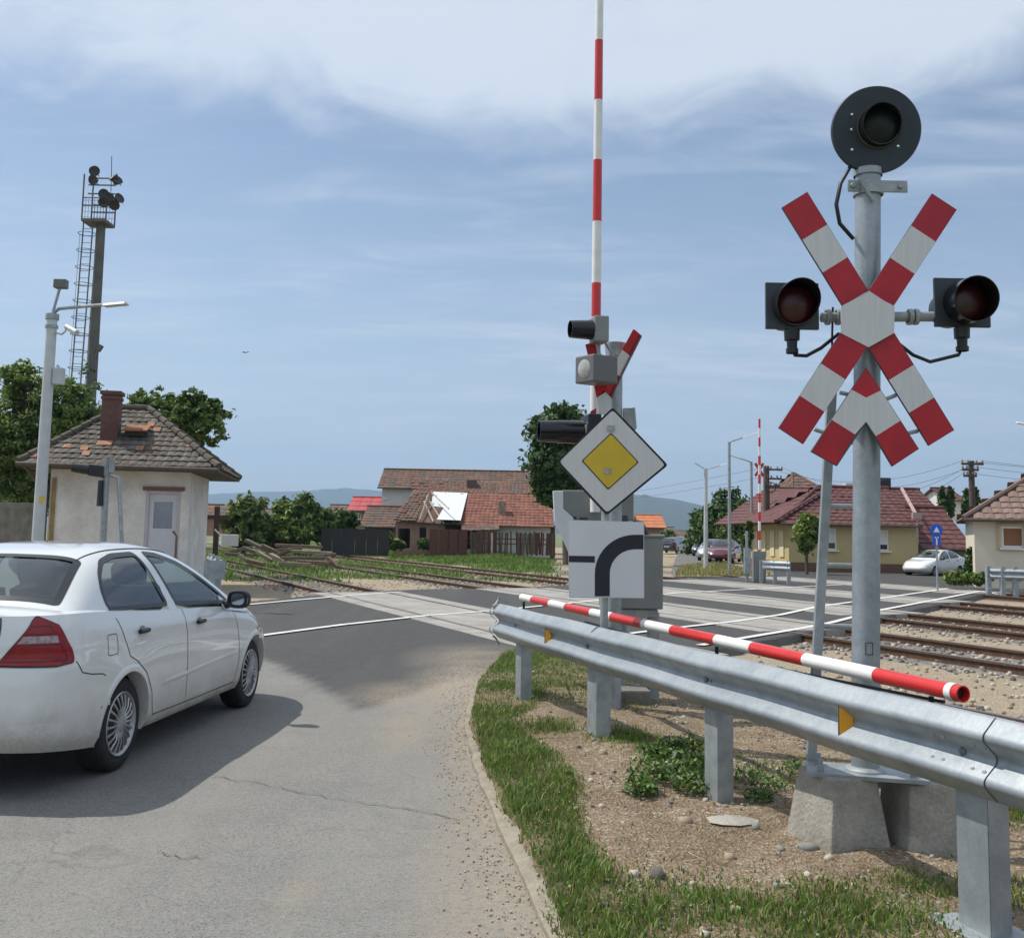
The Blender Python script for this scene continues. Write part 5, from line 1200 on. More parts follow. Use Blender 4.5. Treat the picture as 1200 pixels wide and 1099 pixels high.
# ------------------------------------------------------------------ trees
LF = [mat('leaf_green', (.135, .21, .04), .55, var=.3, vscale=.6, transl=.28), mat('leaf_light', (.24, .32, .07), .55, var=.25, vscale=.6, transl=.32), mat('leaf_dark', (.055, .11, .022), .6, var=.3, vscale=.6, transl=.2)]
LFD = [mat('leaf_deep', (.05, .105, .022), .55, var=.3, transl=.2), mat('leaf_deep2', (.08, .15, .03), .55, var=.3, transl=.22), mat('leaf_dark')]
LFY = [mat('leaf_yellowish', (.12, .165, .04), .55, var=.3, transl=.3), mat('leaf_light'), mat('leaf_green')]
def tree(name, label, cat, blobs, Y, dens, leaf, mats, base=None, trunk_r=.18, z0=0., group=None, dscale=1., ragged=.35, trunk=True, fine=1.0):
    bl = [(D(px, py, Y), rx*Y/1200, ry*Y/1200) for px, py, rx, ry in blobs]; cx = bl[0][0].x if base is None else D(base, 600, Y).x
    T = thing(name, label, cat, loc=(cx, Y, z0), group=group); Ps = []; T0 = np.array([cx, Y, z0])
    for c, rx, rz in bl:
        nc = int((26+18*min(rx*rz, 6)*1.2)*fine); d = rng.normal(size=(nc, 3)); d /= np.linalg.norm(d, axis=1)[:, None]; r = rng.uniform(.40, 1.0+ragged*.45, nc)[:, None]; C_ = np.array(c)+d*r*np.array([rx, rx*dscale, rz])*.92
        k = int(dens*rx*rz*14/nc)+14; o = rng.normal(size=(nc, k, 3)); cs = (min(rx, rz)*rng.uniform(.09, .24, nc)/fine**.6)[:, None, None]; Ps.append((C_[:, None, :]+o*cs*np.array([1, 1, .72])).reshape(-1, 3))
    P = np.concatenate(Ps); P = P[P[:, 2] > z0+.05]; k = len(P); cen = np.array([sum(b[0][i] for b in bl)/len(bl) for i in range(3)])
    n = (P-cen)/np.linalg.norm(P-cen, axis=1)[:, None]*.6+rng.normal(size=(k, 3))*.7+np.array([0, 0, .45]); n /= np.linalg.norm(n, axis=1)[:, None]; t = np.cross(n, rng.normal(size=(k, 3))); t /= np.linalg.norm(t, axis=1)[:, None]; b = np.cross(n, t); s = leaf*rng.uniform(.6, 1.3, k)[:, None]
    V = np.stack([P-t*s, P-b*s*.5+n*s*.2, P+t*s, P+b*s*.5+n*s*.2], 1).reshape(-1, 3)-T0; F = np.arange(4*k).reshape(k, 4); cl = vnoise(P[:, 0]*1.0+P[:, 1], P[:, 2]*1.0, .8/max(leaf*6, .3), 5); mi = np.clip(((cl+rng.random(k)*.7)/1.7*3).astype(int), 0, 2)
    npmesh('crown', V, F, [mats[1], mats[0], mats[2]] if mats is not LFD else mats, mi, parent=T)
    if trunk:
        mb = MB(); c0 = bl[0][0]; q_ = [] ; top = Vector((c0.x-cx, c0.y-Y, c0.z-z0)); mb.tube([(0, 0, -.3), (top.x*.15, 0, top.z*.3), (top.x*.6, 0, top.z*.7), top], [trunk_r*1.3, trunk_r, trunk_r*.75, trunk_r*.3], 9)
        for c, rx, rz in bl:
            for q in range(3 if fine < 1.5 else 8):
                e = Vector((c.x-cx+random.uniform(-.6, .6)*rx, c.y-Y+random.uniform(-.5, .5)*rx, c.z-z0+random.uniform(-.3, .7)*rz)); f = random.uniform(.35, .65); s_ = Vector((top.x*.5*f, 0, top.z*f)); mb.tube([s_, s_.lerp(e, .5)+Vector((0, 0, .1*rz)), e], [trunk_r*.45, trunk_r*.3, trunk_r*.1], 6)
        mb.build('trunk', BARK, T, smooth=True)
    return T
tree('walnut_tree', 'large broadleaf tree behind the concrete fence, left of the hut roof', 'tree', [(20, 500, 52, 58), (75, 480, 42, 48), (95, 505, 34, 34), (40, 560, 52, 40), (-50, 500, 60, 60), (25, 445, 24, 22)], 38, 120, .10, LF, base=40, ragged=.6, trunk_r=.3, fine=2.)
tree('walnut_tree', 'loose light green tree rising behind the right half of the hut roof', 'tree', [(200, 480, 34, 20), (240, 490, 22, 30), (165, 480, 26, 18), (215, 500, 38, 30), (225, 472, 14, 12), (250, 476, 10, 12)], 36, 95, .10, LF, base=205, trunk_r=.25, ragged=.9, fine=2.2)
tree('chestnut_tree', 'dense dark round chestnut tree standing behind the raised boom machine', 'tree', [(652, 505, 34, 30), (650, 540, 34, 34), (668, 520, 30, 45), (640, 565, 18, 24), (660, 578, 26, 20), (690, 540, 30, 45)], 58, 110, .2, LFD, base=668, trunk_r=.3, ragged=.0)
tree('round_bush', 'light green bushy tree just right of the hut beyond the tracks', 'tree', [(287, 604, 24, 21), (272, 612, 12, 14), (302, 612, 12, 14), (288, 628, 22, 14)], 62, 90, .22, LFY, z0=.2, trunk_r=.12)
tree('fruit_tree', 'dark green spreading tree above the heap of old timber', 'tree', [(350, 603, 24, 20), (330, 612, 20, 20), (372, 614, 22, 16), (352, 624, 36, 16), (322, 626, 18, 16)], 64, 90, .22, LF, z0=.3, trunk_r=.15)
tree('fruit_tree', 'small dark tree left of the black fence beneath the red roof', 'tree', [(404, 612, 12, 15), (392, 618, 14, 12), (402, 626, 14, 10)], 70, 90, .22, LFD, z0=.3, trunk_r=.12)
tree('broadleaf_tree', 'tallest dark tree behind the street lamps on the far side', 'tree', [(855, 600, 22, 22), (848, 625, 30, 26), (868, 615, 18, 24), (835, 610, 16, 18)], 82, 90, .26, LFD, trunk_r=.25)
tree('broadleaf_tree', 'lower dark tree at the left end of the tree group beside the far road', 'tree', [(822, 620, 13, 20), (818, 634, 12, 16), (832, 628, 12, 20)], 90, 90, .26, LFD, trunk_r=.2)
tree('broadleaf_tree', 'lighter green cone-shaped tree in front of the dark trees beside the far road', 'tree', [(851, 640, 13, 16), (852, 622, 8, 14), (851, 610, 4, 8)], 74, 90, .2, LFY, trunk_r=.1)
tree('garden_shrub', 'narrow bright green shrub left of the far barrier machine', 'shrub', [(874, 638, 5, 20), (878, 622, 4, 12)], 50, 80, .14, LFY, trunk_r=.05)
tree('street_tree', 'small round-headed tree standing before the yellow house front', 'tree', [(945, 625, 15, 18), (946, 612, 12, 12), (942, 638, 10, 10), (952, 632, 10, 14)], 46, 110, .13, LF, trunk_r=.07, ragged=.1)
for px, py, rx, ry, lb in ((1104, 584, 4.5, 13, 'leftmost slim cypress behind the red roofs'), (1113.5, 584, 5, 14, 'second slim cypress from the left behind the red roofs'), (1132.5, 586, 5, 12, 'slim cypress just left of the wooden utility pole'), (1143, 585, 5, 14, 'slim cypress just right of the wooden utility pole')):
    tree('cypress', lb, 'cypress', [(px, py+3, rx, ry), (px, py-7, rx*.6, ry*.6), (px, py+14, rx, ry)], 76, 120, .16, LFD, trunk_r=.08, group='cypresses behind the red roofs', ragged=0)
tree('ivy_bush', 'dark climbing bush at the left corner of the cream house', 'bush', [(1136, 662, 5, 10), (1137, 650, 4, 10), (1134, 672, 6, 8)], 38, 100, .10, LFD, trunk=False)
for px, rx, lb in ((1120, 13, 'clipped low hedge under the blue sign, hiding the white car'), (1147, 13, 'clipped low hedge at the foot of the cream house wall')):
    tree('hedge', lb, 'hedge', [(px-7, 677, 8, 7), (px+7, 677, 8, 7), (px, 678, 9, 7)], 34.2, 120, .09, LF, trunk=False)
tree('far_bush', 'green bush beside the row of parked cars on the far road', 'bush', [(781, 628, 7, 7), (784, 634, 6, 6)], 125, 60, .35, LFY, trunk=False)
tree('creeper', 'weedy bushes at the foot of the ruined brick wall', 'bush', [(462, 638, 12, 6), (500, 638, 14, 6), (455, 630, 5, 8)], 66, 90, .18, LF, z0=.3, trunk=False)

# ------------------------------------------------------------------ buildings
def brickmat(name, c1, c2, mo, sc_=4.0):
    if name in MATS: return MATS[name]
    m = bpy.data.materials.new(name); m.use_nodes = True; t = m.node_tree; mk = nd(t); b = t.nodes['Principled BSDF']; b.inputs['Roughness'].default_value = .9
    s = mk('ShaderNodeSeparateXYZ', (mk('ShaderNodeNewGeometry').outputs['Position'],)); cb_ = mk('ShaderNodeCombineXYZ', (mk('ShaderNodeMath', (s.outputs[0], s.outputs[1]), operation='ADD').outputs[0], s.outputs[2], 0.))
    br = mk('ShaderNodeTexBrick', (cb_.outputs[0],)); br.inputs['Scale'].default_value = sc_; br.inputs['Color1'].default_value = (*c1, 1); br.inputs['Color2'].default_value = (*c2, 1); br.inputs['Mortar'].default_value = (*mo, 1); br.inputs['Mortar Size'].default_value = .03
    n = mk('ShaderNodeTexNoise', (mk('ShaderNodeNewGeometry').outputs['Position'], None, 1.6, 6, .6)); mx = mk('ShaderNodeMixRGB', (mk('ShaderNodeMapRange', (n.outputs[0], .45, .65, 0., .6)).outputs[0], br.outputs[0], (*[x*.45 for x in c1], 1)))
    t.links.new(mx.outputs[0], b.inputs['Base Color']); MATS[name] = m; return m
def walled(name, base, m, parent, holes=(), th=.25):
    pass
def wall_front(mb, x0, x1, y, z0, z1, holes, th=.22):
    """front wall facing -Y with rectangular openings (x0,x1,z0,z1)"""
    xs = sorted({x0, x1, *[h[0] for h in holes], *[h[1] for h in holes]}); zs = sorted({z0, z1, *[h[2] for h in holes], *[h[3] for h in holes]})
    for i in range(len(xs)-1):
        for j in range(len(zs)-1):
            cx, cz = (xs[i]+xs[i+1])/2, (zs[j]+zs[j+1])/2
            if any(h[0] < cx < h[1] and h[2] < cz < h[3] for h in holes): continue
            mb.box((cx, y+th/2, cz), (xs[i+1]-xs[i], th, zs[j+1]-zs[j]))
def tiles(mb, A, B, C, Dd, tw, th, mats_w, lift=.03, jit=.012, skip=None):
    A, B, C, Dd = map(Vector, (A, B, C, Dd)); up = ((Dd+C)-(A+B))/2; n = max(1, int(up.length/th)); nrm = (B-A).cross(Dd-A).normalized()
    if nrm.z < 0: nrm = -nrm
    mb.add([A-nrm*.03, B-nrm*.03, C-nrm*.03, Dd-nrm*.03], [(0, 1, 2, 3)], 0)
    for i in range(n):
        f0, f1 = i/n, min((i+1.18)/n, 1.0); a = A.lerp(Dd, f0); b = B.lerp(C, f0); a1 = A.lerp(Dd, f1); b1 = B.lerp(C, f1); w_ = (b-a).length; k = max(1, int(w_/tw)); dr = (b-a).normalized(); upd = (a1-a)-dr*(a1-a).dot(dr)
        for j in range(k):
            u0 = j/k; p = a+(b-a)*u0; q = a+(b-a)*((j+.97)/k); w1 = (b1-a1)
            s0 = (p+upd-a1).dot(dr); s1 = (q+upd-a1).dot(dr)
            if s1 < -.02 or s0 > w1.length+.02: continue
            if skip and skip((p+q)/2+upd*.5): continue
            z = random.uniform(-jit, jit); l = lift+z; pu = p+upd; qu = q+upd; md = (p+q)/2; mu_ = md+upd; mi = random.choices(range(len(mats_w)), mats_w)[0]
            mb.add([p+nrm*l, md+nrm*(l+lift*.7), q+nrm*l, qu+nrm*.006, mu_+nrm*(.006+lift*.5), pu+nrm*.006, p-nrm*.01, md-nrm*.01+nrm*lift*.5, q-nrm*.01], [(0, 1, 4, 5), (1, 2, 3, 4), (0, 6, 7, 1), (1, 7, 8, 2)], mi)
TD = [mat('tile_weathered', (.12, .10, .08), .9, var=.45, vscale=5), mat('tile_brown', (.14, .10, .075), .9, var=.4, vscale=5), mat('tile_grey', (.15, .14, .125), .9, var=.4, vscale=5), mat('tile_orange', (.34, .17, .10), .85, var=.3, vscale=5)]
PLAS = mat('hut_plaster', (.74, .735, .71), .9, color2=(.56, .535, .49), vscale=1.5, bump=.25, bscale=14, speck=.06)
def wx(px, Y): return D(px, 600, Y).x
def wz(px, py, Y): return D(px, py, Y).z
HY = 26.5; HANG = R_(9.5); h1v = Vector((math.cos(HANG), math.sin(HANG), 0)); h2v = Vector((-math.sin(HANG), math.cos(HANG), 0)); HO = Vector((wx(57, HY), HY, 0))
def hloc(px, yl):
    v = ray(px, 600); a = Vector((v.x, v.y, 0)).normalized(); q = HO+h2v*(yl-HY); s = (q.x*a.y-q.y*a.x)/(h1v.y*a.x-h1v.x*a.y); return s, (q+h1v*s).y
def hx(px, yl): return hloc(px, yl)[0]
def hz(px, py, yl): return D(px, py, hloc(px, yl)[1]).z
def HD(px, py, yl): return Vector((hx(px, yl), yl, hz(px, py, yl)))
hut = thing('crossing_hut', 'small white plastered crossing keeper hut with mossy hipped tile roof and brick chimney', 'hut', loc=HO-h2v*HY, rz=HANG)
x0, x1 = hx(57, HY), hx(221, HY); dx0, dx1 = hx(170, HY), hx(211.5, HY); dz1 = hz(190, 575, HY); wtop = hz(150, 546, HY)
mb = MB(); wall_front(mb, x0, x1, HY, -.2, wtop, [(dx0, dx1, .35, dz1)]); mb.box((x0+.11, HY+2.1, wtop/2-.1), (.22, 3.75, wtop+.2)); mb.box((x1-.11, HY+2.1, wtop/2-.1), (.22, 3.75, wtop+.2)); mb.box(((x0+x1)/2, HY+3.9, wtop/2-.1), (x1-x0-.44, .2, wtop+.2))
mb.build('wall', PLAS, hut)
ev = hz(150, 546, HY-.75); A = Vector((-.62, HY-.75, ev)); B = Vector((x1+.80, HY-.75, ev)); Cb = Vector((B.x, HY+5.0, ev)); Db = Vector((A.x, HY+5.0, ev)); rl = HD(133, 479, HY+2.0); rr = HD(168, 481, HY+2.0); rr.z = rl.z
mb = MB(); wts = [7, 1.2, 4, .07]
for q in ((A, B, rr, rl), (B, Cb, rr, rr), (Cb, Db, rl, rr), (Db, A, rl, rl)): tiles(mb, *q, .20, .27, wts, .035)
roof = mb.build('roof', TD, hut)
mb = MB()
for a, b in ((A, rl), (B, rr), (Cb, rr), (Db, rl), (rl, rr)):
    k = max(2, int((b-a).length/.36))
    for i in range(k): p, q = a.lerp(b, i/k), a.lerp(b, (i+1.1)/k); mb.tube([p+Vector((0, 0, .05)), q+Vector((0, 0, .04))], [.105, .085], 8)
mb.build('ridge_tiles', TD[0], roof)
mb = MB(); mb.prism([A-Vector((0, 0, .04)), B-Vector((0, 0, .04)), Cb-Vector((0, 0, .04)), Db-Vector((0, 0, .04))], (0, 0, -.05)); mb.build('soffit', mat('dark_board', (.10, .08, .06), .9, var=.4, vscale=6), hut)
mb = MB(); mb.tube([A+Vector((-.02, -.06, -.02)), B+Vector((.02, -.06, -.05))], .06, 10); mb.tube([A+Vector((.15, 0, -.05)), A+Vector((.35, .3, -.35)), Vector((x0-.06, HY-.06, wtop-.6)), Vector((x0-.06, HY-.06, .1))], .045, 8); mb.build('gutter', mat('gutter_brown', (.10, .075, .055), .6, var=.4), hut, smooth=True)
mb = MB(); mb.box((x0+.10, HY-.03, wtop/2-.2), (.10, .03, wtop-.3)); mb.build('cable_duct', mat('ochre_pipe', (.35, .25, .09), .7, var=.4, vscale=3), hut)
# orange replaced tiles and roof hatch
def on_front(px, py):
    nrm = (B-A).cross(rl-A).normalized(); v = ray(px, py); v = Vector((v.dot(h1v), v.dot(h2v), v.z)); o = Vector((0, 0, CAMH))-(HO-h2v*HY); o = Vector((o.dot(h1v), o.dot(h2v), o.z)); t = (A-o).dot(nrm)/v.dot(nrm); return o+v*t, nrm if nrm.z > 0 else -nrm
mb = MB()
for px, py in [(99, 527), (101, 533), (118, 521), (127, 521), (177, 499), (184, 505), (164, 527), (39, 535)]:
    p, nn = on_front(px, py); mb.box(p+nn*.055, (.19, .24, .012), R=Matrix((Vector((1, 0, 0)), nn.cross(Vector((1, 0, 0))), nn)).transposed())
build_each(mb, 'replaced_tile', TD[3], roof)
p, nn = on_front(160, 512); R = Matrix((Vector((1, 0, 0)), Vector((0, 1, 0)), Vector((0, 0, 1)))).transposed(); mb = MB(); mb.box(p+Vector((0, .12, .10)), (.56, .5, .16)); htc = mb.build('roof_hatch', mat('hatch_dark', (.06, .045, .04), .9), roof); mb = MB(); mb.box(p+Vector((0, .0, .24)), (.62, .62, .04), R=Matrix.Rotation(R_(18), 3, 'X')); mb.build('hatch_lid', mat('rusty_orange', (.33, .13, .06), .85, var=.4, vscale=6), htc)
cp, nn = on_front(124, 519); cy = cp.y+.28; czt = hz(124, 459, cy); BR = brickmat('chimney_brick', (.17, .07, .055), (.11, .05, .045), (.09, .08, .07), 5.)
mb = MB(); mb.box((hx(124, cy), cy, (cp.z-.3+czt)/2), (.44, .44, czt-cp.z+.3)); mb.box((hx(124, cy), cy, czt-.05), (.54, .54, .10)); mb.box((hx(124, cy), cy, czt-.19), (.49, .49, .08)); mb.build('chimney', BR, roof, bevel=.01)
# door with curtained glass
mb = MB(); fw = .09
for c, s in (((dx0+fw/2, HY+.05, (dz1+.35)/2), (fw, .10, dz1-.35)), ((dx1-fw/2, HY+.05, (dz1+.35)/2), (fw, .10, dz1-.35)), (((dx0+dx1)/2, HY+.05, dz1-fw/2), (dx1-dx0-2*fw, .10, fw))): mb.box(c, s)
dr = mb.build('door', mat('door_frame_lilac', (.50, .47, .50), .6, var=.15, vscale=5), hut, bevel=.005)
gl0, gl1 = hz(190, 588, HY), hz(190, 616, HY); zm = gl1-.07; ix0, ix1 = dx0+fw, dx1-fw; PV = mat('door_white', (.56, .57, .62), .45, var=.08)
mb = MB(); mb.box(((ix0+ix1)/2, HY+.07, (zm+.37)/2), (ix1-ix0, .05, zm-.37)); mb.box((ix0+.06, HY+.07, (zm+dz1-fw)/2), (.12, .05, dz1-fw-zm)); mb.box((ix1-.06, HY+.07, (zm+dz1-fw)/2), (.12, .05, dz1-fw-zm)); mb.box(((ix0+ix1)/2, HY+.07, (gl0+dz1-fw)/2), (ix1-ix0-.24, .05, dz1-fw-gl0)); mb.build('door_leaf', PV, dr, bevel=.004)
mb = MB(); mb.box(((ix0+ix1)/2, HY+.075, (gl0+zm)/2), (ix1-ix0-.22, .01, gl0-zm)); mb.build('pane', glassmat('pane_glass', (.8, .85, .9)), dr)
mb = MB(); P = []
for i in range(41):
    u = i/40; x = ix0+.1+(ix1-ix0-.2)*u; y = HY+.13+.02*math.sin(u*46); P += [(x, y, zm), (x, y, gl0)]
mb.grid(P, 41, 2); mb.build('curtain', mat('curtain', (.34, .39, .55), .8, var=.3, vscale=5, sx=(8, 1, 1)), dr)
mb = MB(); mb.box(((dx0+dx1)/2, HY-.02, dz1+.05), (dx1-dx0+.16, .06, .10)); mb.build('lintel', mat('lintel_brown', (.22, .13, .09), .9, var=.3), hut)
mb = MB(); q = D(207, 628, 26.5); mb.tube([(q.x, q.y, -.1), (q.x, q.y, q.z), (q.x-.1, q.y, q.z+.12)], .03, 8); tag(mb.build('standpipe', mat('lintel_brown')), 'thin brown standpipe in front of the hut wall right of the door', 'standpipe')
# concrete fence left of hut
fn_ = thing('concrete_fence', 'weathered grey concrete panel fence at the left edge beside the hut', 'fence', loc=(0, 0, 0)); ft = wz(20, 587, 27.5); xr_ = wx(50, 27.5)
for i in range(5):
    mb = MB(); xa = xr_-2.05*(i+1); mb.box((xa+1.0, 27.5, ft/2-.1), (1.9, .07, ft+.1))
    mb.build('panel', CONCD, fn_, bevel=.01)
    mb = MB(); mb.box((xa+2.02, 27.48, ft/2), (.13, .13, ft+.15)); mb.build('post', CONCD, fn_, bevel=.01)
# ---- ruined house by the tracks
YR = 68.; rh = thing('ruined_house', 'half-collapsed old brick house with patched red and brown tile roof beyond the tracks', 'house', loc=(0, 0, 0))
TR = [mat('tile_new_red', (.20, .072, .048), .8, var=.25, vscale=2), mat('tile_new_red2', (.25, .095, .06), .8, var=.25, vscale=2)]
TB = [mat('tile_old_brown', (.15, .085, .06), .9, var=.4, vscale=2), mat('tile_old_grey', (.12, .10, .085), .9, var=.3, vscale=2), mat('tile_old_red', (.18, .095, .065), .9, var=.3, vscale=2)]
def pz(px, py, Y=YR): return D(px, py, Y)
RBY = YR+4.2
def tq(mb, a, b, c, d, Ya, Yb, tw, th, w_, **k): tiles(mb, pz(*a, Ya), pz(*b, Ya), pz(*c, Yb), pz(*d, Yb), tw, th, w_, **k)
mb = MB(); tq(mb, (540, 615), (649, 618), (646, 580), (549, 578), YR, RBY, .30, .38, [1, 1], lift=.03); mb.build('red_roof', TR, rh)
hole = [(492, 609), (516, 582), (536, 612)]
def sk(p): x = 600+1200*(p.x/p.y); return 490 < x < 534 and (p.z < 3.9-(abs(x-512)*.06))
mb = MB(); tq(mb, (461, 609), (540, 615), (549, 578), (484, 576), YR, RBY, .28, .36, [3, 2, 3], lift=.05, jit=.04, skip=sk); tq(mb, (484, 577), (646, 580), (646, 570), (480, 559), RBY+.05, RBY+1.6, .28, .36, [3, 1, 4], lift=.04, jit=.03); mb.build('brown_roof', TB, rh)
SH = mat('white_sheeting', (.70, .71, .72), .5, var=.1, vscale=2)
mb = MB(); o_ = Vector((0, -.12, .12)); mb.prism([pz(512, 611, YR)+o_, pz(540, 612, YR)+o_, pz(548, 580, RBY)+o_, pz(508, 578.5, RBY)+o_, pz(505, 595, YR+2.2)+o_, pz(520, 597, YR+2.2)+o_], (0, 0, .02)); mb.build('roof_sheeting', SH, rh)
WDL = mat('bare_rafter', (.42, .37, .30), .9, var=.3, vscale=5)
for a, b in (((520, 614), (500, 583)), ((508, 612), (497, 588)), ((526, 597), (506, 578)), ((492, 610), (502, 580))): mb = MB(); mb.tube([pz(*a, YR-.1)+Vector((0, 0, .05)), pz(*b, YR+2.6)+Vector((0, 0, .05))], .06, 4); mb.build('rafter', WDL, rh)
mb = MB(); mb.box(pz(588, 598, YR+1.6), (.5, .5, 1.3)); mb.build('chimney', mat('chimney_plaster', (.42, .36, .30), .9, color2=(.22, .13, .09), vscale=4), rh, bevel=.03)
mb = MB(); mb.box(pz(553, 572, RBY+.9), (.7, .5, 1.1)); mb.build('chimney', brickmat('old_brick_dark', (.16, .10, .08), (.11, .08, .07), (.1, .09, .08), 3.), rh)
bxl, bxr = pz(463, 620).x, pz(521, 620).x; zt_ = pz(490, 611).z; gz = .45
BRK = brickmat('ruin_brick', (.38, .20, .14), (.28, .15, .11), (.34, .29, .24), 3.2)
h1 = (pz(466, 620).x, pz(480, 620).x, gz, pz(470, 619).z); h2 = (pz(491, 620).x, pz(499, 620).x, pz(495, 630).z, pz(495, 618).z)
mb = MB(); wall_front(mb, bxl, bxr, YR+.4, gz-.8, zt_, [h1, h2], .3); mb.build('wall', BRK, rh, label='bare broken brick wall')
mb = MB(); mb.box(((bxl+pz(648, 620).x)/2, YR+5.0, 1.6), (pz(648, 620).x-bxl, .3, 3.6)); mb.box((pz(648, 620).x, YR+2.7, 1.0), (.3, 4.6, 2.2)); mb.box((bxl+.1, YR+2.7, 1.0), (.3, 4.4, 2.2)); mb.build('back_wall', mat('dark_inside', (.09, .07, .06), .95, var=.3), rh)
WW = mat('house_whitewash', (.62, .62, .60), .9, var=.15, vscale=1.)
mb = MB(); wall_front(mb, pz(540, 620).x, pz(648, 620).x, YR+.4, gz-.8, pz(600, 617).z, [(pz(545, 620).x, pz(560, 620).x, gz, 1.9)], .3); mb.build('front_wall', WW, rh)
mb = MB(); tq(mb, (541, 622), (585, 621), (585, 614), (541, 614), YR-1.6, YR+.3, .3, .4, [1, 1, 1]); mb.build('porch_roof', TB, rh)
# fences in front
fr1 = thing('board_fence', 'rusty red-brown solid board fence before the ruined house', 'fence', loc=(0, 0, 0)); xa, xb = pz(503, 630, 64).x, pz(548, 630, 64).x; zt1 = pz(525, 623, 64).z; RB = mat('red_brown_board', (.15, .055, .04), .85, color2=(.10, .045, .035), vscale=6, sx=(5, 1, 1))
for i in range(4): mb = MB(); u0 = xa+(xb-xa)*i/4; mb.box((u0+(xb-xa)/8, 64+.03*i, zt1/2+.15), ((xb-xa)/4-.03, .05, zt1-.3+.3)); mb.build('panel', RB, fr1)
fr2 = thing('picket_fence', 'patchy dark picket fence running right from the red-brown board fence', 'fence', loc=(0, 0, 0)); xc = pz(650, 630, 64.5).x; zt2 = pz(600, 626, 64.5).z; n = 46
for i in range(n):
    if random.random() < .12: continue
    mb = MB(); x = xb+.1+(xc-xb)*i/n; mb.box((x, 64.4+random.uniform(-.04, .04), zt2/2+.2+random.uniform(-.1, .05)), (.085+random.random()*.05, .03, zt2-.1), R=Matrix.Rotation(random.uniform(-.05, .05), 3, 'Y')); mb.build('picket', WHT if random.random() < .10 else RB if random.random() < .6 else WOODD, fr2)
mb = MB(); mb.box(((xb+xc)/2, 64.45, zt2*.8), (xc-xb, .04, .08)); mb.box(((xb+xc)/2, 64.45, .9), (xc-xb, .04, .08)); mb.build('rail', WOODD, fr2)
fr3 = thing('metal_fence', 'low black sheet fence between the trees and the ruined house', 'fence', loc=(0, 0, 0)); xa, xb = pz(376, 630, 63).x, pz(456, 630, 63).x; zt3 = pz(415, 622.5, 63).z; BF = mat('black_sheet', (.028, .028, .03), .7, var=.35, vscale=2, sx=(3, 1, 1))
for i in range(6): mb = MB(); mb.box((xa+(xb-xa)*(i+.5)/6, 63, zt3/2+.1), ((xb-xa)/6-.02, .05, zt3+.1)); mb.build('panel', BF, fr3)
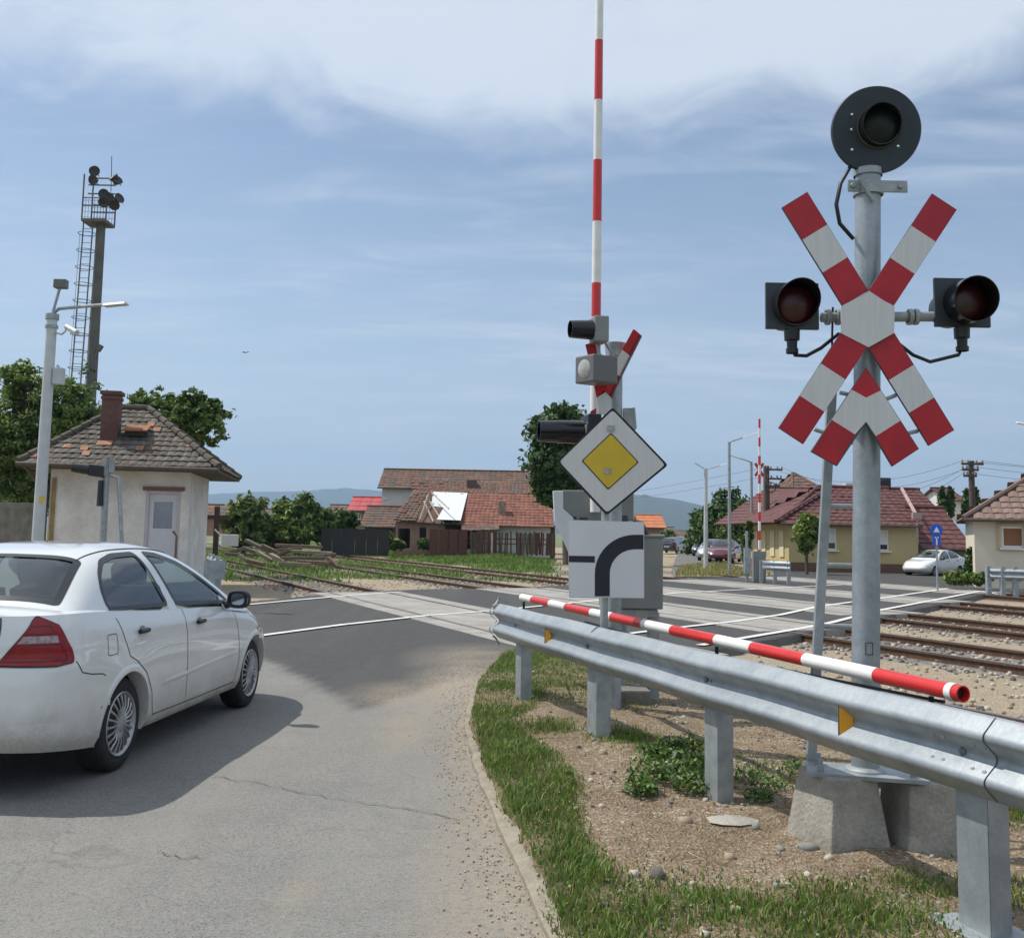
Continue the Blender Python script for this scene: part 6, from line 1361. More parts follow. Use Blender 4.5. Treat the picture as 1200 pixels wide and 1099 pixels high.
# long white building behind, red-roofed house, dark-roofed house
def simple_house(name, label, px0, px1, py_base, py_eave, py_ridge, Y, dep, wallm, roofm, rpx0=None, rpx1=None, wins=(), hip=False, tw=.6, oz=0, tl=True, cat='house', group=None, base=None, winm=None):
    T = thing(name, label, cat, loc=(0, 0, 0), group=group); xa, xb = wx(px0, Y), wx(px1, Y); pm = (px0+px1)/2; ze = wz(pm, py_eave, Y); zr = wz(pm, py_ridge, Y+dep/2); zb0 = wz(pm, py_base, Y) if py_base else -.3
    hs = [(wx(a, Y), wx(b, Y), wz(a, d, Y), wz(a, c, Y)) for a, b, c, d in wins]
    mb = MB(); wall_front(mb, xa, xb, Y, zb0, ze, hs, .25); mb.box((xa+.12, Y+dep/2+.12, (zb0+ze)/2), (.24, dep-.27, ze-zb0)); mb.box((xb-.12, Y+dep/2+.12, (zb0+ze)/2), (.24, dep-.27, ze-zb0)); mb.box(((xa+xb)/2, Y+dep-.1, (zb0+ze)/2), (xb-xa-.5, .2, ze-zb0))
    if hip is not True:
        for x in ((xb-.25,) if hip == 'L' else (xa+.01, xb-.25)): mb.prism([Vector((x, Y+.02, ze-.01)), Vector((x, Y+dep-.02, ze-.01)), Vector((x, Y+dep/2, zr-.12))], (.22, 0, 0))
    mb.build('wall', wallm, T)
    for h in hs:
        mb = MB(); cx, cz = (h[0]+h[1])/2, (h[2]+h[3])/2; w_, h_ = h[1]-h[0], h[3]-h[2]
        for c, s in (((h[0]+.03, Y+.08, cz), (.06, .08, h_)), ((h[1]-.03, Y+.08, cz), (.06, .08, h_)), ((cx, Y+.08, h[2]+.03), (w_-.12, .08, .06)), ((cx, Y+.08, h[3]-.03), (w_-.12, .08, .06))): mb.box(c, s)
        mb.box((cx, Y-.05, h[2]-.05), (w_+.16, .16, .06)); wn = mb.build('window', WHTT, T); mb = MB(); mb.box((cx, Y+.10, cz), (w_-.12, .02, h_-.12)); mb.build('pane', winm or mat('window_glass', (.03, .035, .04), .08), wn)
    o = .35; ra = xa-o if rpx0 is None else wx(rpx0, Y); rb = xb+o if rpx1 is None else wx(rpx1, Y); slope = (zr-ze)/(dep/2); ef = ze-o*slope
    a, b, c, d = Vector((ra, Y-o, ef)), Vector((rb, Y-o, ef)), Vector((rb, Y+dep+o, ef)), Vector((ra, Y+dep+o, ef)); hi_ = min(dep/2+o, (rb-ra)*.46) if hip else 0; hr_ = 0 if hip == 'L' else hi_; rl_, rr_ = Vector((ra+hi_, Y+dep/2, zr)), Vector((rb-hr_, Y+dep/2, zr)); mb = MB()
    rw = [1]*(len(roofm) if isinstance(roofm, list) else 1); tiles(mb, a, b, rr_, rl_, tw*.9, tw, rw, .04); tiles(mb, c, d, rl_, rr_, tw*1.5, tw*1.5, rw, .04)
    if hip is True: tiles(mb, b, c, rr_, rr_, tw, tw, rw, .04)
    if hip: tiles(mb, d, a, rl_, rl_, tw, tw, rw, .04)
    rf = mb.build('roof', roofm, T)
    mb = MB(); mb.tube([rl_+Vector((0, 0, .06)), rr_+Vector((0, 0, .06))], .09, 8)
    if hip:
        for p, q in ((a, rl_), (b, rr_))[:1 if hip == 'L' else 2]: mb.tube([p+Vector((0, 0, .06)), q+Vector((0, 0, .06))], .08, 6)
    mb.build('ridge', roofm[0] if isinstance(roofm, list) else roofm, rf)
    mb = MB(); mb.tube([a+Vector((0, -.05, -.02)), b+Vector((0, -.05, -.04))], .06, 8); mb.build('gutter', mat('gutter_brown'), T)
    return T, rf
TM = [mat('roof_maroon', (.115, .038, .036), .75, var=.25, vscale=1.), mat('roof_maroon2', (.13, .046, .042), .75, var=.25, vscale=1.)]
simple_house('long_building', 'long white building with an old brown tile roof rising behind the ruined house', 447, 628, 640, 571, 552, 84, 7, WW, TB, wins=[(449.5, 452, 578, 584)], tw=.5)
simple_house('village_house', 'house with a bright red metal roof left of the long white building', 411, 452, 625, 597, 583, 108, 7, brickmat('pink_brick', (.36, .19, .15), (.30, .17, .13), (.3, .26, .22), 2.), mat('roof_bright_red', (.42, .06, .06), .6, var=.15), wins=[(420, 423, 602, 608), (432, 436, 602, 608)], tw=1.2)
simple_house('old_barn', 'low barn with a dull brown roof in front of the red-roofed house', 428, 463, 632, 615, 594, 78, 7, brickmat('barn_brick', (.2, .13, .10), (.16, .11, .09), (.15, .13, .1), 2.), TB, tw=.5)
simple_house('village_house', 'small ochre house half hidden between the trees left of the red roof', 385, 410, 625, 600, 592, 118, 6, mat('ochre_wall', (.45, .30, .12), .9), TB, tw=1.)
simple_house('village_house', 'low reddish house just right of the hut, partly behind a bush', 236, 268, 628, 604, 592, 95, 6, mat('terracotta_wall', (.36, .2, .14), .9), TB, tw=1.)
simple_house('village_house', 'house with a faded brown roof between the two bushy trees', 305, 335, 628, 606, 597, 125, 6, mat('pink_wall', (.42, .26, .20), .9), TB, tw=1.)
# right-hand houses
YW = mat('yellow_wall', (.52, .42, .21), .9, color2=(.44, .36, .19), vscale=.8, speck=.05); BLI = mat('blind_white', (.62, .62, .60), .6)
yh, yrf = simple_house('yellow_house', 'long yellow house with a maroon tiled roof behind the crossing signal post', 924, 1075, 676, 611, 572, 50, 8, YW, TM, rpx0=912, rpx1=1077, hip='L', tw=.42, wins=[(968, 980, 619, 644), (1029, 1041, 621, 645)])
mb = MB(); a_ = D(909, 613, 49.6); c_ = D(972, 574.5, 53.6); d_ = D(897, 572.5, 64); b_ = Vector((a_.x-.35, 63, a_.z)); tiles(mb, b_, a_, c_, d_, .5, .42, [1, 1], .05); mb.tube([a_+Vector((0, 0, .1)), c_+Vector((0, 0, .12))], .10, 6); mb.tube([c_+Vector((0, 0, .1)), d_+Vector((0, 0, .1))], .09, 6); mb.build('roof_wing', TM, yrf)
for a, b, c, d in ((968, 980, 619, 644), (1029, 1041, 621, 645)): mb = MB(); xa, xb = wx(a, 50), wx(b, 50); zt4, zb4 = wz(a, c, 50), wz(a, c+17, 50); mb.box(((xa+xb)/2, 50.07, (zt4+zb4)/2), (xb-xa-.1, .03, zt4-zb4)); mb.build('blind', BLI, yh)
mb = MB(); z_ = wz(1000, 660, 50); xa, xb = wx(924, 50), wx(1075, 50); mb.box(((xa+xb)/2, 49.97, (z_-.4)/2-.0), (xb-xa+.06, .08, z_+.4)); mb.box((xa-.03, 54, (z_-.4)/2), (.08, 8, z_+.4)); mb.build('plinth', mat('brown_plinth', (.17, .10, .07), .9, var=.2), yh)
for yy in (51.2, 53.0, 54.8, 56.6): mb = MB(); mb.box((xa-.03, yy, 1.3), (.05, .8, 1.3)); mb.build('side_window', mat('side_shutter', (.62, .55, .36), .8), yh)
mb = MB(); p = D(1034, 570, 54.6); mb.box(p, (.7, .6, .9)); mb.build('chimney', mat('dark_chimney', (.04, .035, .035), .9), yrf); mb = MB(); p = D(995, 572, 54.6); mb.box(p, (.5, .5, .5)); mb.build('chimney', WW, yrf)
mb = MB(); p, q = D(1057, 575, 53.9), D(1074, 606, 49.7); mb.tube([p+Vector((0, 0, .1)), q+Vector((0, 0, .1))], .09, 6); p = D(1074.5, 604, 49.6); mb.box(p, (.45, .2, .3)); mb.tube([p, Vector((p.x, p.y, wz(1075, 638, 49.6)))], .05, 8); mb.build('rainwater_pipe', mat('dusty_pink', (.40, .28, .25), .8), yh)
simple_house('outbuilding', 'lower maroon-roofed wing at the right end of the yellow house', 1077, 1136, 676, 638, 596, 50.5, 6.5, mat('grey_beige_wall', (.36, .32, .24), .9, var=.15), TM, tw=.42, rpx0=1076, rpx1=1138)
simple_house('rear_house', 'maroon gabled roof rising behind the right end of the yellow house', 1030, 1096, 640, 600, 574, 57.5, 6, YW, TM, tw=.42)
simple_house('rear_house', 'dark grey-brown roof showing above the ridge of the yellow house', 934, 961, 600, 574, 556, 66, 7, WW, TB, hip=True, tw=.6)
simple_house('white_house', 'small white gabled house glimpsed between the cypresses', 1115, 1129, 610, 585, 573, 88, 7, WW, TM, tw=.6)
CW = mat('cream_wall', (.66, .59, .47), .9, var=.06, vscale=1.); TBR = [mat('roof_brown_dust', (.20, .135, .11), .85, var=.25, vscale=1.5), mat('roof_brown_dust2', (.24, .16, .13), .85, var=.25, vscale=1.5)]
ch_, chr_ = simple_house('cream_house', 'cream rendered house with a brown hipped roof at the right edge', 1141, 1420, 693, 604, 530, 36, 8.5, CW, TBR, hip=True, tw=.36, wins=[(1170, 1193, 617, 641)], winm=mat('brown_shutter', (.30, .13, .06), .6, var=.25, vscale=9, sx=(1, 1, 14)))
mb = MB(); xa, xb = wx(1166, 36), wx(1193, 36); zc_ = wz(1180, 629, 36); 
for dz in (-.42, .42): mb.box(((xa+xb)/2, 35.96, zc_+dz), (xb-xa, .06, .07))
for dx in (xa, xb): mb.box((dx, 35.96, zc_), (.07, .06, .9))
mb.build('window_surround', mat('surround_tan', (.50, .38, .25), .8), ch_)
mb = MB(); mb.box((wx(1179, 36), 35.97, wz(1179, 673, 36)), (.62, .06, .35)); mb.build('cellar_window', mat('dark_inside'), ch_)
pv = Vector((wx(1141, 36), 36, 0)); ra_ = R_(-22); ch_.rotation_euler = (0, 0, ra_); ch_.location = pv-Matrix.Rotation(ra_, 3, 'Z') @ pv
# far road: roofs left and right
OR = mat('roof_orange', (.50, .17, .07), .8, var=.2, vscale=.6)
simple_house('village_house', 'orange-roofed house at the left side of the far road', 752, 778, 640, 617, 604, 130, 8, mat('brick_dull', (.28, .16, .12), .9, var=.2), OR, tw=1.)
simple_house('village_house', 'brown-roofed house beyond the orange roof on the far road', 778, 792, 640, 626, 618, 175, 8, mat('brick_dull'), TB, tw=1.4)
simple_house('village_house', 'dim long roof at the far end of the road below the hills', 792, 812, 638, 629, 622, 260, 10, mat('brick_dull'), TB, tw=2.)
simple_house('village_house', 'pale house with a reddish roof at the vanishing end of the far road', 806, 818, 636, 630, 624, 300, 10, WW, TM, tw=2.)
simple_house('village_house', 'pale yellow gable behind the shrub near the far barrier', 868, 886, 668, 628, 612, 88, 8, YW, TM, tw=.8)

# ------------------------------------------------------------------ poles, lamps, mast
def vpole(mb, px, py, Y, r0_, r1_, z0=-.1, n=14):
    p = D(px, py, Y); mb.tube([Vector((p.x, p.y, z0)), p], [r0_, r1_], n); return p
def lamp_head(parent, a, b, w_=.16, m=None):
    a, b = Vector(a), Vector(b); d = (b-a).normalized(); s = Vector((-d.y, d.x, 0)).normalized(); R = Matrix((d, s, d.cross(s))).transposed(); mb = MB(); mb.box((a+b)/2, ((b-a).length, w_, .06), R=R, top=(.9, .6)); mb.build('lamp_head', m or LGREY, parent, bevel=.01)
t = thing('street_lamp', 'white lighting column left of the hut with a short arm, floodlight and camera', 'lighting column', loc=(0, 0, 0)); YL = 21.
PW = mat('column_white', (.56, .58, .58), .5, .2, var=.15, vscale=3)
mb = MB(); p = vpole(mb, 61.5, 368, YL, .125, .105); mb.build('pole', PW, t, smooth=True)
mb = MB(); mb.lathe([(-.12, .11), (-.12, .135), (-.02, .135), (0, .13), (0, .001)], p, (0, 0, 1), 16); mb.lathe([(-.30, .11), (-.30, .13), (-.24, .13), (-.24, .11)], p, (0, 0, 1), 16); mb.build('collar', GALVD, t)
mb = MB(); mb.tube([p, D(69, 362, YL), D(100, 359, YL-.1), D(125, 357, YL-.15)], .035, 8); mb.build('arm', GALVD, t, smooth=True); lamp_head(t, D(122, 358, YL-.15), D(149, 355.5, YL-.25), .2)
mb = MB(); mb.tube([p, D(66, 352, YL), D(70, 338, YL)], .03, 8); mb.build('stem', GALVD, t); mb = MB(); mb.box(D(71.5, 333, YL), (.26, .18, .19)); mb.build('floodlight', mat('floodlight_grey'), t, bevel=.02)
mb = MB(); mb.tube([D(65, 390, YL), D(72, 392, YL-.1), D(76, 389, YL-.15), D(79, 383, YL-.2)], .02, 6); mb.build('camera_bracket', PW, t); mb = MB(); mb.tube([D(78, 383, YL-.2), D(90, 390, YL-.4)], [.055, .06], 12); mb.build('camera', PW, t, smooth=True)
mb = MB(); mb.box(D(69, 441, YL), (.20, .16, .34)); mb.build('control_box', LGREY, t, bevel=.01); mb = MB(); mb.box(D(49, 585, YL-.13), (.10, .02, .12)); mb.build('warning_sticker', YEL, t)
# floodlight mast
t = thing('floodlight_mast', 'tall dark floodlight mast with caged ladder rising behind the hut', 'mast', loc=(0, 0, 0)); YT = 45.
MM = mat('mast_grey', (.15, .145, .13), .7, .2, var=.3, vscale=2); mb = MB(); p = vpole(mb, 118.5, 262, YT, .27, .20); mb.build('pole', MM, t, smooth=True)
zp = p.z; px_m = wx(118, YT)
mb = MB(); a = D(101, 262, YT); b = D(129, 262, YT); W_ = b.x-a.x; cxm = (a.x+b.x)/2; h0 = p.z; hm = D(115, 236, YT).z; h1_ = D(115, 209, YT).z
mb.box((cxm, YT, h0), (W_, 1.1, .12)); mb.build('platform', MM, t)
mb = MB()
for sx_ in (-1, 1):
    for sy in (-.5, .5): mb.tube([(cxm+sx_*W_/2, YT+sy, h0), (cxm+sx_*W_/2, YT+sy, h1_ if sx_ < 0 else hm)], .035, 6)
for zz in (hm, hm-.35):
    for sy in (-.5, .5): mb.tube([(cxm-W_/2, YT+sy, zz), (cxm+W_/2, YT+sy, zz)], .025, 6)
for i in range(9):
    for sy in (-.5, .5): mb.tube([(cxm-W_/2+W_*i/8, YT+sy, h0), (cxm-W_/2+W_*i/8, YT+sy, hm)], .009, 4)
for k in range(4):
    zz = h0+(hm-h0)*(k+.5)/4
    for sy in (-.5, .5): mb.tube([(cxm-W_/2, YT+sy, zz), (cxm+W_/2, YT+sy, zz)], .009, 4)
for zz in (h1_, h1_-.32, hm+.35): mb.tube([(cxm-W_/2, YT, zz), (cxm+W_/2+.15, YT, zz)], .035, 6)
mb.build('railing', MM, t)
mb = MB(); mb.tube([D(130, 225, YT), D(131, 183, YT)], .018, 5); mb.build('antenna', MM, t)
for (px, py, ax_) in ((111, 201, (0.2, -1, -.1)), (110, 211, (-.3, -1, -.3)), (122, 228, (.1, -1, -.1)), (122, 237, (.1, -1, -.6)), (137, 212, (.7, -.6, .5)), (134, 209, (-.5, -.5, .6)), (139, 233, (.8, -.5, .3)), (134, 240, (.3, -1, -.7)), (127, 232, (.5, -1, 0))):
    mb = MB(); c = D(px, py, YT-.5); mb.lathe([(-.20, .08), (-.15, .13), (.0, .20), (.08, .24), (.09, .23), (.05, .001)], c, ax_, 16); mb.tube([c, c+Vector((0, .5, -.05))], .02, 5); mb.build('floodlight', mat('floodlight_dark', (.05, .045, .045), .5, .3, var=.3), t, smooth=True, sangle=40)
mb = MB(); la = D(106, 262, YT-.1); lb_ = Vector((wx(94, YT)+.0, YT-.1, .2)); la2 = Vector((la.x, la.y, la.z))
for dx in (0, .42): mb.tube([Vector((la.x+dx-.2, YT-.35, la.z)), Vector((la.x+dx-.42, YT-.35, .3))], .03, 6)
for i in range(46): f = i/46; x = la.x-.2-.22*f; zz = la.z+(.3-la.z)*f; mb.tube([(x, YT-.35, zz), (x+.42, YT-.35, zz)], .014, 4)
mb.build('ladder', MM, t)
for i in range(11):
    py = 275+i*19.6; c = D(109.5-i*1.45, py, YT-.5); mb = MB(); mb.tube([c+Vector((-.24+.38*math.cos(a), -.30+.38*math.sin(a)+.2, 0)) for a in [2*math.pi*k/18 for k in range(19)]], .017, 5, caps=False); mb.build('cage_hoop', MM, t)
mb = MB()
for dx in (-.60, .12): mb.tube([D(109.5, 275, YT-.6)+Vector((dx, 0, 0)), D(109.5-14.5, 471, YT-.6)+Vector((dx, 0, 0))], .010, 4)
mb.build('cage_bar', MM, t); mb = MB(); c = D(117, 408, YT-.3); mb.tube([D(112, 418, YT-.3), c], .04, 6); mb.box(c, (.16, .2, .3), R=Matrix.Rotation(.5, 3, 'Y')); mb.build('side_lamp', MM, t)
# signal post in front of hut
YH = 22.; t = thing('level_crossing_signal', 'slim grey signal post with slanted stay and black lamp before the hut wall', 'crossing signal', group='level crossing signals')
mb = MB(); vpole(mb, 126, 538, YH, .085, .065); mb.build('pole', GALVD, t, smooth=True); mb = MB(); mb.tube([D(129, 556, YH), D(139, 560, YH-.02), Vector((wx(155, YH), YH-.1, -.1))], .045, 8); mb.build('stay', GALVD, t, smooth=True)
mb = MB(); mb.tube([D(118, 563, YH-.1), D(117, 593, YH-.1)], [.05, .07], 6); mb.build('hanging_flap', BLK, t); side_lamp(t, D(113, 552, YH-.1), (-1, -.3, .12), .34, .10, True, (.30, .2, .24), BLK, mat('red_lens'), 'red_lamp')
mb = MB(); mb.box(D(123, 548, YH-.05), (.10, .12, .36)); mb.box(D(131, 546, YH), (.10, .10, .3)); mb.box(D(121, 570, YH-.02), (.05, .06, .6)); build_each(mb, 'lamp_bracket', GALVD, t, bevel=.005)
# left guardrail whose rounded end shows past the car
t = thing('guardrail', 'rounded galvanised guardrail end showing between the car and the hut corner', 'guardrail'); a = D(262, 668, 19.8); a.z = 0; b = a+Vector((-1.5, 4.2, 0)); gz0 = D(255, 667, 19.8).z; wbeam(a, b, 0, 'beam', t, z=gz0, n_side=Vector((-.94, -.33, 0)), k=12)
mb = MB(); P = []
for i in range(13):
    an = math.pi*(i/12)
    for zz in (-.17, .17): P.append((a.x-.17+.21*math.cos(an), a.y-.10*math.sin(an), gz0+zz))
mb.grid(P, 13, 2); mb.build('rounded_end', GALV, t, smooth=True, sangle=180)
for k in range(3): mb = MB(); q = a+Vector((-.35-.45*k, .9+1.3*k, 0)); mb.box((q.x, q.y, .45), (.1, .1, 1.1)); mb.build('post', GALVD, t)
mb = MB(); q = D(253, 632, 50); mb.box((q.x, 50, 1.2), (.22, .2, 2.8)); mb.box((q.x-.1, 50, D(253, 606, 50).z), (1.3, .15, .2)); tag(mb.build('buffer_post', mat('dark_timber', (.05, .035, .03), .9)), 'dark wooden post with a short crossbar right of the hut', 'post')
# timber heap
OW = [WOODD, mat('timber_pale', (.33, .27, .19), .9, color2=(.2, .16, .12), vscale=5), mat('timber_brown', (.20, .13, .09), .9, color2=(.12, .08, .06), vscale=5)]
heap = [(335, 640, 62, -8, 0), (350, 636, 100, 2, 2), (362, 643, 92, 3, 1), (355, 650, 86, -2, 0), (368, 655, 70, 2, 2), (310, 648, 34, 50, 1), (296, 642, 40, 35, 0), (288, 652, 30, 62, 1), (300, 655, 36, 20, 2), (282, 640, 44, -20, 0), (318, 640, 40, 42, 2), (325, 650, 36, 40, 1), (303, 636, 60, 38, 0), (330, 645, 40, -45, 2), (275, 646, 36, 10, 0), (345, 657, 60, 5, 1), (390, 655, 30, 70, 2), (380, 647, 44, -10, 0)]
for i, (px, py, L_, an, m) in enumerate(heap):
    Yh = 47-(py-640)*.25; c = D(px, py+4, Yh); mb = MB(); mb.box((0, 0, 0), (L_*.62*Yh/1200, .25, .15)); o = mb.build('old_sleeper', OW[m], bevel=.015, seg=1); o.location = c; o.rotation_euler = (0, R_(an*.55), R_(random.uniform(-25, 25))); o['label'] = 'old timber sleeper dumped in the untidy heap beyond the track'; o['category'] = 'timber'; o['group'] = 'old sleepers in the timber heap'
mb = MB(); c = D(269, 633, 49); mb.box(c, (.8, .6, .55), rz=.3); mb.tube([c+Vector((-.4, 0, .2)), c+Vector((-.7, -.1, .5))], .04, 6); tag(mb.build('white_tank', WW, bevel=.12, seg=3), 'white container beside the timber heap near the hut corner', 'container')
# ---- utility poles with wires
def upole(label, px, ptop, Y, arms, r=.13):
    t = thing('utility_pole', label, 'utility pole', group='utility poles'); mb = MB(); p = vpole(mb, px, ptop, Y, r*1.2, r); mb.build('pole', mat('pole_wood', (.12, .09, .07), .9, var=.4, vscale=3), t, smooth=True); tips = []
    for k, (dz, w_, off) in enumerate(arms):
        mb = MB(); mb.box((p.x+off, p.y-.12, p.z-dz), (w_, .10, .10)); am = mb.build('crossarm', mat('arm_dark', (.08, .065, .05), .8), t)
        for s in (-.46, -.2, .2, .46):
            q = Vector((p.x+off+s*w_, p.y-.12, p.z-dz+.14)); mb = MB(); mb.lathe([(-.1, .02), (-.04, .05), (0, .05), (.05, .03), (.06, .001)], q, (0, 0, 1), 8); mb.build('insulator', mat('porcelain', (.35, .25, .2), .3), am); tips.append(q)
    return p, tips
p1, t1 = upole('wooden utility pole with three crossarms beside the cream house', 1138, 540, 47, [(.15, 1.0, 0), (.42, .75, -.1), (.70, .6, -.12)])
p2, t2 = upole('utility pole right behind the raised far boom with a cluster of insulators', 898, 546, 56, [(.2, .9, .4), (.7, .8, .4), (1.1, .7, .35)], .16)
mb = MB(); c = D(903, 571, 55.5); mb.tube([c+Vector((.28*math.cos(a), 0, .28*math.sin(a))) for a in [2*math.pi*k/16 for k in range(17)]], .03, 5, caps=False); mb.build('cable_coil', BLK, bpy.data.objects['utility_pole.001'])
def wire(a, b, sag, label, r=.008):
    mb = MB(); a, b = Vector(a), Vector(b); mb.tube([a.lerp(b, i/16)-Vector((0, 0, sag*4*(i/16)*(1-i/16))) for i in range(17)], r, 4); tag(mb.build('overhead_wire', mat('wire', (.05, .05, .05), .7)), label, 'wire', 'overhead wires of the utility poles')
wl = 'thin overhead wire strung from the wooden utility pole across the sky'
for k in (0, 3, 5, 8): wire(t1[k], t2[k % 12], .9+.1*k, wl)
for k in (0, 3, 6, 9): wire(t1[k], t1[k]+Vector((26, 3-k*.3, .6-.1*k)), .7, wl)
for k in (0, 4): wire(t2[k], t2[k]+Vector((-14, 60, -.5)), .5, wl)
# street lamps on the far side
def lamp(label, px, ptop, pbase, Y, arms, r=.07, m=PW):
    t = thing('street_lamp', label, 'street lamp', group='street lamps beyond the crossing'); mb = MB(); p = vpole(mb, px, ptop, Y, r*1.35, r); mb.build('pole', m, t, smooth=True)
    for (ax_, ay), (bx, by) in arms:
        a, b = D(ax_, ay, Y), D(bx, by, Y); mb = MB(); mb.tube([p-Vector((0, 0, .05)), a, a.lerp(b, .45)], .035, 6); mb.build('arm', m, t); lamp_head(t, a.lerp(b, .4), b, .22)
    return t
lamp('white twin-armed street lamp beside the far road', 827, 549, 665, 50, [((822, 547), (814, 542)), ((838, 547), (853, 543))], .085)
lamp('tallest grey street lamp with its arm reaching right towards the far boom', 854.5, 518, 663, 45, [((858, 517), (888, 507))], .06, GALVD)
lamp('grey street lamp with its arm reaching left, just left of the far boom', 880.5, 541, 660, 58, [((876, 540), (855, 533))], .07, GALVD)
lamp('smallest distant street lamp with a short left arm above the trees', 858, 576, 650, 88, [((853, 572), (841, 570))], .08, GALVD)
t = thing('street_lamp', 'white lamp head poking in at the right edge of the view', 'street lamp', group='street lamps beyond the crossing'); mb = MB(); p = vpole(mb, 1240, 500, 44, .1, .07); mb.build('pole', PW, t); mb = MB(); mb.tube([p, D(1205, 497, 44)], .035, 6); mb.build('arm', PW, t); lamp_head(t, D(1207, 498, 44), D(1191, 495, 44), .25, WHTT)
# far barrier
t = thing('crossing_barrier', 'distant barrier machine with its thin red and white boom raised by the far kerb', 'crossing barrier', group='crossing barriers'); YF = 37.
b = D(890, 655, YF); tp = D(890, 491, YF); mb = MB(); k = 15
for i in range(k): mb.tube([b.lerp(tp, i/k), b.lerp(tp, (i+1)/k)], .05 if i < 11 else .04, 10, mi=i % 2)
mb.build('boom', [REDT, WHTT], t); mb = MB(); c = G(886, 681); mb.box((b.x-.0, YF+.1, .55), (.42, .4, 1.1)); mb.build('cabinet', GREY, t, bevel=.02); mb = MB(); mb.tube([(b.x-.45, YF, 0), (b.x-.45, YF, D(880, 622, YF).z)], .05, 8); mb.box((b.x-.45, YF-.05, .75), (.22, .2, .9)); mb.build('side_post', GALV, t)
mb = MB()
for s in (-1, 1): mb.box((b.x+.05, YF+.15, D(889, 550, YF).z), (.55, .03, .09), R=Matrix.Rotation(s*1.0, 3, 'Y'))
mb.build('crossbuck', [RED], t)
t = thing('guardrail', 'short galvanised guardrail at the foot of the far barrier', 'guardrail'); a = D(893, 672, 36.5); a.z = 0; b_ = D(925, 672, 35.5); b_.z = 0; wbeam(a, b_, 0, 'beam', t, z=.62, n_side=Vector((0, -1, 0)), k=4)
for q in (a, b_, (a+b_)/2): mb = MB(); mb.box((q.x, q.y+.08, .35), (.12, .1, .9)); mb.build('post', GALVD, t)
t = thing('guardrail', 'cluster of galvanised guardrail posts in front of the cream house', 'guardrail'); a = D(1160, 690, 31.5); a.z = 0; b_ = D(1240, 690, 30.5); b_.z = 0; wbeam(a, b_, 0, 'beam', t, z=.62, n_side=Vector((0, -1, 0)), k=4)
for i in range(6): q = a.lerp(b_, i/5); mb = MB(); mb.box((q.x, q.y-.06*(i % 2)+.08, .35), (.13, .14, 1.0)); mb.build('post', GALVD, t)
# blue one-way style sign
t = thing('road_sign', 'round blue sign with white arrow triangle above a smaller blue plate, by the hedge', 'road sign'); YB_ = 33.; mb = MB(); vpole(mb, 1097.5, 640, YB_, .03, .03); mb.build('pole', GALVD, t); BLU = mat('sign_blue', (.01, .10, .55), .5)
c = D(1097.5, 621, YB_); mb = MB(); mb.lathe([(-.02, .001), (-.02, .20), (.0, .20), (.0, .001)], c, (0, -1, 0), 28); mb.build('round_plate', BLU, t); mb = MB(); mb.prism([c+Vector((-.10, -.006, -.07)), c+Vector((.10, -.006, -.07)), c+Vector((0, -.006, .11))], (0, .004, 0)); mb.build('white_triangle', WHTT, t)
c2 = D(1097.5, 633, YB_); mb = MB(); mb.box(c2, (.26, .02, .34)); mb.build('lower_plate', BLU, t); mb = MB(); mb.box(c2+Vector((0, -.013, -.02)), (.045, .005, .26)); mb.box(c2+Vector((0, -.013, .09)), (.13, .005, .045)); mb.build('white_tee', WHTT, t)
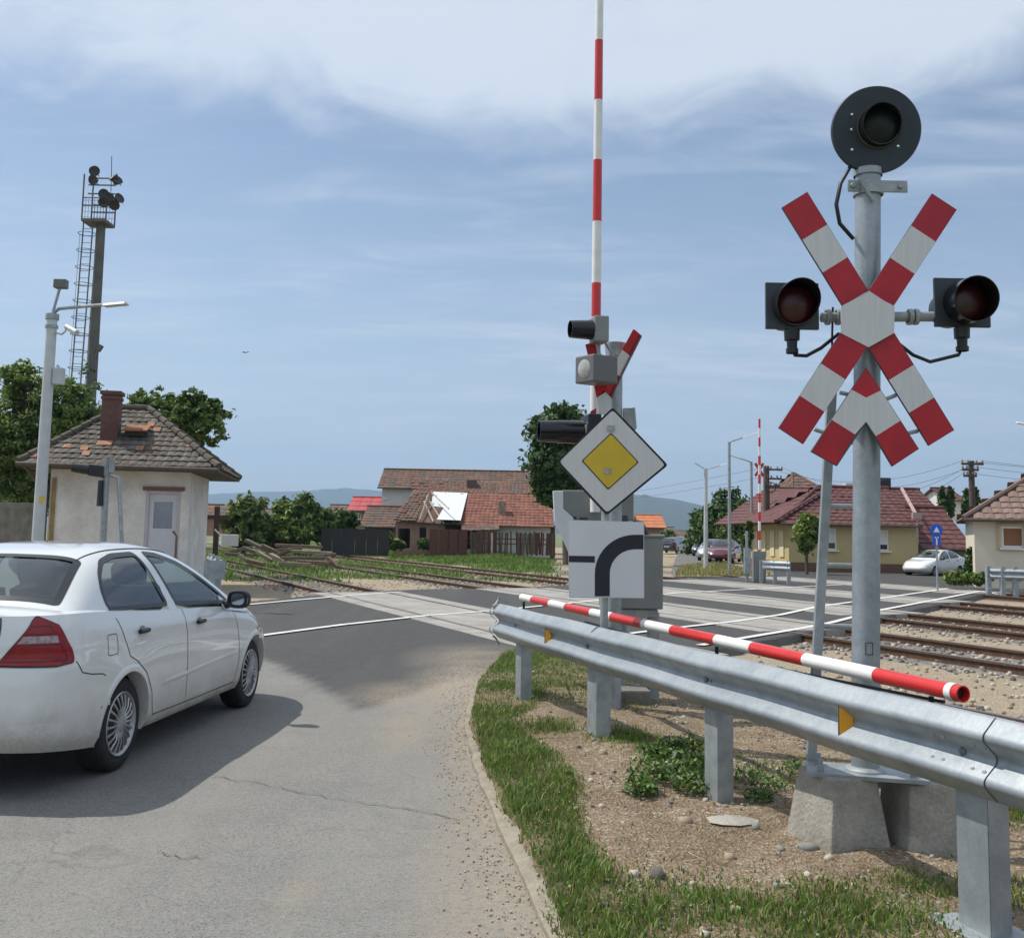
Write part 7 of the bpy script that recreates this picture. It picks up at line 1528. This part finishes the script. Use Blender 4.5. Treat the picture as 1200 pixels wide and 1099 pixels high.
# ------------------------------------------------------------------ distant cars
def put(T, px, Y, rz, z=0.0): T.location = (wx(px, Y), Y, z); T.rotation_euler = (0, 0, rz)
lo = {}
def lowcar(paint, label, px, Y, rz, grp=None, z=-.05):
    if paint not in lo: T = make_car(label, paint, hi=False, group=grp); lo[paint] = T
    else:
        T = copy_tree(lo[paint]); T['label'] = label
    if grp: T['group'] = grp
    elif 'group' in T.keys(): del T['group']
    put(T, px, Y, rz, z); return T
lowcar('white', 'white car parked behind the low hedge beside the blue sign', 1106, 48.6, R_(218), z=-.06).scale = (.84,)*3
gf = 'cars parked along the far road'
lowcar('silver', 'silver car parked right of the white lamp column on the far road', 839, 72, R_(250), gf); lowcar('red', 'dark red car parked between the two nearest far lamp posts', 853, 68, R_(248), gf)
lowcar('dark', 'dark car partly hidden behind the white lamp column', 829, 88, R_(250), gf); lowcar('dark', 'dark car nearest in the left-hand row on the far road', 784, 96, R_(70), gf); lowcar('silver', 'silver car second in the left-hand row on the far road', 787, 112, R_(70), gf); lowcar('blue', 'blue car third in the left-hand row on the far road', 791, 130, R_(70), gf)
lowcar('white', 'white car fourth in the left-hand row on the far road', 794, 150, R_(70), gf); lowcar('white', 'white car driving at the distant end of the far road', 810, 190, R_(250), gf); lowcar('silver', 'last silver car in the left-hand row on the far road', 799, 175, R_(70), gf)
# bird
mb = MB(); c = D(288, 413, 55)
for s in (-1, 1): mb.add([c, c+Vector((s*.12, .03, .05)), c+Vector((s*.24, .06, .0)), c+Vector((s*.11, .11, .03)), c+Vector((0, .1, -.02))], [(0, 1, 2, 3, 4)])
mb.tube([c+Vector((0, -.06, 0)), c+Vector((0, .05, 0)), c+Vector((0, .16, .0))], [.01, .03, .008], 6); tag(mb.build('bird', BLK), 'small dark bird flying in the open sky right of the mast', 'bird')

# ------------------------------------------------------------------ haze
mb = MB(); mb.box((0, 4450, 349.2), (17800, 9700, 701)); hz_ = mb.build('haze', []); hz_['kind'] = 'stuff'; hz_['label'] = 'thin bluish summer haze over the distant hills'; hz_['category'] = 'haze'
m = bpy.data.materials.new('haze'); m.use_nodes = True; N = m.node_tree.nodes; N.remove(N['Principled BSDF']); v = N.new('ShaderNodeVolumePrincipled'); v.inputs['Color'].default_value = (.50, .72, 1, 1); v.inputs['Density'].default_value = 1.6e-4; v.inputs['Anisotropy'].default_value = .2; m.node_tree.links.new(v.outputs[0], N['Material Output'].inputs['Volume']); hz_.data.materials.append(m)
